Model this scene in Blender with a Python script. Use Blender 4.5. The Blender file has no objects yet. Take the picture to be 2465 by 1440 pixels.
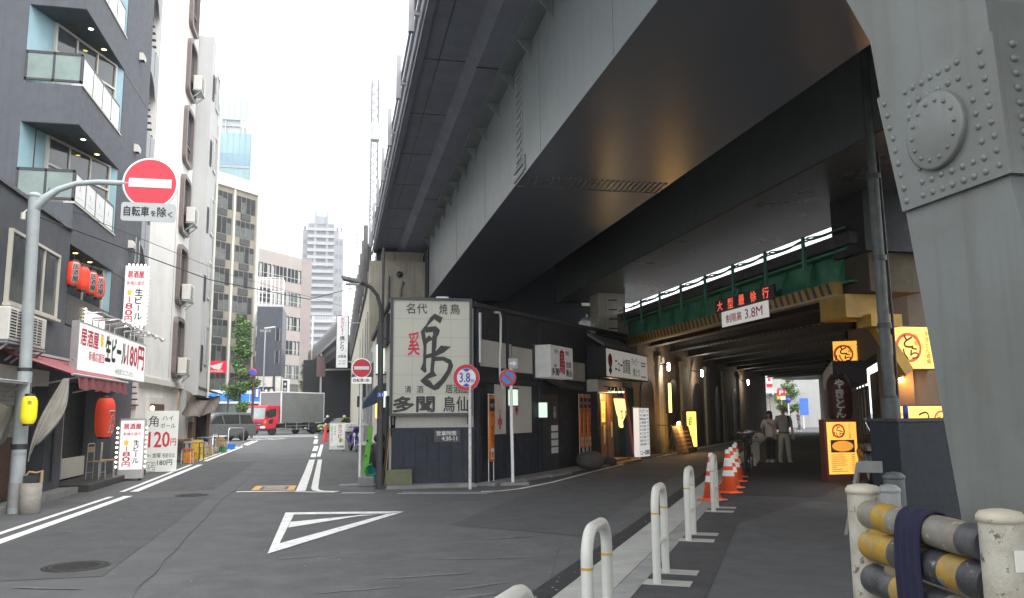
import bpy, math, random
from mathutils import Vector, Matrix
SC = bpy.context.scene
COL = SC.collection
R = math.radians
# ---------------------------------------------------------------- camera
cam_d = bpy.data.cameras.new('camera')
cam = bpy.data.objects.new('camera', cam_d)
COL.objects.link(cam)
cam_d.sensor_width = 36.0
cam_d.lens = 1950.0 * 36.0 / 2465.0
cam_d.clip_start = 0.1
cam_d.clip_end = 3000
_yaw, _pit, _rol = R(12.09), R(8.152), R(0.5)
fw = Vector((math.sin(_yaw) * math.cos(_pit), math.cos(_yaw) * math.cos(_pit), math.sin(_pit)))
r0 = Vector((math.cos(_yaw), -math.sin(_yaw), 0))
u0 = r0.cross(fw)
rr_ = r0 * math.cos(_rol) - u0 * math.sin(_rol)
uu_ = u0 * math.cos(_rol) + r0 * math.sin(_rol)
m = Matrix((rr_, uu_, -fw)).transposed().to_4x4()
m.translation = Vector((0, 0, 1.55))
cam.matrix_world = m
SC.camera = cam
# ---------------------------------------------------------------- world, sun, exposure
SUN_EL, SUN_ROT = R(56), R(152)
W = bpy.data.worlds.new('World')
SC.world = W
W.use_nodes = True
nt = W.node_tree
for n in list(nt.nodes):
    nt.nodes.remove(n)
wo = nt.nodes.new('ShaderNodeOutputWorld')
bg = nt.nodes.new('ShaderNodeBackground')
sky = nt.nodes.new('ShaderNodeTexSky')
sky.sky_type = 'NISHITA'
sky.sun_disc = False
sky.sun_elevation = SUN_EL
sky.sun_rotation = SUN_ROT
sky.dust_density = 1.0
sky.air_density = 1.2
bw = nt.nodes.new('ShaderNodeRGBToBW')
mx = nt.nodes.new('ShaderNodeMix')
mx.data_type = 'RGBA'
mx.inputs[0].default_value = 0.88          # overcast: the cloud layer takes most of the blue out
nt.links.new(sky.outputs[0], bw.inputs[0])
nt.links.new(sky.outputs[0], mx.inputs[6])
nt.links.new(bw.outputs[0], mx.inputs[7])
mx2 = nt.nodes.new('ShaderNodeMix')         # even cloud layer, equally bright down to the horizon
mx2.data_type = 'RGBA'
mx2.inputs[0].default_value = 0.75
mx2.inputs[7].default_value = (7.0, 7.2, 7.4, 1)
nt.links.new(mx.outputs[2], mx2.inputs[6])
nt.links.new(mx2.outputs[2], bg.inputs[0])
bg.inputs[1].default_value = 0.15
nt.links.new(bg.outputs[0], wo.inputs[0])
sun_d = bpy.data.lights.new('sun', 'SUN')
sun_d.energy = 1.2
sun_d.angle = R(40)
sun_d.color = (1.0, 0.97, 0.93)
sun = bpy.data.objects.new('sun', sun_d)
COL.objects.link(sun)
sd = Vector((math.sin(SUN_ROT) * math.cos(SUN_EL), math.cos(SUN_ROT) * math.cos(SUN_EL), math.sin(SUN_EL)))
sun.rotation_euler = sd.to_track_quat('Z', 'Y').to_euler()
SC.view_settings.view_transform = 'Standard'
SC.view_settings.look = 'None'
SC.view_settings.gamma = 1
SC.view_settings.use_curve_mapping = False
SC.view_settings.exposure = 1.4
SC.cycles.use_denoising = True
SC.cycles.use_adaptive_sampling = True
SC.cycles.adaptive_threshold = 0.004
SC.cycles.adaptive_min_samples = 48
SC.cycles.max_bounces = 8
SC.cycles.diffuse_bounces = 5
SC.cycles.glossy_bounces = 4
SC.cycles.transmission_bounces = 4
SC.cycles.transparent_max_bounces = 8
SC.cycles.sample_clamp_indirect = 6
# ---------------------------------------------------------------- helpers
MATS = {}


def mat(name, col, rough=0.6, metal=0.0, var=0.12, scale=5.0, bump=0.0, bscale=60.0, emit=0.0, ecol=None,
        dirt=None, streak=None, spec=None, chips=None, rvar=1.0, grain=0.0):
    """procedural material; dirt=(colour, amount, scale); streak=(colour, amount); chips=(colour, threshold, scale)"""
    if name in MATS:
        return MATS[name]
    M = bpy.data.materials.new(name)
    M.use_nodes = True
    t = M.node_tree
    b = t.nodes['Principled BSDF']
    tc = t.nodes.new('ShaderNodeTexCoord')

    def noise(sc, det=4, vec=None, ro=0.6):
        n = t.nodes.new('ShaderNodeTexNoise')
        n.inputs['Scale'].default_value = sc
        n.inputs['Detail'].default_value = det
        n.inputs['Roughness'].default_value = ro
        t.links.new(vec or tc.outputs['Object'], n.inputs['Vector'])
        return n.outputs['Fac']

    def ramp(fac, a, c, lo=0.0, hi=1.0):
        r = t.nodes.new('ShaderNodeMapRange')
        r.inputs[1].default_value = a
        r.inputs[2].default_value = c
        r.inputs[3].default_value = lo
        r.inputs[4].default_value = hi
        t.links.new(fac, r.inputs[0])
        return r.outputs[0]

    def mixc(fac, a, c):
        x = t.nodes.new('ShaderNodeMix')
        x.data_type = 'RGBA'
        for s, val in ((6, a), (7, c)):
            if isinstance(val, tuple):
                x.inputs[s].default_value = (*val[:3], 1)
            else:
                t.links.new(val, x.inputs[s])
        if isinstance(fac, float):
            x.inputs[0].default_value = fac
        else:
            t.links.new(fac, x.inputs[0])
        return x.outputs[2]
    lo = tuple(max(0, c * (1 - var)) for c in col)
    hi = tuple(min(1, c * (1 + var)) for c in col)
    c = mixc(ramp(noise(scale, 5), 0.3, 0.7), lo, hi)
    if dirt:
        c = mixc(ramp(noise(dirt[2], 6, ro=0.7), 0.42, 0.72, 0, dirt[1]), c, dirt[0])
    if streak:
        mp = t.nodes.new('ShaderNodeMapping')
        mp.inputs['Scale'].default_value = (9, 9, 0.5)
        t.links.new(tc.outputs['Object'], mp.inputs[0])
        c = mixc(ramp(noise(1.0, 5, mp.outputs[0]), 0.5, 0.75, 0, streak[1]), c, streak[0])
    if chips:
        c = mixc(ramp(noise(chips[2], 8, ro=0.75), chips[1], chips[1] + 0.02), c, chips[0])
    if grain:
        mg = t.nodes.new('ShaderNodeMix')
        mg.data_type = 'RGBA'
        mg.blend_type = 'MULTIPLY'
        mg.inputs[0].default_value = 1.0
        t.links.new(c, mg.inputs[6])
        gr = t.nodes.new('ShaderNodeCombineColor')
        gv = ramp(noise(85, 3, ro=.8), 0.3, 0.7, 1 - grain, 1 + grain)
        for i in range(3):
            t.links.new(gv, gr.inputs[i])
        t.links.new(gr.outputs[0], mg.inputs[7])
        c = mg.outputs[2]
    t.links.new(c, b.inputs['Base Color'])
    rn = noise(scale * 2.3, 3)
    t.links.new(ramp(rn, 0.3, 0.7, max(0.03, rough - 0.08 * rvar), min(1, rough + 0.1 * rvar)), b.inputs['Roughness'])
    b.inputs['Metallic'].default_value = metal
    if spec is not None:
        b.inputs['Specular IOR Level'].default_value = spec
    if bump:
        bm_ = t.nodes.new('ShaderNodeBump')
        bm_.inputs['Strength'].default_value = bump
        bm_.inputs['Distance'].default_value = 0.02
        t.links.new(noise(bscale, 4), bm_.inputs['Height'])
        t.links.new(bm_.outputs[0], b.inputs['Normal'])
    if emit:
        b.inputs['Emission Color'].default_value = (*(ecol or col), 1)
        b.inputs['Emission Strength'].default_value = emit
    MATS[name] = M
    return M


def glassm(name, col, rough=0.05, spec=0.8, metal=0.0):
    return mat(name, col, rough, metal, var=0.25, scale=1.5, spec=spec)


GLY = {}


def glyphs(s):
    k = s
    if k not in GLY:
        cu = bpy.data.curves.new('t', 'FONT')
        cu.body = s
        cu.resolution_u = 2
        o = bpy.data.objects.new('t', cu)
        COL.objects.link(o)
        dg = bpy.context.evaluated_depsgraph_get()
        e = o.evaluated_get(dg)
        me = e.to_mesh()
        GLY[k] = ([tuple(v.co) for v in me.vertices], [tuple(p.vertices) for p in me.polygons])
        e.to_mesh_clear()
        bpy.data.objects.remove(o)
        bpy.data.curves.remove(cu)
    return GLY[k]


class MB:
    def __init__(s, mt=None):
        s.v, s.f, s.mi, s.ms = [], [], [], []
        s.k = 0
        s.sm = []
        s.smooth = False
        if mt:
            s.use(mt)

    def use(s, mt):
        if mt not in s.ms:
            s.ms.append(mt)
        s.k = s.ms.index(mt)
        return s

    def add(s, vs, fs):
        b = len(s.v)
        s.v += [tuple(v) for v in vs]
        for f in fs:
            s.f.append([b + i for i in f])
            s.mi.append(s.k)
            s.sm.append(s.smooth)
        return s

    def box(s, x0, x1, y0, y1, z0, z1):
        x0, x1 = min(x0, x1), max(x0, x1)
        y0, y1 = min(y0, y1), max(y0, y1)
        z0, z1 = min(z0, z1), max(z0, z1)
        return s.add([(x0, y0, z0), (x1, y0, z0), (x1, y1, z0), (x0, y1, z0), (x0, y0, z1), (x1, y0, z1), (x1, y1, z1), (x0, y1, z1)],
                     [(0, 3, 2, 1), (4, 5, 6, 7), (0, 1, 5, 4), (1, 2, 6, 5), (2, 3, 7, 6), (3, 0, 4, 7)])

    def bar(s, a, b, w, h=None, up=(0, 0, 1)):
        """a box beam from a to b, w wide, h high"""
        h = h or w
        a, b = Vector(a), Vector(b)
        d = (b - a).normalized()
        u = Vector(up)
        if abs(d.dot(u)) > 0.98:
            u = Vector((1, 0, 0))
        r = d.cross(u).normalized() * (w / 2)
        q = r.cross(d).normalized() * (h / 2)
        vs = [p + e for p in (a, b) for e in (-r - q, r - q, r + q, -r + q)]
        return s.add(vs, [(0, 1, 2, 3), (7, 6, 5, 4), (0, 4, 5, 1), (1, 5, 6, 2), (2, 6, 7, 3), (3, 7, 4, 0)])

    def poly(s, pts):
        return s.add(pts, [tuple(range(len(pts)))])

    def prism(s, pts, ax, a, b):
        """2-D outline extruded along axis ax (0,1,2) from a to b"""
        def P(p, t):
            q = [p[0], p[1]]
            q.insert(ax, t)
            return q
        n = len(pts)
        vs = [P(p, a) for p in pts] + [P(p, b) for p in pts]
        fs = [tuple(range(n))[::-1], tuple(range(n, 2 * n))] + [(i, (i + 1) % n, n + (i + 1) % n, n + i) for i in range(n)]
        return s.add(vs, fs)

    def tube(s, pts, r, n=10, caps=True, rs=None):
        pts = [Vector(p) for p in pts]
        k = len(pts)
        sv = s.smooth
        s.smooth = True
        vs = []
        pr = None
        for i, p in enumerate(pts):
            d = (pts[min(i + 1, k - 1)] - pts[max(i - 1, 0)])
            d = d.normalized() if d.length > 1e-9 else Vector((0, 0, 1))
            if pr is None:
                u = Vector((0, 0, 1)) if abs(d.z) < 0.9 else Vector((1, 0, 0))
                pr = d.cross(u).normalized()
            else:
                pr = (pr - d * pr.dot(d)).normalized()
            q = d.cross(pr)
            rr = rs[i] if rs else r
            for j in range(n):
                a = 2 * math.pi * j / n
                vs.append(p + pr * (rr * math.cos(a)) + q * (rr * math.sin(a)))
        fs = []
        for i in range(k - 1):
            for j in range(n):
                fs.append((i * n + j, i * n + (j + 1) % n, (i + 1) * n + (j + 1) % n, (i + 1) * n + j))
        s.add(vs, fs)
        s.smooth = False
        if caps:
            s.add(vs[:n], [tuple(range(n))[::-1]])
            s.add(vs[-n:], [tuple(range(n))])
        s.smooth = sv
        return s

    def lathe(s, prof, c=(0, 0, 0), n=20, ax=2, sx=1, sy=1):
        """profile [(r,h)...] turned about axis ax through c"""
        vs = []
        for r, h in prof:
            for j in range(n):
                a = 2 * math.pi * j / n
                p = [r * math.cos(a) * sx, r * math.sin(a) * sy]
                p.insert(ax, h)
                vs.append((p[0] + c[0], p[1] + c[1], p[2] + c[2]))
        k = len(prof)
        fs = [(i * n + j, i * n + (j + 1) % n, (i + 1) * n + (j + 1) % n, (i + 1) * n + j) for i in range(k - 1) for j in range(n)]
        sv = s.smooth
        s.smooth = True
        s.add(vs, fs)
        s.smooth = sv
        if prof[0][0] > 1e-5 and abs(prof[0][1] - prof[1][1]) > 1e-6:
            s.add(vs[:n], [tuple(range(n))[::-1]])
        if prof[-1][0] > 1e-5 and abs(prof[-1][1] - prof[-2][1]) > 1e-6:
            s.add(vs[-n:], [tuple(range(n))])
        return s

    def ball(s, c, rx, ry=None, rz=None, n=16, k=9):
        ry = ry or rx
        rz = rz or rx
        b = len(s.v)
        pr = [(math.sin(math.pi * i / k), -math.cos(math.pi * i / k)) for i in range(k + 1)]
        pr[0] = (0.001, -1)
        pr[-1] = (0.001, 1)
        s.lathe(pr, (0, 0, 0), n)
        s.v[b:] = [(c[0] + x * rx, c[1] + y * ry, c[2] + z * rz) for x, y, z in s.v[b:]]
        return s

    def torus(s, c, R_, r, ax=0, n=24, k=8):
        prof = []
        vs, fs = [], []
        for i in range(n):
            a = 2 * math.pi * i / n
            for j in range(k):
                b = 2 * math.pi * j / k
                p = [(R_ + r * math.cos(b)) * math.cos(a), (R_ + r * math.cos(b)) * math.sin(a)]
                p.insert(ax, r * math.sin(b))
                vs.append((p[0] + c[0], p[1] + c[1], p[2] + c[2]))
        for i in range(n):
            for j in range(k):
                fs.append((i * k + j, i * k + (j + 1) % k, ((i + 1) % n) * k + (j + 1) % k, ((i + 1) % n) * k + j))
        sv = s.smooth
        s.smooth = True
        s.add(vs, fs)
        s.smooth = sv
        return s

    def disc(s, c, r, y=None, n=32, ax=1):
        vs = []
        for j in range(n):
            a = 2 * math.pi * j / n
            p = [r * math.cos(a), r * math.sin(a)]
            p.insert(ax, 0)
            vs.append((c[0] + p[0], c[1] + p[1], c[2] + p[2]))
        return s.poly(vs if ax != 1 else vs)

    def text(s, t, x0, x1, z0, z1, y, mt, bold=0.0, keep=False):
        """lettering on the plane y, facing -y, stretched to the given box"""
        s.use(mt)
        vs, fs = glyphs(t)
        if not vs:
            return s
        a0, a1 = min(v[0] for v in vs), max(v[0] for v in vs)
        b0, b1 = min(v[1] for v in vs), max(v[1] for v in vs)
        if keep:
            k = min((x1 - x0) / (a1 - a0), (z1 - z0) / (b1 - b0))
            cx, cz = (x0 + x1) / 2, (z0 + z1) / 2
            x0, x1 = cx - k * (a1 - a0) / 2, cx + k * (a1 - a0) / 2
            z0, z1 = cz - k * (b1 - b0) / 2, cz + k * (b1 - b0) / 2
        kx, kz = (x1 - x0) / (a1 - a0), (z1 - z0) / max(1e-6, b1 - b0)
        hh = (z1 - z0)
        for i, (ox, oz) in enumerate(((0, 0), (bold, 0), (-bold, 0), (0, bold), (0, -bold)) if bold else ((0, 0),)):
            s.add([(x0 + (v[0] - a0) * kx + ox * hh, y - .0004 * i, z0 + (v[1] - b0) * kz + oz * hh) for v in vs], fs)
        return s

    def slice_x(s, step):
        """cut the faces every step along x so that the lettering can be wrapped round a barrel"""
        import bmesh
        bm = bmesh.new()
        vv = [bm.verts.new(v) for v in s.v]
        mi = []
        for f, k in zip(s.f, s.mi):
            try:
                fc = bm.faces.new([vv[i] for i in f])
                fc.material_index = k
            except ValueError:
                pass
        x0, x1 = min(v[0] for v in s.v), max(v[0] for v in s.v)
        x = x0 + step
        while x < x1:
            bmesh.ops.bisect_plane(bm, geom=bm.verts[:] + bm.edges[:] + bm.faces[:], plane_co=(x, 0, 0), plane_no=(1, 0, 0))
            x += step
        bmesh.ops.triangulate(bm, faces=bm.faces[:])
        bm.verts.index_update()
        s.v = [tuple(v.co) for v in bm.verts]
        s.f = [[v.index for v in f.verts] for f in bm.faces]
        s.mi = [f.material_index for f in bm.faces]
        s.sm = [False] * len(s.f)
        bm.free()
        return s

    def vtext(s, t, x0, x1, z0, z1, y, mt, bold=0.0):
        """lettering set vertically, one character below the other"""
        n = len(t)
        h = (z1 - z0) / n
        for i, ch in enumerate(t):
            top = z1 - i * h
            if ch in 'ー・':
                if ch == 'ー':
                    xm = (x0 + x1) / 2
                    w = (x1 - x0) * 0.07
                    s.use(mt).poly([(xm - w, y, top - h * .9), (xm + w, y, top - h * .9), (xm + w, y, top - h * .1), (xm - w, y, top - h * .1)])
                else:
                    xm, w = (x0 + x1) / 2, (x1 - x0) * .09
                    s.use(mt).poly([(xm - w, y, top - h * .5 - w), (xm + w, y, top - h * .5 - w), (xm + w, y, top - h * .5 + w), (xm - w, y, top - h * .5 + w)])
            elif ch != ' ':
                s.text(ch, x0, x1, top - h * .94, top - h * .06, y, mt, bold, keep=ch not in '80円')
        return s

    def xf(s, mtx, start=0):
        s.v[start:] = [tuple(mtx @ Vector(v)) for v in s.v[start:]]
        return s

    def build(s, name, par=None, loc=None, rz=0.0, bevel=0.0, **kw):
        me = bpy.data.meshes.new(name)
        me.from_pydata(s.v, [], s.f)
        for m_ in s.ms:
            me.materials.append(m_)
        me.polygons.foreach_set('material_index', s.mi)
        me.polygons.foreach_set('use_smooth', s.sm)
        me.validate()
        me.update()
        o = bpy.data.objects.new(name, me)
        COL.objects.link(o)
        if par:
            o.parent = par
        if loc:
            o.location = loc
        if rz:
            o.rotation_euler = (0, 0, rz)
        if bevel:
            bv = o.modifiers.new('bevel', 'BEVEL')
            bv.width = bevel
            bv.segments = 2
            bv.limit_method = 'ANGLE'
            bv.angle_limit = R(50)
        for k, v in kw.items():
            o[k] = v
        return o


def thing(name, label, cat, loc=(0, 0, 0), rz=0.0, group=None):
    o = bpy.data.objects.new(name, None)
    o.empty_display_size = 0.2
    COL.objects.link(o)
    o.location = loc
    o.rotation_euler = (0, 0, rz)
    tag(o, label, cat, group)
    return o


def glow(par, loc, watts, col, r=.05):
    """the light a lit lamp gives off, or an added fill light"""
    d = bpy.data.lights.new('lamp_or_fill_light', 'POINT')
    d.energy = watts
    d.color = col
    d.shadow_soft_size = r
    o = bpy.data.objects.new('lamp_or_fill_light', d)
    COL.objects.link(o)
    o.parent = par
    o.location = loc
    return o


def tag(o, label, cat, group=None):
    o['label'] = label
    o['category'] = cat
    if group:
        o['group'] = group
    return o


def struct(mb, name, **kw):
    return mb.build(name, kind='structure', **kw)


def copy_thing(src, name_label, loc, rz=None, group=None):
    def rec(o, par):
        c = o.copy()
        COL.objects.link(c)
        c.parent = par
        for ch in o.children:
            rec(ch, c)
        return c
    c = rec(src, None)
    c.location = loc
    if rz is not None:
        c.rotation_euler = (0, 0, rz)
    c['label'] = name_label
    if group:
        c['group'] = group
    return c


def arc(c, r, a0, a1, n, f):
    return [f(c[0] + r * math.cos(a0 + (a1 - a0) * i / n), c[1] + r * math.sin(a0 + (a1 - a0) * i / n)) for i in range(n + 1)]


# ---------------------------------------------------------------- materials
WHITE = mat('white_paint', (.78, .78, .76), .5, var=.06, dirt=((.5, .49, .46), .35, 3))
MARK = mat('road_paint', (.78, .78, .76), .75, var=.08, scale=9, dirt=((.4, .4, .39), .6, 4), chips=((.1, .1, .1), .62, 11))
BLACK = mat('black', (.012, .012, .014), .5)
INK = mat('ink', (.02, .02, .022), .7)
RED = mat('red_paint', (.62, .035, .05), .45, var=.06)
INKRED = mat('red_ink', (.6, .03, .07), .6)
STEEL = mat('galvanised', (.42, .44, .45), .45, .6, var=.15, scale=12)
CHROME = mat('chrome', (.7, .7, .72), .15, 1.0, var=.03)
DARK = mat('dark_metal', (.035, .037, .04), .45)
RUBBER = mat('rubber', (.018, .018, .018), .85)
GREY = mat('grey_plastic', (.45, .46, .46), .5, var=.08)
OFFW = mat('off_white', (.66, .64, .58), .6, var=.06, dirt=((.45, .42, .35), .3, 2))
BROWN = mat('brown_wood', (.10, .055, .03), .6, var=.3, scale=8)
WOOD = mat('pale_wood', (.36, .24, .13), .65, var=.25, scale=7)
YELL = mat('yellow_plastic', (.72, .5, .03), .45, var=.08)
# ================================================================ ground, road, markings
ASPH = mat('asphalt', (.094, .096, .099), .82, var=.14, scale=1.1, bump=.3, bscale=140, dirt=((.128, .128, .128), .55, .5), spec=.3, grain=.3)
ASPH_N = mat('asphalt_new', (.03, .031, .034), .8, var=.15, scale=6, bump=.3, bscale=150, dirt=((.06, .06, .06), .4, 3), spec=.3)
ASPH_P = mat('asphalt_patch', (.079, .081, .084), .85, var=.16, scale=2, bump=.3, bscale=140, spec=.3, grain=.3)
ASPH_L = mat('asphalt_worn', (.11, .111, .112), .85, var=.14, scale=2.2, bump=.3, bscale=140, dirt=((.07, .07, .07), .6, 1.5), spec=.3, grain=.3)
WALK = mat('pavement_asphalt', (.05, .05, .053), .85, var=.16, scale=1.6, bump=.25, bscale=130, dirt=((.085, .083, .08), .4, 2.2), spec=.3, grain=.3)
CONC = mat('concrete_pale', (.36, .36, .34), .85, var=.1, scale=3, bump=.15, bscale=50, dirt=((.22, .215, .2), .5, 2.5))
CONC_M = mat('concrete_mid', (.25, .25, .24), .85, var=.14, scale=3, bump=.2, bscale=50, dirt=((.1, .1, .095), .55, 2))
IRON = mat('cast_iron', (.04, .038, .037), .6, .5, var=.3, scale=25, bump=.4, bscale=70)
SEAM = mat('tar_seam', (.066, .067, .069), .8)

g = MB(ASPH)
n = 24
g.add([(-500 + 1000 * i / n, -80 + 900 * j / n, 0) for j in range(n + 1) for i in range(n + 1)],
      [(j * (n + 1) + i, j * (n + 1) + i + 1, (j + 1) * (n + 1) + i + 1, (j + 1) * (n + 1) + i) for j in range(n) for i in range(n)])
struct(g, 'ground')


def flat(pts, z):
    return [(p[0], p[1], z) for p in pts]


def strip(mb, pts, w, z, w2=None):
    """a band along pts with half widths w (left) and w2 (right)"""
    w2 = w if w2 is None else w2
    L, Rr = [], []
    P = [Vector((p[0], p[1], 0)) for p in pts]
    for i, p in enumerate(P):
        d = (P[min(i + 1, len(P) - 1)] - P[max(i - 1, 0)]).normalized()
        q = Vector((-d.y, d.x, 0))
        L.append(p + q * w)
        Rr.append(p - q * w2)
    for i in range(len(P) - 1):
        mb.poly(flat((Rr[i], Rr[i + 1], L[i + 1], L[i]), z))
    return mb


# patched areas of asphalt
rnd = random.Random(4)
for nm, mt, pts, z in (
        ('asphalt_patch', ASPH_P, [(-4.0, 9), (-2.25, 9.0), (-2.45, 17.4), (-4.05, 17.4)], .004),
        ('asphalt_patch', ASPH_P, [(-4.2, 18.9), (-2.6, 18.9), (-2.75, 30.6), (-4.4, 30.6)], .004),
        ('asphalt_patch', ASPH_L, [(-1.9, 5), (1.2, 5.2), (2.6, 9.6), (1.5, 11.6), (.4, 10.2), (-1.7, 9.2)], .004),
        ('asphalt_patch', ASPH_P, [(1.6, 11.9), (3.1, 10.3), (5.2, 14.1), (8.4, 19.6), (7.2, 20.9), (3.6, 15.8)], .004),
        ('asphalt_patch', ASPH_L, [(-.5, 19.4), (.9, 19.4), (.5, 34), (-.55, 34)], .004)):
    struct(MB(mt).poly(flat(pts, z)), nm)
s = MB(SEAM)
for pts in ([(-1.65, 6.6), (-1.78, 8.9), (-1.95, 12.5), (-2.12, 16.5), (-2.2, 22), (-2.4, 30.6)],
            [(-4.0, 30.75), (-1, 30.9), (1.0, 31.0)], [(-3.9, 37), (-1.2, 37.1)], [(-1.2, 20.7), (-2.6, 20.8)],
            [(-4.05, 17.5), (-2.5, 17.45), (-1.9, 17.3)], [(-2.4, 24.6), (-4.3, 24.7)]):
    q = []
    for a, b in zip(pts, pts[1:]):
        for i in range(8):
            q.append((a[0] + (b[0] - a[0]) * i / 8 + rnd.uniform(-.03, .03), a[1] + (b[1] - a[1]) * i / 8 + rnd.uniform(-.03, .03)))
    q.append(pts[-1])
    strip(s, q, .006, .0075)
struct(s, 'asphalt_seam')

mk = MB(MARK)
Z = .009
for a, b, w in (((-4.62, 6.0), (-4.38, 17.83), .055), ((-4.28, 6.0), (-4.08, 17.9), .085), ((-4.45, 18.95), (-4.74, 29.1), .055), ((-4.2, 18.9), (-4.43, 29.0), .085),
                ((-4.88, 31.2), (-5.2, 46), .06), ((-4.62, 31.2), (-4.95, 46), .085), ((-5.2, 48), (-5.45, 57), .06), ((-4.95, 48), (-5.2, 57), .085)):
    strip(mk, [a, b], w, Z)
struct(mk, 'road_marking')
mk = MB(MARK)
strip(mk, [(-.73, 17.98), (-.79, 24), (-.88, 30.85)], .1, Z)
strip(mk, [(-.9, 32.7), (-.95, 36)], .1, Z)
strip(mk, [(-1.0, 38.5), (-1.08, 45)], .11, Z)
strip(mk, [(-1.25, 49), (-1.4, 58)], .12, Z)
strip(mk, [(-1.5, 62), (-1.7, 68)], .12, Z)
strip(mk, [(-.6, 30.8), (-.5, 22), (-.46, 18.6), (-.42, 18.1), (-.3, 17.83), (-.1, 17.7), (.05, 17.66)], .075, Z)
strip(mk, [(-.83, 17.86), (-.5, 17.68), (-.02, 17.5)], .07, Z)
strip(mk, [(-.7, 33.0), (-.76, 40), (-.82, 47)], .075, Z)
struct(mk, 'road_marking')
mk = MB(MARK)
strip(mk, [(-2.04, 18.2), (-.84, 18.0)], .08, Z)
struct(mk, 'road_marking')
mk = MB(MARK)                                     # the give-way triangle
for q in ([(-.75, 9.93), (-.67, 10.69), (-.65, 13.73), (-.8, 14.06)], [(-.8, 14.06), (-.65, 13.73), (.79, 13.45), (1.09, 13.68)],
          [(-.75, 9.93), (1.09, 13.63), (.79, 13.36), (-.67, 10.69)], [(-.65, 12.15), (.35, 13.22), (.66, 13.32), (.42, 13.38), (-.65, 12.8)]):
    mk.poly(flat(q, Z))
struct(mk, 'road_marking')
mk = MB(MARK)
strip(mk, [(1.32, 17.05), (2.0, 16.83), (3.1, 16.5)], .035, Z)
strip(mk, [(1.2, 16.8), (2.2, 16.5), (2.95, 16.27)], .035, Z)
strip(mk, [(2.9, 16.72), (3.3, 16.72), (3.8, 17.1), (4.87, 18.48), (6.6, 21.2), (8.73, 24.43), (12.4, 29.5), (16.28, 34.91), (23.5, 44.6)], .06, Z)
struct(mk, 'road_marking')
mk = MB(MARK)
for y in (66, 68.8, 71.6, 74.4):
    strip(mk, [(-9.5 - (74 - y) * .2, y), (-1.6, y + .6)], .45, Z)
for i in range(7):
    strip(mk, [(-10 + i * .9, 59.2), (-9.1 + i * .9, 62.2)], .16, Z)
strip(mk, [(-30, 84), (8, 87)], .1, Z)
struct(mk, 'road_marking')
mk = MB(mat('yellow_road_paint', (.62, .36, .1), .7, var=.15, scale=8))
mk.poly(flat([(-1.78, 18.45), (-.88, 18.3), (-.88, 19.45), (-1.78, 19.6)], Z))
mk.use(mat('road_plate', (.2, .2, .2), .6)).poly(flat([(-1.55, 18.55), (-1.1, 18.48), (-1.1, 19.3), (-1.55, 19.37)], Z + .004))
mk.use(BLACK).poly(flat([(-1.62, 18.53), (-1.55, 18.52), (-1.55, 19.35), (-1.62, 19.36)], Z + .004)).poly(flat([(-1.1, 18.45), (-1.03, 18.44), (-1.03, 19.27), (-1.1, 19.28)], Z + .004))
struct(mk, 'road_marking')


fl = MB(mat('paint_fleck', (.5, .5, .48), .8))
rf = random.Random(21)
for i in range(150):
    if i < 80:
        a, o_ = rf.uniform(-3, 9), rf.gauss(-.25, .18)
        p = Vector((1.85 + .515 * a + .857 * o_, 6.98 + .857 * a - .515 * o_))
    else:
        p = Vector((rf.uniform(-3.8, 3.5), rf.uniform(7, 17)))
    r = rf.uniform(.004, .016) * (1 if i < 80 else .8)
    n_ = rf.randint(4, 6)
    fl.poly([(p.x + r * rf.uniform(.5, 1.4) * math.cos(6.283 * k / n_), p.y + r * rf.uniform(.5, 1.4) * math.sin(6.283 * k / n_), .0105) for k in range(n_)])
struct(fl, 'paint_flecks')
sm = MB(mat('asphalt_scuff', (.125, .126, .126), .85, var=.3, scale=9, grain=.4))
for x, y, l, w, a in ((.9, 8.2, .5, .04, 5), (1.3, 7.6, .35, .05, 20), (1.6, 9.0, .6, .03, -8), (-.3, 9.6, .3, .03, 10), (2.2, 10.4, .4, .03, 12), (1.0, 7.15, .5, .06, 15), (2.5, 12.2, .5, .03, 30), (-2.6, 8.5, .4, .03, -20), (.2, 7.7, .45, .03, 8)):
    c_, s_ = math.cos(R(a)), math.sin(R(a))
    pts = []
    for k in range(14):
        t_ = 6.283 * k / 14
        u_, v_ = l * math.cos(t_) * rf.uniform(.7, 1.1), w * math.sin(t_) * rf.uniform(.5, 1.3)
        pts.append((x + u_ * c_ - v_ * s_, y + u_ * s_ + v_ * c_, .0085))
    sm.poly(pts)
struct(sm, 'asphalt_scuff')


def manhole(x, y, r, label):
    t = thing('manhole_cover', label, 'manhole cover', (x, y, .004))
    b = MB(IRON)
    b.lathe([(r + .05, 0), (r + .05, .006), (r + .01, .007), (r + .01, .003), (r, .003), (r, .008), (r * .9, .009), (r * .88, .006)], n=36)
    b.build('rim', t)
    c = MB(IRON)
    c.lathe([(r * .88, .005), (.001, .005)], n=36)
    for i in range(-4, 5):
        w = math.sqrt(max(.01, (r * .8) ** 2 - (i * r * .19) ** 2))
        c.box(-w, w, i * r * .19 - .012, i * r * .19 + .012, .005, .01)
    c.build('lid', t)


manhole(-2.67, 9.65, .28, 'round iron manhole cover nearest the viewer in the left road')
manhole(-2.85, 17.75, .27, 'far round iron manhole cover, level with the yellow road plate')
t = thing('drain_grate', 'steel drain grating in the road in front of the dark lamp post', 'drain grate', (.44, 17.15, .004), R(-16))
b = MB(STEEL)
b.box(-.34, .34, -.1, -.085, 0, .012).box(-.34, .34, .085, .1, 0, .012)
b.build('frame', t)
b = MB(STEEL)
for i in range(20):
    b.box(-.33 + i * .034, -.318 + i * .034, -.084, .084, 0, .01)
b.use(BLACK).box(-.33, .33, -.084, .084, 0, .002)
b.build('bars', t)

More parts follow.
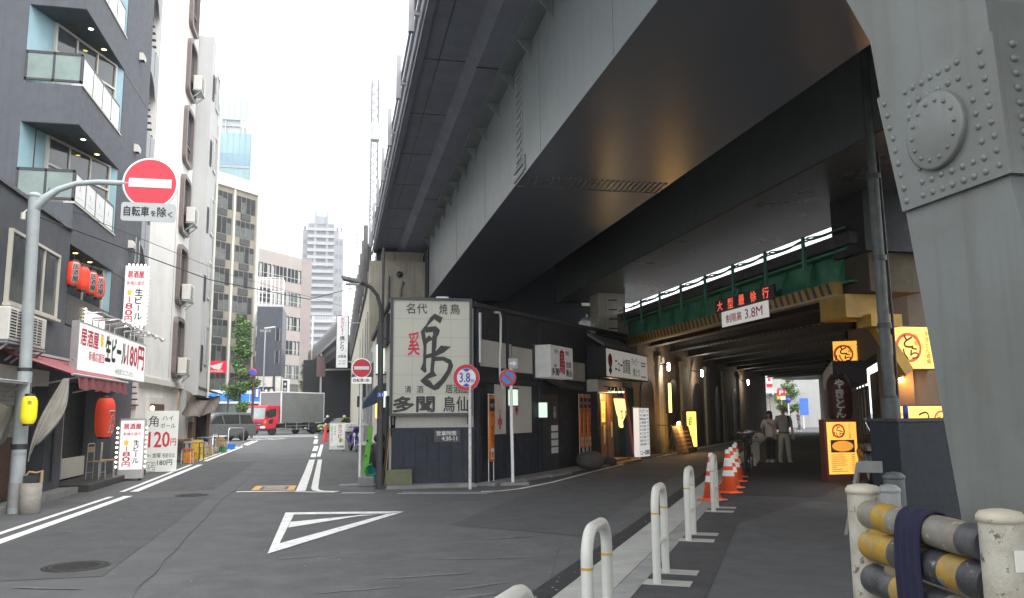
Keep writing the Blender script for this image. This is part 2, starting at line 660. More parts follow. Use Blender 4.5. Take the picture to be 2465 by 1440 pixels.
# right-hand kerb and pavement
D = Vector((.515, .857, 0))
N = Vector((.857, -.515, 0))
K0 = Vector((1.85, 6.98, 0))


def KP(a, o, z=0):
    p = K0 + D * a + N * o
    return (p.x, p.y, z)


s = MB(ASPH_N)
q = [(-9, -.25), (0, -.26), (5, -.24), (10, -.3), (16, -.28), (40, -.25)]
for a, b in zip(q, q[1:]):
    s.poly([KP(a[0], a[1], .0065), KP(a[0], .02, .0065), KP(b[0], .02, .0065), KP(b[0], b[1], .0065)])
struct(s, 'road_gutter')
s = MB(CONC)
for i in range(-8, 48):
    a, b = i * 1.0 + .004, i * 1.0 + .996
    lo = [KP(a, .01, -.05), KP(a, .43, -.05), KP(b, .43, -.05), KP(b, .01, -.05)]
    s.add(lo + [(p[0], p[1], .03) for p in lo], [(4, 5, 6, 7), (0, 1, 5, 4), (1, 2, 6, 5), (2, 3, 7, 6), (3, 0, 4, 7)])
struct(s, 'kerb')
s = MB(WALK)
s.poly([KP(-14, .43, .028), KP(-14, 14, .028), KP(5, 14, .028), KP(60, 9, .028), KP(60, .43, .028)])
struct(s, 'pavement')
s = MB(CONC_M)
s.poly([KP(-9, .44, .033), KP(-9, .66, .033), KP(9, .62, .033), KP(9, .44, .033)])
struct(s, 'pavement_edging')
struct(MB(ASPH_N).poly([KP(9.1, .46, .032), KP(9.1, 2.4, .032), KP(14, 3.3, .032), KP(30, 3.3, .032), KP(30, .46, .032)]), 'pavement_patch')
struct(MB(ASPH_P).poly([KP(-5, 1.3, .032), KP(-5, 5, .032), KP(6.5, 5.2, .032), KP(8.4, 2.2, .032), KP(5, 1.2, .032)]), 'pavement_patch')
# ledges of paving along the sign building and the left shops
s = MB(CONC_M)
s.box(1.05, 3.0, 17.85, 18.3, 0, .07)
q0, q1 = Vector((3.05, 18.2, 0)), Vector((10.6, 28.15, 0))
dv = (q1 - q0)
nv = Vector((dv.y, -dv.x, 0)).normalized()
for i in range(9):
    a, b = q0 + dv * (i / 9 + .002), q0 + dv * ((i + 1) / 9 - .002)
    w = .45 + .12 * ((i * 7) % 3)
    lo = [(p.x, p.y, -.02) for p in (a, a + nv * w, b + nv * w, b)]
    s.add(lo + [(p[0], p[1], .06) for p in lo], [(4, 7, 6, 5), (0, 4, 5, 1), (1, 5, 6, 2), (2, 6, 7, 3), (3, 7, 4, 0)])
struct(s, 'pavement_ledge')
struct(MB(CONC_M).box(-5.7, -5.35, 8, 19.1, 0, .12), 'pavement_ledge')

# ================================================================ modern railway viaduct: deck, two box girders, column
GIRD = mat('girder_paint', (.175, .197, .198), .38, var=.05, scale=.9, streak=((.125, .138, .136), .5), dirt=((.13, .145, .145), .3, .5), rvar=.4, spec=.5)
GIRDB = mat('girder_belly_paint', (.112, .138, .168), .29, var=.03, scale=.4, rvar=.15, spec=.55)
DECK = mat('deck_concrete', (.19, .21, .265), .8, var=.12, scale=1.5, bump=.15, bscale=30, streak=((.15, .15, .18), .5), dirt=((.16, .165, .19), .5, .8))
HZ = 6.0
vt = thing('railway_viaduct', 'grey steel and concrete railway viaduct running overhead along the left street', 'viaduct', (0, 0, 0))
d = MB(DECK)
d.box(2.57, 12.0, -14, 34.8, 8.42, 9.0)
d.box(1.5, 2.57, -14, 34.8, 8.60, 9.0)
d.box(1.36, 1.5, -14, 34.8, 8.52, 9.15)
d.prism([(2.36, 8.598), (2.57, 8.42), (2.57, 8.598)], 1, -14, 34.79)
for y in range(-12, 35, 3):
    d.use(DARK).box(1.52, 2.54, y + .3, y + .32, 8.592, 8.6).use(DECK)
for y in (-6, 4, 15.1, 25.2):
    d.use(DARK).box(2.55, 3.33, y, y + .03, 8.405, 8.42).use(DECK)
d.use(DARK).box(1.82, 1.835, -14, 34.7, 8.594, 8.6).use(DECK)
d.build('deck', vt)
d = MB(DECK)
d.box(1.5, 3.34, 34.8, 35.2, 7.85, 8.75)
d.build('end_beam', vt)
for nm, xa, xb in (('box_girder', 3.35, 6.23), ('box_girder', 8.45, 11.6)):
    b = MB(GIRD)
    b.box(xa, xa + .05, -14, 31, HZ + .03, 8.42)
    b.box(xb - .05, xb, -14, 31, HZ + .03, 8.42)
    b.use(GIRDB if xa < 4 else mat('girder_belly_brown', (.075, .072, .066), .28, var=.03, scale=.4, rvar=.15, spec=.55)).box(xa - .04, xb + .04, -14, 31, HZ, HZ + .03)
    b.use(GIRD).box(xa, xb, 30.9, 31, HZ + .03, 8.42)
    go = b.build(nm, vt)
    b = MB(GIRD)
    for i in range(26):                          # brackets between web and deck
        y = -8 + i * 1.55
        b.prism([(xa, 8.4), (xa - .3, 8.4), (xa, 8.02)], 1, y, y + .025)
    b.box(xa - .34, xa, -14, 31, 8.38, 8.415)
    b.build('gusset', go)
    if xa < 4:
        b = MB(GIRD)
        for y in (-2.1, 4.6, 9.3, 13.15, 18.6, 23.4, 27.9):   # welded seams and splice
            b.box(xa - .008, xa, y, y + .05, HZ + .03, 8.38)
        for i in range(13):
            b.use(mat('splice_dark_steel', (.16, .18, .185), .5)).box(xa - .03, xa - .008, 14.6, 15.0, HZ + .42 + i * .15, HZ + .50 + i * .15)  # darker tone on the raised splice bars
        b.use(MATS['splice_dark_steel'])
        b.box(xa - .03, xa, 14.45, 15.25, HZ + .1, HZ + .15).box(xa - .03, xa, 14.45, 15.25, HZ + .27, HZ + .32).box(xa - .03, xa, 14.3, 14.4, HZ + .12, HZ + .4)
        b.use(GIRD).box(xa - .012, xa, 14.5, 15.1, HZ + .38, 8.38)
        b.build('splice_plate', go)
        b = MB(mat('splice_bar', (.2, .215, .22), .3, .3))
        for i in range(26):
            x = xa + .12 + i * .108
            b.bar((x, 14.35, HZ - .012), (x + .06, 14.95, HZ - .012), .045, .024)
        b.use(MATS['splice_dark_steel']).box(xa, xb, 15.02, 15.06, HZ - .02, HZ)
        b.build('bolt_row', go)
b = MB(mat('slab_dark', (.06, .07, .085), .7, var=.1, scale=1))
b.box(6.24, 8.44, -14, 31, 8.25, 8.41)
b.build('slab_between_girders', vt)
# the column with its rounded haunch and riveted pin plate
GIRC = mat('column_paint', (.155, .170, .164), .4, var=.06, scale=1.2, streak=((.105, .10, .08), .5), dirt=((.115, .115, .095), .6, 1.3), chips=((.10, .085, .065), .70, 7), rvar=.5, bump=.05, bscale=25)
b = MB(GIRC)
far = [(3.80, -.3), (3.955, 1.02), (4.2, 2.8), (4.32, 3.35), (4.40, 3.94), (4.61, 4.34), (4.98, 4.88), (5.45, 5.38), (6.0, 5.76), (6.8, 6.0), (6.8, 6.028)]
near = [(1.0, 6.028), (1.0, 6.0), (1.9, 5.8), (2.6, 5.45), (3.1, 4.95), (3.38, 4.34), (3.455, 3.74), (3.41, 2.73), (3.35, 2.44), (3.17, -.3)]
pts = far + near
b.prism(pts, 0, 3.352, 4.6)
co = b.build('column', vt)
b = MB(GIRC)
b.prism([(4.19, 2.75), (4.345, 3.53), (3.403, 3.53), (3.371, 2.75)], 0, 3.325, 3.351)
rv = []
for i in range(9):                                # edge rows on the side plate
    z = 2.81 + i * .082
    k = (z - 2.75) / .78
    rv += [(3.325, 4.14 + k * .155 - .01, z), (3.325, 3.43 + k * .07, z)]
for (y0, z0, y1, z1, n_) in ((4.08, 3.47, 3.66, 3.47, 7), (4.06, 3.38, 3.66, 3.38, 6), (4.0, 2.80, 3.53, 2.80, 7), (4.0, 2.88, 3.53, 2.88, 7)):
    for i in range(n_):
        rv.append((3.325, y0 + (y1 - y0) * i / (n_ - 1), z0 + (z1 - z0) * i / (n_ - 1)))
for i in range(5):
    rv += [(3.325, 4.06 - .012 * i, 3.3 - i * .082), (3.325, 3.56 + .01 * (4 - i) - .02, 3.3 - i * .082)]
for x, y, z in rv:
    k0 = len(b.v)
    k = rnd.uniform(.8, 1.0)
    y, z = y + rnd.uniform(-.004, .004), z + rnd.uniform(-.004, .004)
    b.lathe([(.022 * k, 0), (.02 * k, .006), (.013 * k, .012 * k), (.001, .015 * k)], (0, 0, 0), 10, ax=0)
    b.v[k0:] = [(x - v[0], y + v[1], z + v[2]) for v in b.v[k0:]]
for i in range(5):                                # the same plate on the near face
    for j in range(9):
        z = 2.81 + j * .082
        yy = 3.395 + (z - 2.73) * .04 - .026
        k0 = len(b.v)
        b.lathe([(.023, 0), (.021, .008), (.014, .017), (.001, .02)], (0, 0, 0), 10, ax=1)
        b.v[k0:] = [(3.44 + i * .1 + v[0], yy - v[1], z + v[2]) for v in b.v[k0:]]
po = b.build('pin_plate', co)
b = MB(GIRC)
b.add([(3.352, 3.371, 2.75), (4.6, 3.371, 2.75), (4.6, 3.403, 3.53), (3.352, 3.403, 3.53), (3.352, 3.45, 2.75), (4.6, 3.45, 2.75), (4.6, 3.45, 3.53), (3.352, 3.45, 3.53)],
      [(0, 1, 2, 3), (0, 3, 7, 4), (0, 4, 5, 1), (2, 6, 7, 3)])
b.build('near_plate', co)
b = MB(GIRC)
k0 = len(b.v)
b.lathe([(.225, 0), (.225, .03), (.212, .036), (.001, .036)], n=36, ax=0)
for i in range(14):
    a = 2 * math.pi * i / 14
    k1 = len(b.v)
    b.lathe([(.013, 0), (.012, .008), (.001, .012)], (0, 0, 0), 8, ax=0)
    b.v[k1:] = [(.036 + v[0], v[1] + .17 * math.cos(a), v[2] + .17 * math.sin(a)) for v in b.v[k1:]]
b.v[k0:] = [(3.325 - v[0], 3.845 + v[1], 3.14 + v[2]) for v in b.v[k0:]]
b.build('pin_cap', po)
# parapet gear on the outer edge
b = MB(mat('rail_paint', (.36, .36, .38), .5, var=.1))
for y0, y1 in ((-14, 34.8),):
    b.tube([(1.25, y0, 8.72), (1.25, y1, 8.72)], .035, 8).tube([(1.22, y0, 8.95), (1.22, y1, 8.95)], .03, 8)
    b.tube([(1.3, y0, 8.5), (1.3, y1, 8.5)], .03, 6)
b.build('conduit', vt)
for i in range(16):
    y = -11.4 + i * 3.13
    if y < 34.5:
        p = MB(MATS['rail_paint'])
        p.box(1.08, 1.18, y - .05, y + .05, 8.3, 9.28).box(1.18, 1.36, y - .03, y + .03, 8.62, 8.7)
        p.build('fence_post', vt)
# pier where the girders land, and the old cream masonry viaduct carrying on beyond it
CREAM = mat('cream_render', (.50, .47, .38), .85, var=.1, scale=1.2, bump=.15, bscale=25, streak=((.22, .19, .14), .7), dirt=((.28, .25, .18), .5, .9))
pt = thing('masonry_viaduct', 'stained cream masonry viaduct with dark railing behind the sign building', 'viaduct', (1.15, 33, 0))
b = MB(CREAM)
b.prism([(0, 0), (46, 0), (46, 6.7), (4, 6.9), (1.6, 7.4), (0, 7.85)], 0, 0, .5)
k0 = len(b.v)
b.box(.5, 2.3, 0, .8, 0, 7.85)
b.box(.5, 10, .8, 46, 0, 8.4)
b.build('wall', pt)
MB(mat('dark_pier', (.03, .033, .04), .8, var=.2)).box(2.25, 8.6, -1.2, .79, 0, 8.25).box(8.6, 9.2, -1.2, .79, 0, 5.99).build('dark_pier', pt)
for y in (0.9, 3.4, 7.5, 12.5):
    b = MB(CONC_M)
    b.prism([(y, 0), (y + .7, 0), (y + .7, 5.6), (y + .35, 5.9), (y, 5.6)], 0, -.03, 0)
    b.build('buttress', pt)
b = MB(DARK)
b.use(CONC_M).tube([(.75, -.06, 4.0), (.75, -.06, 7.2)], .06, 8).tube([(1.25, -.06, 4.0), (1.25, -.06, 6.6), (1.35, -.06, 7.0)], .05, 8).use(DARK)
b.ball((1.2, -.05, 7.3), .13, .1, .13)
b.build('drain_pipe', pt)
DKB = mat('parapet_steel', (.13, .125, .125), .6, var=.2, scale=3, streak=((.07, .06, .055), .5))
b = MB(DKB)
b.box(-.1, .6, 2.0, 46, 6.95, 7.3)
b.box(.0, .1, 1.0, 46, 7.3, 8.9)
b.build('parapet', pt)
for i in range(14):
    y = 1.2 + i * 3.1
    p = MB(DKB)
    p.box(-.24, -.05, y, y + .22, 7.0, 9.6)
    p.box(-.05, 0, y + .05, y + .17, 7.6, 8.8)
    p.build('railing_post', pt)
# ================================================================ left side of the street
BLUEG = mat('blue_grey_render', (.080, .086, .1), .75, var=.09, scale=2.5, bump=.1, bscale=35, streak=((.06, .066, .08), .5), dirt=((.12, .125, .14), .25, 1.2))
DKREND = mat('dark_render', (.07, .075, .085), .8, var=.1, scale=2, bump=.12, bscale=35, streak=((.05, .053, .06), .5), dirt=((.1, .1, .11), .3, 1))
LBLUE = mat('light_blue_paint', (.27, .42, .47), .6, var=.05)
TEAL = mat('teal_soffit', (.035, .06, .072), .5, var=.1)
WFR = mat('cream_frame', (.55, .52, .45), .45, var=.05)
PANE = glassm('window_glass', (.05, .06, .065))
PANE_L = glassm('window_glass_pale', (.34, .36, .35), .12)
GREENG = glassm('green_glass', (.16, .22, .2), .08)
DOWN = mat('downlight', (.95, .85, .4), .4, emit=5.0, ecol=(1, .72, .18))
DOWNW = mat('downlight_white', (.95, .92, .8), .4, emit=5.0, ecol=(1, .95, .8))
ALU = mat('aluminium', (.55, .55, .54), .35, .7, var=.06)
BULB = mat('bulb', (.95, .85, .65), .3, emit=6.0, ecol=(1, .8, .5))
SIGNW = mat('lit_sign_white', (.8, .8, .79), .4, var=.02, emit=.2, ecol=(1, .99, .97))
SIGNW_D = mat('sign_white', (.74, .74, .71), .45, var=.05, dirt=((.5, .49, .45), .3, 2), emit=.12, ecol=(1, 1, .96))
LANR = mat('red_lantern_paper', (.75, .06, .03), .55, var=.06, emit=.08, ecol=(1, .1, .04))
LANY = mat('yellow_lantern_paper', (.85, .72, .02), .5, var=.04, emit=.1, ecol=(1, .85, .02))
TILE = mat('cream_tile', (.62, .6, .53), .5, var=.06, scale=14, streak=((.4, .32, .22), .5))
WREND = mat('white_render', (.80, .78, .74), .75, var=.05, scale=1.3, streak=((.5, .48, .44), .5), dirt=((.55, .53, .48), .4, .8))
GREND = mat('grey_render', (.46, .46, .45), .75, var=.05, scale=1.3, streak=((.36, .36, .35), .4))
BRFR = mat('brown_frame', (.16, .125, .115), .5, var=.1)


def window(par, w, h, panes=2, fr=None, gl=None, d=.06, mtx=None, sill=True, name='window', bar=None):
    """framed window in the local plane y=0 facing -y, centred at x, from z=0 up; returns the frame (pane, sill are sub-parts)"""
    fr = fr or ALU
    b = MB(fr)
    t = .05
    b.box(-w / 2, w / 2, -d, .0, 0, t).box(-w / 2, w / 2, -d, 0, h - t, h).box(-w / 2, -w / 2 + t, -d, 0, t, h - t).box(w / 2 - t, w / 2, -d, 0, t, h - t)
    for i in range(1, panes):
        x = -w / 2 + w * i / panes
        b.box(x - t * .45, x + t * .45, -d * .8, 0, t, h - t)
    if bar:
        b.box(-w / 2 + t, w / 2 - t, -d * .9, 0, h * bar - t / 2, h * bar + t / 2)
    if mtx:
        b.xf(mtx)
    o = b.build(name, par)
    p = MB(gl or PANE).box(-w / 2 + t, w / 2 - t, -d * .4, -.005, t, h - t)
    if mtx:
        p.xf(mtx)
    p.build('pane', o)
    if sill:
        q = MB(fr).box(-w / 2 - .04, w / 2 + .04, -d - .06, .0, -.05, 0)
        if mtx:
            q.xf(mtx)
        q.build('sill', o)
    return o


def face_x(x, y, z):       # a local plane facing -y turned to face +x at (x, y, z): local x -> +y
    return Matrix.Translation((x, y, z)) @ Matrix.Rotation(R(90), 4, 'Z')


def aircon(label, loc, rz, grp=None):
    t = thing('air_conditioner', label, 'air conditioner', loc, rz, grp)
    b = MB(OFFW).box(-.4, .4, -.3, 0, 0, .56)
    b.build('case', t, bevel=.02)
    b = MB(DARK).box(-.36, .14, -.306, -.3, .05, .51)
    b.build('fan_opening', t)
    b = MB(OFFW)
    for i in range(9):
        b.box(-.37, .15, -.32, -.306, .07 + i * .05, .085 + i * .05)
    b.box(-.12, -.1, -.32, -.306, .05, .51)
    b.build('grille', t)
    b = MB(STEEL).box(-.42, .42, -.3, 0, -.05, -.02).bar((-.35, 0, -.3), (-.35, -.28, -.05), .03).bar((.35, 0, -.3), (.35, -.28, -.05), .03)
    b.build('bracket', t)
    return t


# --- low dark building with the red awning
t = thing('low_building', 'low dark grey two-storey building with a wide window over a red awning', 'building', (-5.7, 8, 0))
b = MB(DKREND)                                     # local: y = 0..10.66, front at x = 0
b.box(-7, 0, 0, 10.66, 2.5, 5.55)
b.box(-7, -.35, 0, 10.66, 0, 2.5)
b.box(-.35, 0, 9.95, 10.66, 0, 2.5)
b.build('wall', t)
MB(DARK).box(-7.05, .05, -.05, 10.68, 5.55, 5.62).build('roof', t)
window(t, 2.55, 1.32, 3, WFR, PANE, .07, face_x(.005, 8.65, 3.55))
window(t, 2.4, 1.32, 3, WFR, PANE, .07, face_x(.005, 4.6, 3.55))
b = MB(mat('shutter', (.42, .4, .37), .5, .3, var=.06))
for i in range(12):
    b.box(-.33, -.29, 6.2, 9.9, 1.22 + i * .085, 1.295 + i * .085)
b.build('roller_shutter', t)
MB(OFFW).box(-.36, 0, 6.2, 9.95, 2.2, 2.5).build('shutter_box', t)
b = MB(BROWN).box(-.34, -.3, 8.6, 9.9, .05, 1.2).use(BLACK).box(-.36, -.34, 6.2, 8.6, .05, 1.2)
b.build('door', t)
MB(DARK).tube([(.06, 10.3, .3), (.06, 10.3, 2.1)], .03).build('drain_pipe', t)
t = thing('awning', 'faded red fabric awning over the roller shutter of the low dark building', 'awning', (-5.7, 13, 2.72))
AWN = mat('red_awning', (.33, .10, .11), .85, var=.15, scale=5, dirt=((.2, .09, .09), .5, 3))
b = MB(AWN).add([(0, 1.9, 0.05), (0, 6.9, .05), (1.0, 6.9, -.37), (1.0, 3.2, -.37), (1.0, 3.1, -.37), (0, 1.9, 0.02), (0, 6.9, .02), (1, 6.9, -.4), (1, 3.1, -.4)], [(0, 4, 2, 1), (5, 6, 7, 8)])
b.build('canopy', t)
b = MB(AWN)
nn = 24
vs = [(1.0 + .02 * math.sin(i * 2.3), 3.3 + 3.6 * i / nn, -.38) for i in range(nn + 1)] + [(1.0 + .05 * math.sin(i * 1.9 + 1), 3.3 + 3.6 * i / nn, -.62 + .025 * math.sin(i * 1.3)) for i in range(nn + 1)]
b.smooth = True
b.add(vs, [(i, i + 1, nn + 2 + i, nn + 1 + i) for i in range(nn)])
b.build('valance', t)
b = MB(ALU).tube([(1.0, 3.0, -.37), (1.0, 6.95, -.37)], .025).bar((0, 6.5, -.6), (.95, 6.6, -.4), .03).bar((0, 3.6, -.6), (.95, 3.5, -.4), .03).box(-.02, .06, 1.8, 7.0, .05, .1)
b.build('frame', t)
aircon('louvred white air conditioner on the wall left of the grey sign pole', (-5.66, 16.15, 2.83), R(90), 'wall air conditioners')
aircon('second white air conditioner further left beside the first, half cut off', (-5.66, 15.2, 2.86), R(90), 'wall air conditioners')
# grey tarp gathered by the pole
TARP = mat('grey_tarp', (.25, .235, .21), .85, var=.18, scale=4, bump=.3, bscale=9)


def cloth(name, label, cat, rows, mt, th=.006, loc=(0, 0, 0)):
    """a hanging cloth from rows of points, thickened"""
    n = len(rows[0])
    b = MB(mt)
    b.smooth = True
    b.add([p for r in rows for p in r], [(i * n + j, i * n + j + 1, (i + 1) * n + j + 1, (i + 1) * n + j) for i in range(len(rows) - 1) for j in range(n - 1)])
    o = b.build(name, loc=loc)
    so = o.modifiers.new('solid', 'SOLIDIFY')
    so.thickness = th
    su = o.modifiers.new('sub', 'SUBSURF')
    su.levels = su.render_levels = 2
    return tag(o, label, cat)


rows = []
for k in range(9):
    f = k / 8
    wd = (.05, .1, .15, .19, .21, .2, .17, .12, .06)[k]
    rows.append([(-4.72 - .22 * f - .14 * f * f + (j - 6) / 6 * wd, 16.1 - .3 * f + .05 * math.sin(j * 2.4 + k * .6) * (.35 + f * .6), 2.27 - 1.22 * f - (.1 * f) * ((j - 6) / 6) ** 2 + .16 * f * (j - 6) / 6) for j in range(13)])
cloth('tarp', 'dirty pale tarp gathered and hanging beside the yellow lantern', 'tarp', rows, TARP, loc=(0, -.35, 0))
rows = []
for k in range(6):
    f = k / 5
    rows.append([(-5.35 - .25 * f + .05 * math.sin(j * 2.2 + k), 13.6 + j * .2, 2.2 - .8 * f - .35 * math.sin(math.pi * j / 8) + .03 * math.cos(j * 2)) for j in range(9)])
cloth('tarp', 'crumpled pale tarp at the far left edge, left of the yellow lantern', 'tarp', rows, TARP, loc=(0, .6, -.1))
t = thing('canopy_roof', 'small corrugated pale canopy at the far left edge above the tarp', 'canopy', (-5.7, 12.5, 2.15))
b = MB(mat('corrugated', (.4, .39, .37), .6))
for i in range(24):
    y = i * .12
    b.prism([(y, 0), (y + .06, .025), (y + .12, 0), (y + .12, .012), (y + .06, .037), (y, .012)], 0, 0, .55)
b.build('sheet', t)
MB(STEEL).bar((0, .2, -.4), (.5, .2, 0), .03).bar((0, 2.7, -.4), (.5, 2.7, 0), .03).bar((.53, 0, 0), (.53, 2.88, 0), .04).build('bracket', t)

# --- blue-grey building with the cut-away corner balconies
t = thing('apartment_block', 'blue grey corner building with cut-away triangular balconies and pale blue reveals', 'building', (-5.7, 18.66, 0))
A2, B2 = Vector((-1.15, 0)), Vector((-.02, 3.36))   # window wall runs from A2 to B2 (x, y)
HTOP = 18.6
b = MB(BLUEG)
b.box(-7, -1.15, 0, 6.1, 0, HTOP)
b.box(-1.15, 0, 3.36, 6.1, 2.4, HTOP)
b.box(-1.15, 0, 4.2, 6.1, 0, 2.4)
for z0, z1 in ((5.28, 6.18), (7.95, 8.84), (10.65, 11.52), (13.3, 14.2), (15.96, 16.85)):
    b.box(-1.15, 0, 0, 3.36, z0, z1)
b.box(-1.15, 0, 0, 3.36, 2.42, 3.52)
b.box(-1.14, -.02, 0.02, 3.34, 17.6, HTOP)
b.box(-.45, 0, 0, .35, 0, 2.42)
b.build('wall', t)
DG = (B2 - A2).normalized()
ang = math.atan2(DG.y, DG.x)
for k, (z0, z1) in enumerate(((3.52, 5.28), (6.18, 7.95), (8.84, 10.65), (11.52, 13.3), (14.2, 15.96))):
    b = MB(LBLUE)
    Ld = (B2 - A2).length
    mx_ = Matrix.Translation((A2.x, A2.y, 0)) @ Matrix.Rotation(ang, 4, 'Z')
    b.box(0, Ld, .0, .08, z0, z1)
    b.xf(mx_)
    b.build('recess_wall', t)
    b = MB(TEAL).prism([(-1.13, .015), (-.02, .015), (-.02, 3.3)], 2, z1 - .012, z1 - .002)
    if k in (1, 2, 3):
        b.use(DARK).box(-.85, -.45, 1.2 - .35, 1.2 + .25, z1 - .03, z1 - .012)
    b.build('soffit', t)
    if k:
        mw = mx_ @ Matrix.Translation((Ld * .56, -.0, z0 + .02))
        o = window(t, Ld * .66, z1 - z0 - .05, 3, WFR, PANE, .07, mw, False, bar=.62)
        q = MB(PANE_L).box(-Ld * .3, Ld * .02, -.036, -.03, .08, .95).xf(mw)
        q.build('blind', o)
    else:
        mw = mx_ @ Matrix.Translation((Ld * .56, -.0, z0 + .02))
        window(t, Ld * .66, z1 - z0 - .05, 3, WFR, PANE, .07, mw, False)
    for i, (yy, mt_) in enumerate(((.95, DOWNW if k in (1, 2) else DOWN), (2.05, DOWN))):
        b = MB(mt_)
        b.lathe([(.05, -.025), (.001, -.025)], (-.17, yy, z1 - .006), 14)
        b.use(STEEL).lathe([(.075, -.012), (.075, -.03), (.05, -.025)], (-.17, yy, z1 - .004), 14)
        b.build('downlight', t)
    if k:
        zr = z0 + .06
        b = MB(DARK)                                # side glass rail (faces the viewer)
        b.box(-1.15, 0, -.02, .02, zr + .62, zr + .68).box(-1.15, 0, -.02, .02, zr, zr + .05)
        for x in (-1.15, -.6, -.04):
            b.box(x, x + .04, -.02, .02, zr, zr + .66)
        ro = b.build('side_rail', t)
        MB(GREENG).box(-1.12, -.58, -.006, .006, zr + .05, zr + .62).box(-.55, -.04, -.006, .006, zr + .05, zr + .62).build('pane', ro)
        b = MB(DARK).box(-.03, .0, .05, 3.1, zr + .62, zr + .68).box(-.03, 0, .05, 3.1, zr - .03, zr + .02)
        for i in range(5):
            b.box(-.03, 0.002, .06 + i * .76, .1 + i * .76, zr, zr + .66)
        ro = b.build('front_rail', t)
        b = MB(WHITE)
        b.box(-.02, -.005, .1, 3.1, zr + .02, zr + .62)
        b.use(mat('faint_print', (.3, .3, .3), .6))
        for i in range(4):
            y = .12 + i * .76
            b.box(-.0045, -.003, y + .29, y + .32, zr + .3, zr + .42)
            for j in range(4):
                b.box(-.0045, -.003, y + .17 + j * .1, y + .22 + j * .1, zr + .14, zr + .16)
        b.build('sign_panel', ro)
        MB(OFFW).box(-.2, .03, 0, 3.3, z0 - .001, z0 + .03).build('coping', t)
    else:
        b = MB(DARK).box(-.02, .0, .05, 3.3, z0 + .04, z0 + .68).box(-1.1, 0, -.0, .03, z0 + .04, z0 + .68)
        ro = b.build('front_rail', t)
        b = MB(SIGNW).box(0.0, .02, 1.35, 2.9, z0 - .0, z0 + .5)
        b.build('sign_panel', ro)
        b = MB(BULB)
        for i in range(7):
            b.ball((.03, 1.28, z0 + .03 + i * .08), .02, n=8, k=5)
        b.build('bulb_row', ro)
for z in (6.27, 9.0, 11.69, 14.35):
    b = MB(OFFW)
    b.prism([(0, -.11), (.13, -.11), (.15, 0), (.1, .1), (0, .11)], 1, 4.72, 4.94)
    b.use(DARK).box(.02, .13, 4.74, 4.92, -.112, -.109)
    b.xf(Matrix.Translation((0, 0, z)))
    b.build('vent_hood', t)
b = MB(DARK).box(0, .008, 3.4, 6.08, 7.9, 7.92).box(0, .008, 3.4, 6.08, 10.6, 10.62).box(0, .008, 3.4, 6.08, 5.25, 5.27)
b.build('panel_joint', t)
b = MB(BLACK).box(-1.1, -.75, .35, 2.4, .14, 1.95).box(-.7, -.66, 2.45, 4.2, .2, 2.4)
b.build('door', t)
b = MB(OFFW).box(-.66, -.6, 2.42, 4.2, .15, .62).box(-.75, -.62, .3, .36, .14, 2.35).box(-.75, -.62, 2.4, 2.46, .14, 2.35).box(-.75, -.62, .36, 2.4, 1.96, 2.02)
b.build('door_frame', t)
MB(ALU).box(-.76, -.73, 1.9, 1.98, 1.0, 1.08).build('handle', t)
b = MB(CHROME).tube([(.06, 5.3, 2.5), (.06, 5.3, 6.6)], .025)
b.build('drain_pipe', t)
t = tag(MB(mat('dark_stone', (.05, .047, .045), .6, var=.2, scale=9)).box(-.55, .42, 0, 5.3, 0, .15).build('doorstep', loc=(-5.6, 19.25, 0), bevel=.01), 'long dark stone step before the door of the blue grey building', 'step')

# dark gap and the steel stair beside the building
t = thing('fire_escape', 'dark fire escape with curved grey screens between the blue and the white buildings', 'stair', (-5.7, 24.76, 0))
b = MB(BLACK).box(-1.5, -1.3, 0, 1.0, 0, 18.6)  # black sheet stands for the shade deep in the gap
b.build('gap_shade_wall', t)
SCR = mat('grey_screen', (.26, .27, .28), .5, var=.06, streak=((.2, .2, .2), .3))
for k in range(6):
    z = 3.3 + k * 2.66
    b = MB(SCR)
    b.prism([(.03, 1.35), (.97, 1.4), (.97, .2), (.8, -.1), (.6, .28), (.3, .5), (.03, .58)], 0, -.02, 0)
    b.use(DARK).box(-.0, .006, .48, .5, .56, 1.36)
    b.xf(Matrix.Translation((0, 0, z)))
    so = b.build('screen', t)
    b = MB(DARK)
    for i in range(8):
        b.box(-1.2, -.03, .1 + i * .11, .2 + i * .11, z - .2 - i * .17, z - .16 - i * .17)
    b.build('stair_flight', t)

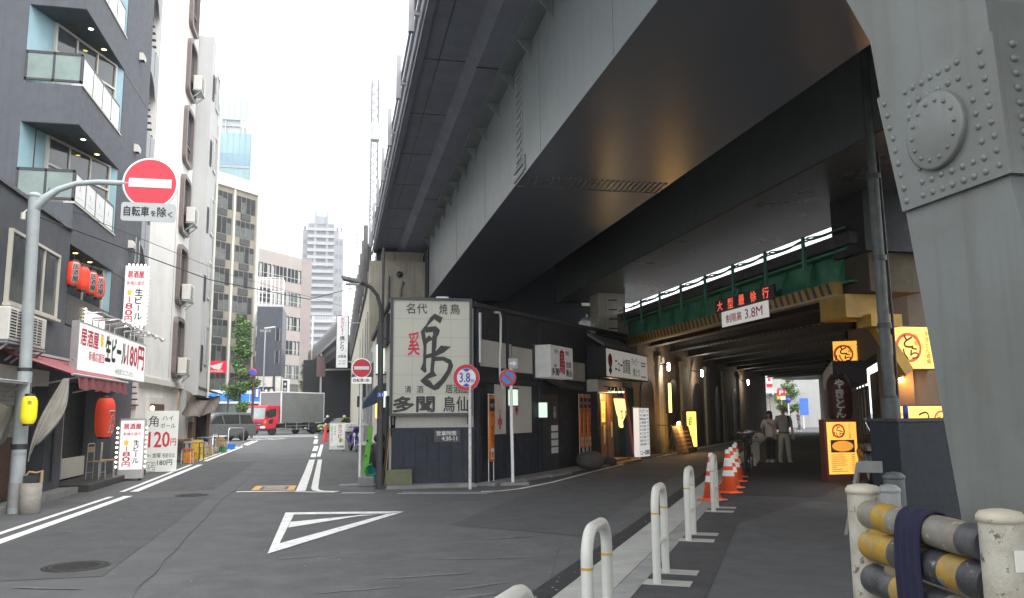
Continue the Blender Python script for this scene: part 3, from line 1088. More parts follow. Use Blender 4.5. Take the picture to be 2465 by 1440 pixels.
# --- white building with rounded brown windows, grey neighbour
t = thing('white_tower', 'tall white rendered building with rounded brown window frames', 'building', (-5.7, 25.75, 0))
b = MB(WREND).box(-8, 0, 0, 6.5, 2.75, 19)
b.box(-8, -.1, 0, 6.5, 0, 2.75)
b.build('wall', t)
b = MB(OFFW).box(0, .06, .1, 6.5, 2.62, 2.8)
b.build('ledge', t)
b = MB(DARK).box(-.0, .006, .02, .04, 2.9, 19).box(0, .006, 3.9, 3.915, 2.9, 19)
b.build('panel_joint', t)
for k in range(6):
    z = 2.95 + 2.6 * k
    pts = []
    w, h, r = .72, 2.16, .25
    for cx, cz, a0 in ((w - r, r, -90), (w - r, h - r, 0), (-w + r, h - r, 90), (-w + r, r, 180)):
        pts += [(cx + r * math.cos(R(a0 + 15 * i)), cz + r * math.sin(R(a0 + 15 * i))) for i in range(7)]
    b = MB(BRFR)
    kq = .8
    n_ = len(pts)
    o_ = [(0.0, 5.0 + p[0], z + p[1]) for p in pts]
    o2 = [(.14, 5.0 + p[0], z + p[1]) for p in pts]
    i2 = [(.14, 5.0 + p[0] * kq, z + h / 2 + (p[1] - h / 2) * .87) for p in pts]
    i3 = [(.02, 5.0 + p[0] * kq, z + h / 2 + (p[1] - h / 2) * .87) for p in pts]
    b.add(o_ + o2 + i2 + i3, [(a * n_ + i, a * n_ + (i + 1) % n_, (a + 1) * n_ + (i + 1) % n_, (a + 1) * n_ + i) for a in range(3) for i in range(n_)])
    o = b.build('window', t)
    b = MB(PANE).poly([(.03, p[1], p[2]) for p in i3])
    b.use(BRFR).box(.03, .06, 4.45, 5.55, z + .72, z + .78).box(.03, .06, 4.98, 5.02, z + .2, z + .72)
    b.build('pane', o)
b = MB(OFFW).box(-.1, .0, 1.2, 3.6, .1, 2.2).use(BROWN).box(0, .02, 1.4, 3.4, .1, 2.0)
b.build('door', t)
for i, (y, z) in enumerate(((31.15, 13.75), (31.0, 8.62), (30.9, 5.75), (30.8, 3.1))):
    aircon(('air conditioner with a round duct high on the white tower', 'air conditioner below the second highest window of the white tower', 'boxy air conditioner on the third window up of the white tower',
            'lowest air conditioner on the white tower, above the stall')[i], (-5.56, y, z), R(90), 'window air conditioners')
t = thing('grey_building', 'grey rendered building with slit windows beyond the white tower', 'building', (-5.15, 32.3, 0))
b = MB(GREND).box(-8, 0, 0, .75, 2.4, 16.6).box(-8, .0, .75, 2.0, 2.4, 14.6).box(-8, -.02, .75, 1.5, 14.6, 15.4).box(-8, -.4, 0, 2.0, 0, 2.4)
b.build('wall', t)
for k in range(5):
    window(t, .28, 1.0, 1, DARK, PANE, .04, face_x(.005, .4, 3.3 + k * 2.7), False)
    window(t, .7, 1.5, 2, ALU, PANE, .05, face_x(.005, 1.4, 3.6 + k * 2.6), False)
MB(OFFW).tube([(.07, 1.95, 2.4), (.07, 1.95, 14.5)], .05).build('drain_pipe', t)

# --- cream tiled building at the far left
t = thing('tiled_building', 'cream tiled building with rust stains, cut by the left edge', 'building', (-7.1, 19.4, 0))
b = MB(TILE).box(-6, 0, 0, 4, 0, 24)
b.build('wall', t)
b = MB(mat('tile_joint', (.42, .4, .34), .8))
for i in range(70):
    b.box(-2.5, 0, -.006, 0, 5 + i * .2, 5.012 + i * .2)
b.build('tile_joints', t)
MB(BLACK).tube([(.25, -.3, 4), (.28, -.3, 18)], .03).tube([(.4, -.3, 5.5), (.36, -.2, 18)], .02).build('cable', t)

# --- signs on the left
MUG = mat('beer_yellow', (.8, .45, .02), .5, emit=.2)


def mug(b, x, z, s, y, mt=None):
    b.use(mt or MUG).poly([(x - s * .35, y, z - s * .5), (x + s * .25, y, z - s * .5), (x + s * .3, y, z + s * .3), (x - s * .4, y, z + s * .3)])
    b.use(WHITE)
    for i in range(4):
        b.poly([(x - s * .4 + .19 * s * i + s * .1 * math.cos(a) * 1.2, y - .001, z + s * .34 + s * .12 * math.sin(a)) for a in [2 * math.pi * k / 8 for k in range(8)]])
    b.use(mt or MUG)
    b.poly([(x + s * .28, y, z - s * .3), (x + s * .5, y, z - s * .2), (x + s * .5, y, z + s * .2), (x + s * .28, y, z + s * .2), (x + s * .28, y, z + s * .1), (x + s * .42, y, z + s * .1), (x + s * .42, y, z - s * .12), (x + s * .28, y, z - s * .2)])


t = thing('billboard', 'wide white beer billboard with red price lettering and spotlights above', 'billboard', (-5.12, 20.6, 2.52), R(90))
b = MB(SIGNW).box(-2.95, 2.85, 0, .12, 0, .96)
b.build('board', t)
b = MB(ALU).box(-2.98, 2.88, -.01, .13, -.03, 0).box(-2.98, 2.88, -.01, .13, .96, .99).box(-2.98, -2.95, -.01, .13, 0, .96).box(2.85, 2.88, -.01, .13, 0, .96)
b.build('frame', t)
b = MB()
b.text('居酒屋', -2.8, -1.55, .52, .86, -.004, INKRED, .03)
mug(b, -1.28, .74, .3, -.004)
b.text('生ビール', -.98, .85, .32, .88, -.004, INK, .04)
b.text('180円', .95, 2.7, .3, .88, -.004, INKRED, .04)
b.text('新橋応援団', -2.2, -1.05, .24, .44, -.004, INKRED, .01)
b.text('※発泡酒ではございません', -.1, 1.7, .06, .2, -.004, INK, .0)
b.build('lettering', t)
for i in range(4):
    x = -2.6 + i * 1.35
    b = MB(CHROME).tube([(x, .1, .9), (x, .1, 1.18), (x, -.3, 1.2), (x + .9, -.3, 1.2), (x + .9, .1, 1.18), (x + .9, .1, .9)], .015, 6)
    b.build('lamp_bracket', t)
for i in range(6):
    x = -1.6 + i * .82
    b = MB(ALU)
    b.lathe([(.02, .0), (.045, -.02), (.055, -.1), (.06, -.12)], (0, 0, 0), 10).use(SIGNW).lathe([(.055, -.115), (.001, -.115)], (0, 0, 0), 10)
    b.xf(Matrix.Translation((x, -.42, 1.16)) @ Matrix.Rotation(R(-50), 4, 'X'))
    b.use(ALU).tube([(x, .1, 1.14), (x, -.3, 1.2), (x, -.42, 1.17)], .012, 6)
    b.build('spotlight', t)

t = thing('hanging_sign', 'narrow vertical lit beer sign with bulbs along its edge, above the billboard', 'sign', (-5.34, 23.0, 4.0))
b = MB(SIGNW).box(-.27, .27, -.09, .09, 0, 1.58)
b.build('box', t, bevel=.01)
b = MB()
b.text('居酒屋', -.2, .2, 1.26, 1.44, -.094, INKRED, .03)
b.text('新橋応援団', -.21, .21, 1.06, 1.17, -.094, INKRED, .01)
b.vtext('生ビール', .0, .2, .12, .98, -.094, INK, .03)
mug(b, -.13, .87, .16, -.094)
b.vtext('180円', -.22, -.04, .06, .76, -.094, INKRED, .03)
b.build('lettering', t)
b = MB(BULB)
for i in range(16):
    b.ball((.3, -.06, .05 + i * .1), .022, n=8, k=5)
for i in range(5):
    b.ball((-.2 + i * .1, -.02, 1.62), .022, n=8, k=5).ball((-.2 + i * .1, -.02, -.04), .022, n=8, k=5)
b.build('bulb_row', t)
MB(CHROME).bar((-.3, 0, 1.3), (-.4, 0, 1.3), .03).tube([(0.0, .1, -.6), (0, .1, 2.3)], .02).build('bracket', t)


def lantern(label, loc, r, h, mt, txt=None, rz=0, grp=None, tx=(-.5, .5), cat='lantern', name='paper_lantern', two=None):
    t = thing(name, label, cat, loc, rz, grp)
    b = MB(mt)
    prof = [(r * .6, 0)]
    n = 22
    for i in range(n + 1):
        f = i / n
        rad = r * (1 - .42 * abs(2 * f - 1) ** 4.5)
        prof.append((rad * (1 - .035 * (i % 2)), h * f))
    prof.append((r * .6, h))
    b.lathe(prof, n=24)
    b.build('shade', t)
    b = MB(BLACK)
    b.lathe([(r * .62, -.03), (r * .62, .012), (r * .5, .012)], n=20)
    b.build('ring', t)
    b = MB(BLACK)
    b.lathe([(r * .62, h - .012), (r * .62, h + .03), (.01, h + .04)], n=20)
    b.tube([(0, 0, h + .02), (0, 0, h + .22)], .008, 6)
    b.build('ring', t)
    if txt:
        for q in (txt if isinstance(txt, list) else [txt]):
            s_, a0_, a1_, z0_, z1_, mt_ = q
            b = MB()
            b.vtext(s_, a0_ * r, a1_ * r, z0_, z1_, 0, mt_, .03 if mt_ is INK else .07)
            b.slice_x(.025)
            # wrap round the barrel
            vv = []
            for x, y, z in b.v:
                a = x / r
                y = -y
                f = z / h
                rad = r * (1 - .42 * abs(2 * f - 1) ** 4.5) + .003 + y + (0 if mt_ is WHITE else .002)
                vv.append((rad * math.sin(a), -rad * math.cos(a), z))
            b.v = vv
            b.build('lettering', t)
    return t


for i, (y, lab) in enumerate(((18.72, 'leftmost red lantern with black lettering in the recess over the billboard'), (19.38, 'plain red lantern second from the left in the recess over the billboard'),
                              (20.0, 'third red lantern from the left in the recess over the billboard'), (20.62, 'rightmost red lantern in the recess over the billboard'))):
    lantern(lab, (-5.62, y, 4.38), .15, .52, LANR,
            None if i == 1 else [('居酒屋', -.05, .95, .05, .48, WHITE), ('居酒屋', .0, .9, .06, .47, INK)], R(8), 'red lanterns over the billboard')
lantern('big red lantern hanging low before the dark doorway', (-5.27, 20.5, 1.12), .215, .92, LANR, [('ワタル', .55, 1.4, .1, .62, WHITE), ('ワタル', .65, 1.3, .12, .6, INK)], R(6), name='red_lantern')
lantern('yellow lantern strapped to the grey sign pole', (-5.05, 15.05, 1.47), .125, .47, LANY, [('生', .1, .6, .3, .42, mat('lantern_grey', (.3, .27, .05), .6))], 0, name='yellow_lantern')

# pavement signs
t = thing('illuminated_sign', 'low lit pavement sign with bulbs beside the tall price board', 'sign', (-5.08, 22.4, 0), R(6))
b = MB(SIGNW).box(-.27, .27, -.12, .12, .28, 1.5)
b.build('light_box', t, bevel=.01)
b = MB(ALU).box(-.29, .29, -.14, .14, .06, .28).box(-.29, .29, -.13, .13, 1.5, 1.55).box(-.3, -.27, -.13, .13, .28, 1.5).box(.27, .3, -.13, .13, .28, 1.5)
b.build('frame', t)
b = MB(RUBBER)
for x in (-.22, .22):
    for y in (-.1, .1):
        b.tube([(x - .02, y, .03), (x + .02, y, .03)], .03, 10)
b.build('castor', t)
b = MB()
b.text('居酒屋', -.2, .2, 1.28, 1.42, -.124, INKRED, .03)
b.text('新橋応援団', -.2, .2, 1.12, 1.2, -.124, INKRED, .01)
b.vtext('生ビール', .02, .2, .42, 1.02, -.124, INK, .03)
mug(b, -.12, .95, .14, -.124)
b.vtext('180円', -.2, -.02, .34, .86, -.124, INKRED, .03)
b.build('lettering', t)
b = MB(BULB)
for i in range(9):
    b.ball((-.34, -.1, .35 + i * .12), .025, n=8, k=5).ball((.33, -.1, .35 + i * .12), .02, n=8, k=5)
b.build('bulb_row', t)
t = thing('price_board', 'tall pale hand-lettered highball price board leaning by the road', 'sign board', (-4.98, 25.4, 0), R(4))
b = MB(mat('board_white', (.8, .81, .75), .6, var=.03)).box(-.44, .44, -.02, .02, 0.02, 1.76)
b.build('board', t)
b = MB()
y = -.024
b.text('角', -.36, -.1, 1.3, 1.62, y, INK, .0).text('ハイ', .0, .3, 1.48, 1.62, y, INK).text('ボール', -.04, .36, 1.26, 1.4, y, INK)
b.text('120', -.34, .22, .72, 1.16, y, INKRED, .02).text('円', .25, .4, .76, .96, y, INKRED, .01)
b.text('注)', -.36, -.27, .44, .52, y, INK).text('金曜', -.22, .0, .42, .56, y, INK).text('祝前日は', .05, .38, .42, .55, y, INK)
b.text('180円', -.08, .32, .2, .36, y, INK, .01)
b.text('ル弓', -.34, -.17, .08, .26, y, INK)
b.use(INK)
for a in ((-.38, -.13, .04, .05), (-.38, -.13, .29, .3), (-.38, -.37, .05, .29), (-.14, -.13, .05, .29)):
    b.box(a[0], a[1], y, y + .002, a[2], a[3])
b.build('lettering', t)
b = MB(WOOD).box(-.4, -.36, .02, .05, 0, 1.7).box(.36, .4, .02, .05, 0, 1.7).bar((-.38, .04, 1.2), (-.38, .5, .02), .03).bar((.38, .04, 1.2), (.38, .5, .02), .03)
b.build('leg', t)
t = thing('warning_lamp', 'small red lamp glowing on top of the tall price board', 'lamp', (-5.28, 25.45, 1.76))
MB(mat('red_glow', (.8, .05, .05), .3, emit=7, ecol=(1, .25, .2))).ball((0, 0, .07), .06, .06, .08).build('bulb', t)
MB(DARK).lathe([(.07, 0), (.07, .02), (.001, .02)]).build('base', t)

# --- grey pole with the big no-entry sign
PGREY = mat('pole_grey', (.36, .40, .41), .45, var=.08, scale=6, dirt=((.2, .22, .22), .3, 5))
SRED = mat('sign_red', (.56, .028, .05), .4, var=.03)
SBLUE = mat('sign_blue', (.03, .08, .5), .4, var=.03)
SIGNB = mat('sign_back', (.45, .46, .45), .5, .3)


def no_entry(t, c, r, y, rim=True):
    b = MB(SIGNW_D)
    b.lathe([(r * .97, y + .05), (r, y + .04), (r, y - .0), (r * .95, y - .012), (.001, y - .012)], (c[0], 0, c[1]), 40, ax=1)
    o = b.build('sign_disc', t)
    b = MB(SRED)
    b.lathe([(r * .93, y - .016), (.001, y - .016)], (c[0], 0, c[1]), 40, ax=1)
    b.use(WHITE).box(c[0] - r * .76, c[0] + r * .76, y - .02, y - .017, c[1] - r * .17, c[1] + r * .17)
    b.build('symbol', o)
    return o


t = thing('sign_pole', 'tall grey curved-arm pole carrying the large no entry sign', 'traffic sign', (-5.24, 15.3, 0))
b = MB(PGREY)
b.tube([(0, 0, 0), (0, 0, 2.4)], .115, 16).tube([(0, 0, 2.4), (-.02, 0, 3.2), (-.06, 0, 5.42)], .098, 16).ball((-.06, 0, 5.44), .11, .11, .07)
b.build('pole', t)
b = MB(PGREY)
pa = [(-.06, 0, 5.2), (.1, 0, 5.4), (.32, 0, 5.58), (.6, 0, 5.7), (.95, 0, 5.745), (1.6, 0, 5.75)]
b.tube(pa, .05, 12, rs=[.1, .075, .055, .05, .05, .05])
b.build('arm', t)
for z0, z1, mt_ in ((1.05, 1.14, DARK), (2.36, 2.42, DARK), (.95, 1.0, mat('tape', (.3, .3, .3), .6)), (.1, .5, mat('tape', (.3, .3, .3), .6))):
    MB(mt_).tube([(0, 0, z0), (0, 0, z1)], .119, 16).build('band', t)
b = MB(OFFW).tube([(-.2, -.05, 5.0), (-.2, -.05, 5.12)], .04).bar((-.2, -.05, 5.12), (-.1, 0, 5.25), .02)
b.build('insulator', t)
so = no_entry(t, (1.835, 5.76), .475, -.03)
b = MB(mat('plate_grey', (.42, .44, .45), .5, var=.03))
b.prism(arc((1.42, 5.36 - .02), .05, R(90), R(180), 4, lambda a, c: (a, c)) + arc((1.42, 5.1), .05, R(180), R(270), 4, lambda a, c: (a, c)) + arc((2.24, 5.1), .05, R(270), R(360), 4, lambda a, c: (a, c)) + arc((2.24, 5.34), .05, 0, R(90), 4, lambda a, c: (a, c)), 1, -.05, -.03)
po = b.build('supplementary_plate', t)
b = MB()
b.text('自転車', 1.42, 1.84, 5.14, 5.32, -.054, INK, .015).text('を', 1.87, 1.96, 5.15, 5.25, -.054, INK, .01).text('除', 1.98, 2.13, 5.14, 5.32, -.054, INK, .015).text('く', 2.16, 2.24, 5.14, 5.24, -.054, INK, .01)
b.build('lettering', po)
MB(PGREY).tube([(1.83, .02, 5.0), (1.83, .02, 5.9)], .025).build('bracket', t)
t = thing('planter_box', 'weathered concrete planter drum with a wooden handle beside the grey pole', 'planter', (-4.98, 15.2, 0))
b = MB(mat('stained_concrete', (.27, .25, .22), .85, var=.15, scale=8, dirt=((.12, .1, .08), .7, 3.5), bump=.3, bscale=40)).lathe([(.15, 0), (.16, .02), (.165, .5), (.13, .5), (.12, .42)], n=18)
b.build('drum', t)
MB(DARK).box(-.1, .1, -.1, .1, .42, .62).build('bucket', t)
MB(WOOD).tube([(-.1, 0, .6), (-.04, 0, .68), (.06, 0, .66), (.14, 0, .68)], .018).tube([(.15, 0, .5), (.15, 0, .7)], .025).build('handle', t)
t = thing('handrail', 'thin steel railing at the bottom left corner beside the grey pole', 'railing', (-5.45, 15.0, 0))
MB(STEEL).tube([(0, 0, 0), (0, 0, .9)], .02).tube([(-.35, -1.5, 0), (-.35, -1.5, .9)], .02).build('post', t)
MB(STEEL).tube([(0, 0, .9), (-.35, -1.5, .9)], .018).tube([(0, 0, .5), (-.35, -1.5, .5)], .014).build('rail', t)


def stool(label, loc, rz, mt, seat, grp, h=.45, back=False):
    t = thing('folding_chair' if back else 'stool', label, 'chair' if back else 'stool', loc, rz, grp)
    MB(seat).box(-.16, .16, -.16, .16, h - .03, h).build('seat', t, bevel=.008)
    for x in (-.14, .14):
        for y in (-.14, .14):
            top = h - .03
            if back and y > 0:
                top = h + .36
            MB(mt).tube([(x, y * 1.1, 0), (x, y, top)], .012, 8).build('leg', t)
    b = MB(mt)
    for y in (-.145, .145):
        b.tube([(-.14, y, .16), (.14, y, .16)], .009, 6)
    b.build('stretcher', t)
    if back:
        b = MB(mt).tube([(-.14, .14, h + .36), (-.11, .14, h + .4), (.11, .14, h + .4), (.14, .14, h + .36)], .012, 8)
        b.use(seat).box(-.14, .14, .132, .148, h + .2, h + .33)
        b.build('backrest', t)
    return t


stool('tubular chair nearer the dark door on the stone step', (-5.5, 20.9, .15), R(75), STEEL, WOOD, 'chairs on the stone step', .42, True)
stool('tubular chair nearer the lit pavement sign on the stone step', (-5.45, 21.65, .15), R(100), STEEL, WOOD, 'chairs on the stone step', .42, True)

# --- street stall with tarp, tables, crates and stools
t = thing('street_stall', 'ramshackle dark wooden food stall under a sagging tarp below the white tower', 'stall', (-5.45, 30.2, 0))
b = MB(mat('stall_dark', (.045, .035, .028), .8, var=.3, scale=4)).box(-.55, -.45, 0, 7.5, 0, 2.6).box(-.5, .0, 6.6, 7.3, 0.6, 2.4)
b.build('back_board', t)
b = MB(BROWN).box(-.45, .1, .2, 2.2, .72, .78).box(-.45, .05, 2.8, 3.6, .8, 1.4)
b.build('counter', t)
for y in (0, 3.6, 7.4):
    MB(WOOD).box(-.02, .04, y, y + .06, 0, 2.45).build('post', t)
MB(mat('rusty', (.25, .09, .05), .8)).bar((.1, 3.5, 2.5), (.1, 7.9, 2.42), .05).bar((-.5, 3.4, 2.7), (.2, 3.4, 2.5), .05).build('beam', t)
b = MB(DARK).add([(-.6, 2.2, 2.95), (-.6, 8.2, 2.8), (.35, 8.2, 2.6), (.35, 2.2, 2.72), (-.6, 2.2, 2.9), (-.6, 8.2, 2.75), (.35, 8.2, 2.55), (.35, 2.2, 2.67)], [(0, 3, 2, 1), (4, 5, 6, 7), (0, 1, 5, 4), (2, 3, 7, 6), (1, 2, 6, 5), (3, 0, 4, 7)])
b.build('roof', t)
b = MB(DARK).prism([(0, 0), (.45, .05), (.45, .3), (0, .42)], 1, 2.6, 3.4)
b.xf(Matrix.Translation((-.3, 0, 2.85))).build('extractor_hood', t)
rows = []
for k in range(8):
    f = k / 7
    rows.append([(-5.25 + .12 * math.sin(j * 1.1 + k * .5), 30.0 + 8.4 * j / 12, 2.55 - .9 * f * (1 - .35 * j / 12) - .32 * math.sin(math.pi * j / 12) * (1 - f * .4) + .06 * math.sin(j * 2.3 + k) * f) for j in range(13)])
cloth('stall_tarp', 'sagging brown grey tarp draped along the front of the street stall', 'tarp', rows, mat('brown_tarp', (.22, .185, .16), .85, var=.2, scale=3, dirt=((.12, .1, .08), .5, 2)))


def crate(label, loc, mt, rz=0, grp=None, h=.28):
    t = thing('crate', label, 'crate', loc, rz, grp)
    b = MB(mt)
    b.box(-.2, .2, -.15, .15, 0, .02)
    for a in ((-.2, .2, -.15, -.135), (-.2, .2, .135, .15), (-.2, -.185, -.135, .135), (.185, .2, -.135, .135)):
        b.box(*a, .02, h * .55).box(*a, h * .68, h)
        for q in range(4):
            x0 = a[0] + (a[1] - a[0]) * q / 3.3
            y0 = a[2] + (a[3] - a[2]) * q / 3.3
            if a[1] - a[0] > .1:
                b.box(x0, x0 + .03, a[2], a[3], h * .55, h * .68)
            else:
                b.box(a[0], a[1], y0, y0 + .03, h * .55, h * .68)
    b.build('shell', t)
    return t


def table(label, loc, top, leg, rz=0, w=.9, d=.6, h=.7):
    t = thing('stall_table', label, 'table', loc, rz, 'low tables at the street stall')
    MB(top).box(-w / 2, w / 2, -d / 2, d / 2, h - .04, h).build('tabletop', t, bevel=.006)
    for x in (-1, 1):
        for y in (-1, 1):
            MB(leg).bar((x * (w / 2 - .05), y * (d / 2 - .05), 0), (x * (w / 2 - .05), y * (d / 2 - .05), h - .04), .03).build('leg', t)
    return t


GRN = mat('green_plastic', (.02, .3, .08), .45)
BLU = mat('blue_plastic', (.02, .16, .6), .4)
ORG = mat('orange_plastic', (.75, .25, .02), .45)
table('low wooden table nearest the price board at the stall', (-5.0, 31.2, 0), WOOD, DARK, R(88))
table('blue grey steel table in the middle of the stall', (-5.35, 36.2, 0), mat('table_blue', (.14, .22, .32), .5), STEEL, R(90), 1.1, .6, .75)
table('white topped table at the far end of the stall', (-5.3, 39.6, 0), OFFW, STEEL, R(90), 1.2, .6, .72)
for i, (x, y, lab) in enumerate(((-5.05, 30.6, 'orange crate'), (-5.25, 31.6, 'yellow crate'), (-5.15, 32.9, 'yellow crate'), (-5.5, 33.2, 'yellow crate'))):
    crate(('orange crate behind the red folding seat at the stall', 'yellow crate under the low wooden table', 'yellow crate beyond the low wooden table, nearer the road', 'yellow crate beyond the low wooden table, nearer the wall')[i],
          (x, y, 0), ORG if i == 0 else YELL, R(85), 'beer crates at the stall', .36)
crate('yellow crate stacked on another beyond the low wooden table', (-5.15, 32.9, .365), YELL, R(85), 'beer crates at the stall', .36)
crate('green crate on the road edge by the stall', (-5.0, 38.8, 0), GRN, R(88), 'beer crates at the stall', .26)
crate('bright blue crate on the road edge past the green crate', (-5.05, 42.2, 0), BLU, R(88), 'beer crates at the stall', .26)
crate('pale wooden crate between the steel table and the white table', (-5.1, 38.6, .27), WOOD, R(88), 'beer crates at the stall', .42)
stool('red seated folding stool beside the price board', (-5.0, 29.9, 0), R(80), OFFW, RED, 'stools at the stall', .5, False)
stool('yellow pipe stool at the roadside edge of the low wooden table', (-4.85, 32.2, 0), R(80), YELL, WOOD, 'stools at the stall', .48)
stool('yellow pipe stool between the wooden table and the steel table', (-4.95, 34.3, 0), R(88), YELL, WOOD, 'stools at the stall', .48)
stool('wooden stool under the white topped table', (-4.9, 38.0, .0), R(85), WOOD, WOOD, 'stools at the stall', .45)
t = thing('bike_barrier', 'thin steel hoop barrier at the road edge past the blue crate', 'barrier', (-5.0, 43.5, 0), R(60))
MB(CHROME).tube([(-.6, 0, 0), (-.6, 0, .95), (-.52, 0, 1.02), (.52, 0, 1.02), (.6, 0, .95), (.6, 0, 0)], .025).build('hoop', t)
t = thing('bike_barrier', 'thin steel frame barrier standing before the steel table', 'barrier', (-5.0, 36.4, 0), R(85))
MB(CHROME).tube([(-.5, 0, 0), (-.5, 0, .85), (.5, 0, .85), (.5, 0, 0)], .022).tube([(-.5, 0, .3), (.5, 0, .3)], .018).build('hoop', t)
# red shop sign projecting from the grey building
t = thing('projecting_sign', 'red rectangular sign with a white wing, projecting from the grey building', 'sign', (-5.05, 36.2, 3.42))
b = MB(mat('sign_red_b', (.66, .02, .05), .4, emit=.15)).box(-.35, .38, -.05, .05, 0, .5)
b.build('board', t, bevel=.01)
b = MB(WHITE)
b.poly([(-.26, -.054, .3), (-.22, -.054, .24), (-.12, -.054, .17), (.06, -.054, .14), (.2, -.054, .14), (.12, -.054, .2), (.22, -.054, .24), (.16, -.054, .28), (.24, -.054, .34), (.2, -.054, .36), (.26, -.054, .44), (.1, -.054, .4), (-.1, -.054, .33)])
b.text('HONDA', -.27, .27, .04, .11, -.054, WHITE, .03)
b.build('lettering', t)
MB(STEEL).bar((-.35, 0, .1), (-.6, 0, .1), .03).bar((-.35, 0, .4), (-.6, 0, .4), .03).build('bracket', t)
# overhead cables across the street
t = MB(BLACK)
for pts, r in (([(-5.3, 15.3, 5.1), (-3.2, 21, 4.95), (-1.0, 27, 5.35), (1.2, 33, 6.9)], .013), ([(-5.7, 18.7, 6.0), (-3.5, 27, 6.1), (.9, 44, 7.2)], .008), ([(-5.7, 17.2, 6.1), (-5.3, 15.35, 5.15)], .01)):
    q = []
    for a, b_ in zip(pts, pts[1:]):
        for i in range(5):
            q.append(tuple(a[k] + (b_[k] - a[k]) * i / 5 for k in range(3)))
    q.append(pts[-1])
    t.tube(q, r, 5)
tag(t.build('overhead_cable'), 'thin black cables strung across the left street from the grey pole', 'cable')
# ================================================================ sign building between the two streets and the shops along its right side
BLKWOOD = mat('black_boards', (.018, .022, .036), .6, var=.25, scale=4, bump=.15, bscale=20, dirt=((.045, .05, .06), .35, 2))
BLKWALL = mat('black_wall', (.02, .021, .025), .75, var=.2, scale=3, dirt=((.05, .05, .05), .3, 2))
PLAST = mat('plaster', (.55, .53, .48), .85, var=.06, scale=2, dirt=((.36, .34, .3), .45, 2), streak=((.4, .38, .33), .4))
ROOFT = mat('roof_dark', (.03, .03, .034), .7, var=.2, scale=4)
GREENL = mat('green_lamp_glass', (.5, .6, .5), .3, emit=.35, ecol=(.75, 1, .8))
P0, P1 = Vector((3.05, 18.3)), Vector((12.4, 30.6))
PD = (P1 - P0).normalized()
PANG = math.atan2(PD.y, PD.x)
PL = (P1 - P0).length
# local frame of the right-hand shop front: x runs along the wall away from the viewer, front faces -y
WM = Matrix.Translation((P0.x, P0.y, 0)) @ Matrix.Rotation(PANG, 4, 'Z')


def wloc(x, y=0, z=0):
    p = WM @ Vector((x, y, z))
    return (p.x, p.y, p.z)


t = thing('corner_pub', 'low black and cream pub building on the wedge between the two streets', 'building', (1.15, 18.32, 0))
b = MB(PLAST)
b.box(0, 1.86, 0, .12, 1.1, 4.0)
b.box(-.02, .1, 0, 12, 0.1, 4.0)
b.build('wall', t)
for i in range(7):
    x = .02 + i * .265
    MB(BLKWOOD).box(x, x + .259, -.035, 0, .06, 1.24).build('board', t)
b = MB(mat('dark_cap', (.03, .035, .05), .6)).box(-.02, 1.9, -.05, 0, 1.24, 1.29)
b.build('rail', t)
b = MB(BLKWALL)
mi_ = Matrix.Translation((-1.15, -18.32, 0)) @ WM
k0 = len(b.v)
b.box(0, 12.2, 0, .25, 0, 2.28).box(0, 12.2, 0, .25, 3.3, 4.15)
b.box(0, 12.2, .02, .25, 2.28, 3.3)
b.xf(mi_)
b.build('side_wall', t)
for x0, x1, z0, z1 in ((.2, 1.9, 2.68, 3.3), (2.0, 3.55, 2.62, 3.26), (5.6, 6.55, 2.55, 3.1), (6.6, 7.2, 2.55, 3.1)):
    MB(PLAST).box(x0, x1, -.02, .02, z0, z1).xf(mi_).build('plaster_panel', t)
for x0, x1 in ((.95, 1.55), (1.75, 3.1)):
    MB(PLAST).box(x0, x1, -.02, .0, 1.1, 2.28).xf(mi_).build('plaster_panel', t)
b = MB(BLKWOOD)
for i in range(16):
    if not 3.6 < i * .26 < 4.9:
        b.box(i * .26, i * .26 + .25, -.03, 0, .06, 1.06)
b.xf(mi_)
b.build('dado', t)
b = MB(BLKWOOD).box(1.58, 1.7, -.05, 0, .06, 4.0).box(3.6, 3.75, -.05, 0, .06, 4.0).box(.0, .12, -.05, 0, .06, 4.0).box(0, 5.5, -.045, 0, 2.3, 2.42)
b.xf(mi_)
b.build('timber_frame', t)
b = MB(ROOFT)
b.add([(-.1, -.1, 4.02), (1.95, -.1, 4.02), (9.7, 10.3, 4.3), (.0, 12, 4.3), (-.1, -.1, 4.1), (1.95, -.1, 4.1), (9.7, 10.3, 4.45), (.0, 12, 4.45)], [(0, 3, 2, 1), (4, 5, 6, 7), (0, 1, 5, 4), (1, 2, 6, 5), (2, 3, 7, 6), (3, 0, 4, 7)])
b.build('roof', t)
b = MB(ROOFT)
for i in range(14):                               # little tiled eave over the door
    b.tube([(4.0 + i * .13, -.02, 2.52), (4.0 + i * .13, -.5, 2.3)], .06, 8)
b.box(3.9, 6.0, -.02, .0, 2.3, 2.55)
b.xf(mi_)
b.build('eave', t)
b = MB(DARK).box(3.75, 4.95, -.02, .0, .06, 2.1)
b.xf(mi_)
do = b.build('door', t)
b = MB(WHITE)
for i in range(5):
    for j in range(4):
        b.box(4.42 + i * .1, 4.49 + i * .1, -.03, -.02, .5 + j * .2, .66 + j * .2)
b.xf(mi_)
b.build('pane', do)
b = MB(mat('gourd', (.3, .27, .22), .6)).ball((4.6, -.06, 1.55), .09, .04, .11).ball((4.6, -.06, 1.72), .06, .03, .07)
b.xf(mi_)
b.build('gourd_ornament', do)
for x, y in ((.1, -.1), (2.9, -.05)):
    pass
b = MB(WHITE).tube([(.9, -.06, 4.0), (1.15, -.06, 4.02), (1.22, -.06, 3.9), (1.2, -.06, 3.3), (1.14, -.06, 2.9), (1.16, -.06, 2.4), (1.3, -.06, 2.2)], .03, 8)
b.xf(mi_)
b.build('conduit', t)
b = MB(STEEL).tube([(.12, -.05, 2.75), (.12, -.05, 3.9)], .05)
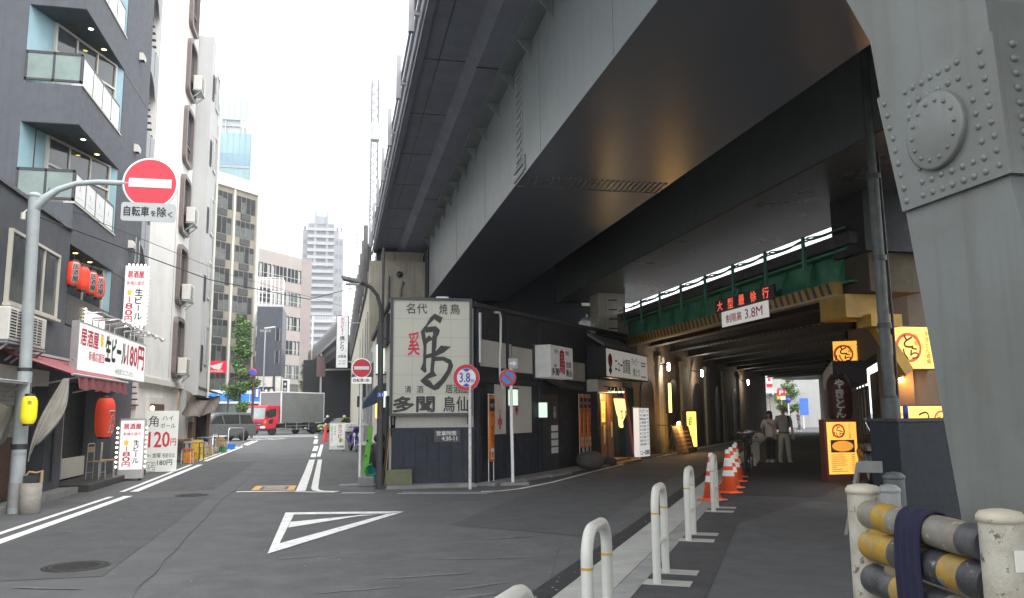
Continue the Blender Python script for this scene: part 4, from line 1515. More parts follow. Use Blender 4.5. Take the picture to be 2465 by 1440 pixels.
b.xf(mi_)
b.build('drain_pipe', t)
b = MB(DARK).box(1.7, 1.74, -.02, 0, 0, 1).xf(mi_)

# the big sign board
t = thing('pub_sign', 'big backlit white pub sign with a giant black brushed bird character', 'sign', (2.03, 18.17, 1.55))
b = MB(mat('lit_sign_cream', (.43, .43, .37), .4, var=.05, scale=1.2, dirt=((.5, .48, .36), .4, 1.1), emit=.025, ecol=(1, 1, .86)))
b.box(-.86, .86, -.02, .1, .06, 2.58)
b.build('panel', t)
b = MB(mat('sign_frame', (.07, .072, .075), .5)).box(-.92, .92, -.06, .12, 0, .06).box(-.92, .92, -.06, .12, 2.58, 2.64).box(-.92, -.86, -.06, .12, .06, 2.58).box(.86, .92, -.06, .12, .06, 2.58).box(-.86, -.82, -.02, .1, -.2, 0).box(.82, .86, -.02, .1, -.2, 0)
b.build('frame', t)
b = MB(mat('sign_joint', (.25, .25, .22), .6))
for i in range(1, 6):
    b.box(-.86, .86, -.0225, -.02, .06 + i * .42, .066 + i * .42)
for i in range(1, 4):
    b.box(-.86 + i * .43, -.855 + i * .43, -.0225, -.02, .06, 2.58)
b.build('panel_joint', t)
BRUSH = mat('brush_ink', (.05, .046, .045), .6)


def cv(pts, y=-.026):      # crop pixels of the board -> board metres
    return [((p[0] - 382) / 485 * 1.72, y, 2.58 - (p[1] - 125) / 745 * 2.52) for p in pts]


b = MB(BRUSH)
for i, q in enumerate(([(345, 290), (372, 238), (400, 211), (453, 238), (436, 278), (398, 250), (368, 280), (345, 312), (340, 340), (350, 420), (347, 560), (352, 598), (340, 608), (312, 583), (328, 540), (330, 430), (312, 335), (335, 300)],
          [(335, 305), (408, 295), (435, 322), (428, 350), (415, 372), (412, 445), (390, 445), (390, 335), (345, 342)],
          [(328, 400), (365, 356), (394, 385), (362, 402), (340, 428)], [(386, 360), (412, 360), (406, 500), (396, 602), (372, 618), (380, 520)],
          [(344, 488), (405, 468), (440, 425), (505, 432), (460, 472), (400, 502), (348, 512)],
          [(395, 500), (460, 500), (507, 520), (520, 560), (505, 602), (470, 662), (430, 712), (402, 723), (345, 692), (312, 662), (368, 652), (396, 690), (440, 650), (480, 590), (490, 548), (455, 526), (398, 530)],
          [(312, 658), (356, 614), (394, 590), (416, 626), (370, 642), (335, 668)])):
    b.poly(cv(q, -.0262 - .0006 * i))
b.use(INKRED)
b.text('奚', -.53, -.27, 1.34, 1.86, -.026, INKRED, .012)
for s_, x0, x1 in (('名', 220, 275), ('代', 288, 352), ('焼', 430, 482), ('鳥', 500, 562)):
    a_, c_ = cv([(x0, 215), (x1, 145)])
    b.text(s_, a_[0], c_[0], a_[2], c_[2], -.026, BRUSH, .01)
for s_, x0, x1, z0, z1, bo in (('清', 215, 256, 738, 692, .008), ('酒', 290, 332, 738, 692, .008), ('居酒屋', 472, 615, 740, 684, .012), ('多', 145, 272, 862, 764, .05), ('聞', 290, 402, 862, 764, .035), ('鳥', 458, 530, 862, 762, .02), ('仙', 542, 614, 862, 762, .02)):
    a_, c_ = cv([(x0, z0), (x1, z1)])
    b.text(s_, a_[0], c_[0], a_[2], c_[2], -.026, BRUSH, bo)
b.build('lettering', t)
t = thing('hours_plate', 'small dark plate with white opening hours on the black boards below the big sign', 'sign', (2.4, 18.28, .96))
MB(mat('slate', (.06, .065, .07), .6, dirt=((.14, .14, .14), .5, 9))).box(-.29, .29, -.03, -.0, 0, .27).build('board', t)
b = MB().text('営業時間', -.24, .2, .15, .25, -.033, WHITE, .012).text('4:30-11', -.12, .22, .04, .13, -.033, WHITE, .02)
b.build('lettering', t)
t = thing('roof_unit', 'white box unit on the roof above the big pub sign', 'roof unit', (2.32, 18.6, 4.12))
MB(WHITE).box(-.14, .14, -.12, .12, 0, .16).build('case', t, bevel=.012)
MB(DARK).box(-.12, .12, -.125, -.12, .03, .06).build('vent', t)
t = thing('water_tank', 'low round cream tank lid behind the left top corner of the big pub sign', 'tank', (1.42, 18.95, 4.08))
MB(OFFW).lathe([(.3, 0), (.3, .12), (.24, .17), (.001, .18)], n=24).build('lid', t)
MB(DARK).lathe([(.31, 0), (.31, .02), (.3, .02)], n=24).build('band', t)
# stones and slab before the pub
tag(MB(mat('mossy_stone', (.16, .165, .1), .9, var=.2, scale=6, bump=.3, bscale=30, dirt=((.1, .12, .05), .5, 4))).prism([(-.29, 0), (.29, 0), (.28, .33), (-.29, .32)], 1, 0, .14).build('stone_block', loc=(1.32, 18.0, .07), bevel=.015),
    'ribbed mossy stone block leaning at the corner of the black boards', 'stone')

# signs and things along the right-hand front
t = thing('shop_sign', 'small square lit sign with a red bird character over the pub door', 'sign', wloc(4.05, -.02, 2.52), PANG)
b = MB(mat('lit_sign_soft', (.4, .4, .385), .4, emit=.05, ecol=(1, 1, .96))).box(-.82, .82, -.5, -.06, 0, .86)
b.build('box', t, bevel=.01)
b = MB()
y = -.504
b.text('鳥', -.22, .2, .12, .78, y, INKRED, .03).text('名代', -.55, -.28, .64, .76, y, INK, .02).text('焼鳥', .25, .5, .64, .76, y, INK, .02).text('清酒', -.6, -.4, .28, .36, y, INK, .02)
b.text('多聞', -.74, -.25, .06, .26, y, INK, .03).text('鳥仙', .28, .72, .06, .26, y, INK, .03).text('居酒屋', .3, .68, .3, .46, y, INK, .02)
b.build('lettering', t)
MB(DARK).box(-.86, .86, -.06, 0, -.04, .9).build('back_frame', t)
for (x, z, lab) in ((3.58, 1.45, 'greenish glass lamp on the black wall left of the pub door'), (1.72, 1.75, 'greenish glass lamp half hidden behind the no parking pole')):
    t = thing('wall_lamp', lab, 'lamp', wloc(x, -.03, z), PANG, 'greenish wall lamps of the pub')
    MB(GREENL).box(-.09, .09, -.2, -.02, .03, .42).build('glass', t, bevel=.01)
    MB(DARK).box(-.1, .1, -.21, 0, 0, .03).box(-.1, .1, -.21, 0, .42, .46).build('cap', t)
for i, (x, y, z, lab) in enumerate(((1.02, 20.2, 2.55, 'upper greenish lamp on the left wall of the pub'), (1.02, 19.2, 1.72, 'lower greenish lamp on the left wall of the pub'))):
    t = thing('wall_lamp', lab, 'lamp', (x + .1, y, z), R(-90), 'greenish wall lamps of the pub')
    MB(GREENL).box(-.11, .11, -.22, -.02, .03, .4 if i else .75).build('glass', t, bevel=.01)
    MB(DARK).box(-.12, .12, -.23, 0, 0, .03).build('cap', t)
FLAGO = mat('orange_flag', (.72, .19, .02), .8, var=.08, scale=4)


def flag(label, loc, rz, h=1.5, w=.3):
    t = thing('banner_flag', label, 'banner', loc, rz, 'orange beer banners')
    b = MB(FLAGO)
    nx, nz = 4, 10
    b.smooth = True
    b.add([(-w / 2 + w * i / nx, -.02 + .012 * math.sin(i * 1.6 + j * .6), .5 + h * j / nz) for j in range(nz + 1) for i in range(nx + 1)], [(j * (nx + 1) + i, j * (nx + 1) + i + 1, (j + 1) * (nx + 1) + i + 1, (j + 1) * (nx + 1) + i) for j in range(nz) for i in range(nx)])
    o = b.build('cloth', t)
    so = o.modifiers.new('s', 'SOLIDIFY')
    so.thickness = .003
    b = MB(INK).box(-w * .4, w * .4, -.04, -.037, .5 + h * .76, .5 + h * .95)
    b.use(OFFW).box(-w * .28, w * .28, -.04, -.037, .5 + h * .04, .5 + h * .2)
    b.use(mat('beer_amber', (.5, .2, .02), .5)).box(-w * .2, w * .2, -.042, -.039, .5 + h * .06, .5 + h * .15)
    b.text("MALT'S", -w * .34, w * .34, .5 + h * .82, .5 + h * .88, -.042, WHITE)
    b.vtext('ザ・モルツ', -w * .22, w * .22, .5 + h * .26, .5 + h * .74, -.04, mat('flag_ink', (.12, .03, .01), .7), .01)
    b.build('print', t)
    b = MB(WHITE).tube([(-w * .42, 0, 0), (-w * .42, 0, .5 + h + .04)], .011, 6).tube([(w * .42, 0, 0), (w * .42, 0, .5 + h + .04)], .011, 6).tube([(-w * .5, 0, .5 + h + .03), (w * .5, 0, .5 + h + .03)], .009, 6)
    b.build('pole', t)


flag('single orange beer banner at the near end of the pub side wall', wloc(.42, -.18, 0), PANG)
for i in range(3):
    flag(('leftmost of the three orange beer banners past the pub door', 'middle of the three orange beer banners past the pub door', 'rightmost of the three orange beer banners past the pub door')[i], wloc(5.85 + i * .34, -.35, .1), PANG, 1.5, .29)
POST = mat('poster_pink', (.55, .42, .36), .7, var=.1)
for (x, z0, z1, w, lab) in ((1.2, 1.12, 1.92, .3, 'poster with a dark bottle on the plaster by the near banner'), (2.15, 1.52, 2.0, .24, 'small faded poster on the pale plaster right of the no parking pole')):
    t = thing('poster', lab, 'poster', wloc(x, -.025, z0), PANG)
    MB(POST).box(-w / 2, w / 2, -.006, 0, 0, z1 - z0).build('sheet', t)
    b = MB(INK).prism([(-.03, .1), (.03, .1), (.03, .36), (.012, .44), (.012, .56), (-.012, .56), (-.012, .44), (-.03, .36)], 1, -.009, -.006)
    b.use(INKRED).box(-w * .42, -w * .2, -.009, -.006, .2, .34).box(w * .2, w * .42, -.009, -.006, .2, .34)
    b.xf(Matrix.Scale((z1 - z0) / .8, 4, (0, 0, 1)))
    b.build('print', t)
tag(MB(mat('boulder', (.085, .07, .06), .8, var=.25, scale=4, bump=.3, bscale=20)).ball((0, 0, 0), .42, .33, .27).build('boulder', loc=wloc(5.5, -.75, .27)), 'smooth dark boulder on the ledge before the three orange banners', 'stone')
tag(MB(mat('boulder_b', (.06, .05, .045), .8, var=.25, scale=6, bump=.3, bscale=20)).ball((0, 0, 0), .24, .2, .15).build('boulder', loc=wloc(7.3, -.7, .13)), 'small dark stone by the wooden steps of the lit shop', 'stone')

# --- the lit shop with the long sign
t = thing('lantern_pub', 'wooden pub front with warm lit door curtain under the long white sign', 'building', wloc(7.5, 0, 0), PANG)
WOODD = mat('door_wood', (.17, .085, .04), .55, var=.3, scale=6)
b = MB(BLKWALL).box(0, 4.9, .06, .4, 0, 3.8).box(0, .12, -.3, .06, 0, 3.7)
b.build('wall', t)
b = MB(WOODD).box(.2, 2.35, -.02, .06, .12, 2.2)
do = b.build('door', t)
for i in range(3):
    MB(BROWN).box(.24 + i * .7, .3 + i * .7, -.06, -.02, .12, 2.2).box(.3 + i * .7, .9 + i * .7, -.05, -.02, 1.1, 1.16).build('door_frame', do)
for x in (.3, 1.0):
    MB(mat('yellow_paper', (.75, .5, .12), .7, emit=.25, ecol=(1, .6, .15))).box(x + .05, x + .38, -.065, -.06, 1.3, 1.95).use(INK).vtext('酒肴', x + .12, x + .32, 1.4, 1.85, -.068, INK).build('notice', do)
MB(PLAST).box(2.0, 2.12, -.065, -.05, .8, 1.3).box(1.25, 1.36, -.065, -.05, .6, 1.2).build('notice', do)
b = MB(WOOD).box(.1, 2.5, -.55, -.02, 0, .13).box(.6, 2.6, -.9, -.55, 0, .07)
b.build('step', t)
b = MB(mat('dark_green_curtain', (.012, .03, .035), .8)).box(2.5, 4.4, -.1, .06, .05, 2.5)
for i in range(12):
    b.tube([(2.55 + i * .16, -.11, .1), (2.55 + i * .16, -.11, 2.45)], .05, 6)
b.build('curtain', t)
b = MB(OFFW).box(-.1, 2.4, -.35, .0, 2.25, 2.62)
b.build('soffit_board', t)
b = MB(mat('thatch', (.2, .19, .18), .85, var=.2, scale=3)).add([(.0, -.55, 3.75), (3.3, -.55, 3.75), (3.3, .4, 4.35), (.0, .4, 4.35), (.0, -.55, 3.65), (3.3, -.55, 3.65), (3.3, .4, 4.25), (.0, .4, 4.25)], [(0, 1, 2, 3), (7, 6, 5, 4), (0, 4, 5, 1), (1, 5, 6, 2), (2, 6, 7, 3), (3, 7, 4, 0)])
b.build('roof', t)
for i in range(5):
    b = MB(DARK).tube([(.5 + i * .36, -.36, 2.42), (.5 + i * .36, -.5, 2.4)], .02, 6)
    b.lathe([(.03, .03), (.05, -.06), (.055, -.1)], (.5 + i * .36, -.52, 2.38), 10)
    b.use(BULB if i > 2 else GREENL).ball((.5 + i * .36, -.52, 2.28), .035, n=8, k=5)
    b.build('spotlight', t)
t = thing('long_sign', 'long white shop sign with black lettering over the wooden pub front', 'sign', wloc(7.55, -.1, 2.72), PANG)
b = MB(mat('lit_sign_w2', (.52, .51, .47), .4, emit=.09, ecol=(1, .98, .88))).box(.0, 4.6, -.5, -.1, 0, .86)
b.build('panel', t)
MB(BLACK).box(-.03, .0, -.5, -.1, -.02, .88).box(-.03, 4.63, -.52, -.1, .86, .9).box(-.03, 4.63, -.52, -.1, -.04, 0).build('frame', t)
b = MB()
y = -.505
b.text('ニュー加賀屋', .85, 2.5, .16, .64, y, INK, .012).text('ホッピー', 2.65, 3.5, .48, .74, y, INK, .01).text('焼とり', 2.8, 3.6, .1, .38, y, INK, .012)
b.use(INK).box(3.8, 4.4, y, y + .003, .58, .62).box(3.8, 4.35, y, y + .003, .48, .52).box(3.8, 4.4, y, y + .003, .1, .14)
b.use(mat('emblem_orange', (.4, .12, .04), .6)).poly([(.38 + .22 * math.cos(a), y, .5 + .22 * math.sin(a)) for a in [2 * math.pi * k / 20 for k in range(20)]])
b.use(mat('emblem_dark', (.05, .06, .12), .6)).poly([(.2, y - .001, .2), (.38, y - .001, .04), (.56, y - .001, .2), (.38, y - .001, .34)])
b.build('lettering', t)
NOR = mat('noren', (.75, .55, .2), .7, emit=.9, ecol=(1, .62, .2))
rows = []
for k in range(7):
    f = k / 6
    rows.append([(.95 + 1.2 * j / 12, -.5 - .05 * math.sin(j * 1.5) * f - .1 * f, 2.05 - .95 * f * (.55 + .45 * math.sin(math.pi * min(1, j / 9)))) for j in range(13)])
o = cloth('door_curtain', 'glowing yellow short curtain hung before the wooden pub door', 'curtain', rows, NOR, loc=wloc(7.5, 0, 0))
o.rotation_euler = (0, 0, PANG)
MB().vtext('加', 1.15, 1.45, 1.35, 1.75, -.66, INK, .02).vtext('賀', 1.6, 1.9, 1.3, 1.75, -.66, INK, .02).build('lettering', o)
b = MB(DARK).tube([(.85, -.5, 2.07), (2.25, -.5, 2.07)], .015).build('curtain_rod', o)
glow(o, (1.5, -.35, 2.15), 16, (1, .62, .25))
t = thing('menu_board', 'tall white lit menu board with rows of prices before the dark curtain', 'sign board', wloc(11.0, -.65, .03), PANG - R(8))
b = MB(SIGNW).box(-.42, .42, -.1, .1, .08, 1.72)
b.build('light_box', t)
MB(STEEL).box(-.44, .44, -.11, .11, 0, .08).box(-.44, .44, -.11, .11, 1.72, 1.76).box(.42, .45, -.11, .11, .08, 1.72).build('frame', t)
b = MB()
b.text('ホッピー', -.36, .14, 1.56, 1.68, -.104, INKRED, .02)
for i, s_ in enumerate(('サワー各種', '特製煮込鍋', 'もつ焼各種', '本まぐろ刺身', '中とろ刺身', 'あじたたき', '天ぷら各種', '自家製〆さば', '焼魚各種')):
    b.text(s_, -.36, .14, 1.43 - i * .122, 1.51 - i * .122, -.104, INK, .012)
for i, s_ in enumerate(('390', '380', '480', '140', '740', '590', '480', '530', '570', '630')):
    b.text(s_, .22, .36, 1.57 - i * .122, 1.64 - i * .122, -.104, INK, .0)
b.text('ニュー加賀屋', -.38, .38, .14, .3, -.104, INK, .03)
b.build('lettering', t)
# lamps and small signs along the brick wall beyond
BRICKW = mat('brick_wall', (.2, .15, .11), .85, var=.3, scale=7, bump=.2, bscale=18, dirt=((.06, .05, .045), .6, 1.4))
t = thing('brick_abutment', 'long dark brick wall with lamps in the underpass behind the shops', 'wall', wloc(12.0, .02, 0), PANG)
b = MB(BRICKW).box(0, 34, 0, .4, 0, 5.2)
b.build('wall', t)
for i, x in enumerate((3.5, 7.5, 12.5, 17, 22)):
    b = MB(mat('stone_pilaster', (.3, .27, .22), .85, var=.15, scale=4)).box(x, x + .7, -.12, 0, 0, 3.6).box(x - .1, x + .8, -.18, 0, 3.6, 3.85)
    b.build('pilaster', t)
for i, x in enumerate((1.2, 5.2, 10, 15, 20)):
    b = MB(BLACK)
    pts = [(x, .1), (x + 1.9, .1), (x + 1.9, 2.2)] + [(x + .95 + .95 * math.cos(R(a)), 2.2 + .8 * math.sin(R(a))) for a in range(15, 180, 15)] + [(x, 2.2)]
    b.prism(pts, 1, -.03, 0)
    b.build('arch_recess', t)
TUBE = mat('tube_lamp', (.9, .9, .9), .3, emit=14, ecol=(.9, .95, 1))
for i, (x, lab) in enumerate(((17.3 - 3.0, 'nearest tube lamp on the underpass wall'), (22.6 - 1.6 + .4, 'second tube lamp along the underpass wall'), (36.2, 'farthest tube lamp on the underpass wall'))):
    t = thing('tube_lamp', lab, 'lamp', wloc(x + (1.5 if i == 0 else .6 if i == 1 else -1.0), -.45, 3.42), PANG, 'tube lamps in the underpass')
    MB(TUBE).tube([(-.08, -.02, -.14), (.08, .02, .14)], .05, 8).build('tube', t)
    glow(t, (0, -.12, -.1), 22, (1, .84, .62))
    MB(DARK).bar((0, .45, .12), (0, 0, .08), .04).bar((-.1, .05, -.12), (.06, .09, .16), .05).build('bracket', t)
t = thing('yellow_sign', 'small upright yellow lit sign standing by the underpass wall', 'sign', wloc(16.7, -1.0, .12), PANG - R(15))
YSIG = mat('lit_sign_yellow', (.8, .58, .1), .4, emit=1.1, ecol=(1, .66, .1))
MB(YSIG).box(-.38, .38, -.1, .1, .1, 1.5).build('light_box', t)
MB(BLACK).box(-.42, .42, -.09, .09, .05, .1).box(-.42, .42, -.09, .09, 1.5, 1.54).box(-.42, -.38, -.09, .09, .1, 1.5).box(.38, .42, -.09, .09, .1, 1.5).box(-.3, .3, -.12, .12, -.1, .05).build('frame', t)
MB().text('銀', -.3, .05, .95, 1.3, -.104, INK, .02).vtext('下足', .12, .28, .9, 1.35, -.104, mat('brown_ink', (.25, .1, .02), .6), .0).text('人', -.1, .2, .4, .8, -.104, INK, .01).build('lettering', t)
for i, (x, lab, mt_) in enumerate(((14.4, 'narrow wooden easel board left of the yellow sign', WOOD), (15.1, 'second wooden easel board beside the narrow one', WOOD), (15.9, 'dark easel menu board before the yellow sign', BROWN))):
    t = thing('easel_board', lab, 'sign board', wloc(x, -1.15, .02), PANG - R(10), 'easel boards by the underpass wall')
    w = .26 if i < 2 else .42
    b = MB(mt_).add([(-w, -.05, .05), (w, -.05, .05), (w, .2, 1.05), (-w, .2, 1.05), (-w, 0, .05), (w, 0, .05), (w, .25, 1.05), (-w, .25, 1.05)], [(0, 1, 2, 3), (7, 6, 5, 4), (0, 4, 5, 1), (1, 5, 6, 2), (2, 6, 7, 3), (3, 7, 4, 0)])
    b.build('board', t)
    MB(mt_).bar((-w, 0, 0), (-w, .25, 1.1), .04).bar((w, 0, 0), (w, .25, 1.1), .04).bar((0, .25, 1), (0, .6, 0), .04).build('leg', t)
    b = MB(POST)
    for j in range(5):
        z = .2 + j * .15
        b.add([(-w * .75, -.055 + (z - .05) * .25, z), (w * .6, -.055 + (z - .05) * .25, z), (w * .6, -.055 + (z + .01) * .25, z + .06), (-w * .75, -.055 + (z + .01) * .25, z + .06)], [(0, 1, 2, 3)])
    b.build('notice', t)
t = thing('globe_lamp', 'small glowing orange lamp over the easel boards', 'lamp', wloc(14.9, -1.0, 1.12), PANG)
MB(mat('orange_glow', (.9, .5, .2), .3, emit=14, ecol=(1, .5, .15))).ball((0, 0, .06), .07).build('bulb', t)
MB(DARK).tube([(0, 0, -.05), (0, 0, .02)], .03).tube([(0, 0, -.05), (0, .9, .0)], .012).build('bracket', t)
glow(t, (0, -.12, .1), 24, (1, .55, .2))
t = thing('wall_tube_light', 'thin vertical yellow strip light on the underpass wall', 'lamp', wloc(17.0, -.1, 1.6), PANG)
MB(mat('yellow_strip', (.8, .6, .1), .4, emit=2.5, ecol=(1, .7, .1))).box(-.06, .06, -.1, -.02, 0, 1.2).build('tube', t)
MB(DARK).box(-.08, .08, -.02, .1, -.05, 1.25).build('backing', t)
t = thing('red_ladder_banner', 'narrow dark red slanting banner against the dark green curtain', 'banner', wloc(10.55, -.42, .1), PANG)
b = MB(mat('dark_red_cloth', (.22, .025, .04), .8)).add([(-.62, 0, 2.3), (-.4, 0, 2.3), (.35, 0, .1), (.1, 0, .1), (-.62, .03, 2.3), (-.4, .03, 2.3), (.35, .03, .1), (.1, .03, .1)], [(0, 3, 2, 1), (4, 5, 6, 7), (0, 1, 5, 4), (1, 2, 6, 5), (2, 3, 7, 6), (3, 0, 4, 7)])
b.build('cloth', t)
MB(BROWN).bar((-.64, .05, 2.35), (.36, .05, .02), .03).build('pole', t)
t = thing('roof_vent', 'cowl vent on the roof between the pub and the long sign', 'vent', wloc(8.1, .2, 4.0), PANG)
MB(OFFW).box(-.22, .22, -.2, .2, 0, .5).use(STEEL).ball((0, 0, .5), .24, .22, .16).tube([(0, 0, .6), (0, 0, .75)], .04).build('cowl', t)
MB(DARK).box(-.24, .24, -.22, .22, -.05, .02).build('base', t)

# --- left side of the sign building: things by the dark lamp post
LPOST = mat('lamp_post_paint', (.05, .048, .048), .5, var=.1, scale=8)
t = thing('street_lamp', 'dark curved street lamp post at the left corner of the pub', 'street lamp', (.9, 17.98, 0))
b = MB(LPOST).tube([(0, 0, 0), (0, 0, 2.1)], .07, 14).tube([(0, 0, 2.1), (-.02, 0, 3.62)], .062, 14).tube([(-.02, 0, 3.62), (-.03, 0, 3.95), (-.1, -.02, 4.2), (-.24, -.05, 4.36), (-.48, -.1, 4.47)], .042, 10)
b.tube([(0.03, .1, 3.6), (.03, .1, 5.3)], .03, 8)
b.build('post', t)
b = MB(mat('lamp_head', (.12, .12, .12), .4)).add([(-.42, -.02, 4.51), (-.42, -.2, 4.51), (-.9, -.24, 4.6), (-.9, -.02, 4.6), (-.45, 0.02, 4.42), (-.45, -.24, 4.42), (-.85, -.27, 4.5), (-.85, .01, 4.5)], [(0, 1, 2, 3), (7, 6, 5, 4), (0, 4, 5, 1), (1, 5, 6, 2), (2, 6, 7, 3), (3, 7, 4, 0)])
ho = b.build('lamp_head', t, bevel=.03)
MB(PANE_L).box(-.8, -.5, -.22, -.03, 4.40, 4.43).build('lens', ho)
b = MB(SBLUE).box(-.07, .07, -.075, -.06, 1.96, 2.06).use(WHITE).text('31', -.05, .05, 1.98, 2.04, -.077, WHITE).build('number_plate', t)
b = MB(DARK).box(-.09, .09, -.09, .09, 0, .04).tube([(0, 0, 3.3), (.3, .2, 3.1), (.25, .3, 2.9)], .01, 5).build('base', t)
t = thing('no_entry_sign', 'small round no entry sign on a slim white pole left of the lamp post', 'traffic sign', (.52, 19.2, 0))
MB(WHITE).tube([(0, 0, 0), (0, 0, 2.85)], .032, 12).build('pole', t)
no_entry(t, (0, 2.66), .225, -.05)
b = MB(SIGNW_D).box(-.22, .23, -.06, -.045, 2.3, 2.45)
po = b.build('supplementary_plate', t)
MB().text('自転車', -.19, .05, 2.335, 2.42, -.063, INK, .012).text('を', .06, .1, 2.34, 2.4, -.063, INK).text('除', .11, .17, 2.335, 2.42, -.063, INK, .012).text('く', .18, .21, 2.34, 2.4, -.063, INK).build('lettering', po)
MB(CONC_M).box(-.45, .4, -.18, .2, 0, .015).build('footing', t)
t = thing('height_limit_sign', 'round 3.8 metre height limit sign on a speckled white pole before the pub', 'traffic sign', (2.78, 17.4, 0))
MB(mat('speckled_white', (.68, .68, .66), .5, dirt=((.2, .2, .2), .6, 14))).tube([(0, 0, 0), (0, 0, 2.2)], .034, 12).build('pole', t)
c = (-.08, 2.36)
b = MB(SIGNB).lathe([(.285, .03), (.295, -.0), (.29, -.02), (.001, -.02)], (c[0], 0, c[1]), 40, ax=1)
so = b.build('sign_disc', t)
b = MB(WHITE).lathe([(.285, -.022), (.001, -.022)], (c[0], 0, c[1]), 40, ax=1)
b.use(SRED).lathe([(.282, -.024), (.205, -.024)], (c[0], 0, c[1]), 40, ax=1)
b.text('3.8', c[0] - .15, c[0] + .08, c[1] - .1, c[1] + .1, -.026, SBLUE, .02).text('m', c[0] + .1, c[0] + .17, c[1] - .1, c[1] - .04, -.026, SBLUE, .02)
b.use(SBLUE)
for s_ in (1, -1):
    b.poly([(c[0] - .09, -.026, c[1] + s_ * .18), (c[0], -.026, c[1] + s_ * .12), (c[0] + .09, -.026, c[1] + s_ * .18), (c[0], -.026, c[1] + s_ * .2)])
b.build('symbol', so)
t = thing('no_parking_sign', 'round blue and red no parking sign with an arrow plate on a white pole', 'traffic sign', (3.86, 18.1, 0))
MB(WHITE).tube([(0, 0, 0), (-.03, 0, 2.7)], .036, 12).build('pole', t)
c = (-.1, 2.39)
b = MB(SIGNB).lathe([(.19, .03), (.197, -.0), (.193, -.04), (.001, -.04)], (c[0], 0, c[1]), 36, ax=1)
so = b.build('sign_disc', t)
b = MB(SRED).lathe([(.19, -.042), (.001, -.042)], (c[0], 0, c[1]), 36, ax=1)
b.use(mat('sign_sky_blue', (.05, .22, .55), .4)).lathe([(.14, -.044), (.001, -.044)], (c[0], 0, c[1]), 36, ax=1)
b.use(SRED).poly([(c[0] - .115, -.046, c[1] + .08), (c[0] - .08, -.046, c[1] + .115), (c[0] + .115, -.046, c[1] - .08), (c[0] + .08, -.046, c[1] - .115)])
b.build('symbol', so)
b = MB(mat('plate_faded', (.36, .36, .38), .5)).box(-.09, .13, -.05, -.04, 2.6, 2.83)
po = b.build('arrow_plate', t)
b = MB(WHITE).poly([(-.06, -.053, 2.69), (.02, -.053, 2.69), (.02, -.053, 2.64), (.1, -.053, 2.715), (.02, -.053, 2.79), (.02, -.053, 2.74), (-.06, -.053, 2.74)])
b.build('symbol', po)
MB(CONC_M).box(-.3, .35, -.1, .12, 0, .06).build('footing', t)
t = thing('left_shopfront', 'narrow side of the pub with a blue awning along the left street', 'shop front', (1.13, 18.6, 0))
b = MB(BLKWALL).box(-.06, 0, 0, 3.6, 0, 2.0).box(-.08, 0, .1, 5, 3.2, 3.9)
b.build('panel', t)
b = MB(mat('navy_awning', (.03, .05, .09), .7)).prism([(0, 2.35), (0, 1.95), (-.55, 1.72), (-.55, 1.85), (-.2, 2.3)], 1, 1.3, 3.4)
b.build('awning', t)
b = MB(STEEL).prism([(0, 3.2), (-.75, 2.75), (-.75, 2.82), (0, 3.27)], 1, 5.5, 8.5)
b.build('eave', t)
for y, z in ((1.6, 2.6), (3.6, 2.6)):
    window(t, .9, .8, 2, OFFW, PANE_L, .05, Matrix.Translation((-.002, y, z)) @ Matrix.Rotation(R(-90), 4, 'Z'), False)
MB(YSIG).box(-.12, -.06, 3.8, 4.0, 1.5, 2.0).build('lit_panel', t)
t = thing('narrow_house', 'narrow pale house front with pipes beyond the blue awning', 'house', (1.0, 24, 0))
MB(WREND).box(0, .16, 0, 9, 0, 3.6).build('wall', t)
b = MB(STEEL)
for y in (1, 2.4, 4, 6.5):
    b.tube([(-.05, y, .2), (-.05, y, 3.5)], .04, 8)
b.build('drain_pipe', t)
for y in (1.6, 3.4, 5.5):
    window(t, .9, 1.0, 2, ALU, PANE, .05, Matrix.Translation((-.002, y, 1.3)) @ Matrix.Rotation(R(-90), 4, 'Z'))
MB(DARK).box(-.25, 0, 4.5, 5.2, 2.2, 2.7).box(-.3, 0, 7, 7.6, 1.9, 2.3).build('meter_box', t)
# clutter
t = thing('bin', 'turquoise plastic bin by the wall left of the lamp post', 'bin', (.86, 20.0, 0))
MB(mat('turquoise', (.03, .35, .42), .45)).lathe([(.17, .0), (.21, .62), (.225, .62), (.225, .66), (.2, .66), (.15, .02)], n=18).build('body', t)
MB(BLACK).ball((0, 0, .68), .19, .19, .1).build('bag', t)
t = thing('bin', 'pale grey lidded bin further along the wall behind the turquoise bin', 'bin', (.75, 21.4, 0))
MB(GREY).lathe([(.2, 0), (.24, .8), (.25, .8), (.25, .86), (.001, .92)], n=18).build('body', t)
MB(DARK).lathe([(.252, .79), (.252, .8), (.2, .8)], n=18).build('rim', t)
t = thing('folded_trolley', 'bright green folded trolley frame leaning at the pub wall', 'trolley', (.68, 19.75, 0))
GRB = mat('bright_green', (.16, .5, .04), .45)
b = MB(GRB).prism([(-.09, .22), (.03, .16), (.15, 1.3), (.04, 1.34)], 1, -.04, .04)
b.build('panel', t)
b = MB(GRN).torus((.12, -.08, .3), .13, .025, ax=1).build('hose', t)
MB(BLACK).box(-.03, .0, -.05, .05, .6, .66).box(0.0, .04, -.05, .05, .95, 1.0).build('latch', t)
tag(MB(WOOD).bar((1.03, 18.25, .05), (1.13, 18.28, 1.25), .05, .02).build('wooden_plank'), 'pale wooden plank leaning on the corner behind the lamp post', 'plank')
tag(MB(BROWN).bar((.99, 18.45, .05), (1.12, 18.5, 1.32), .06, .02).build('wooden_plank'), 'brown wooden plank leaning behind the pale plank', 'plank')
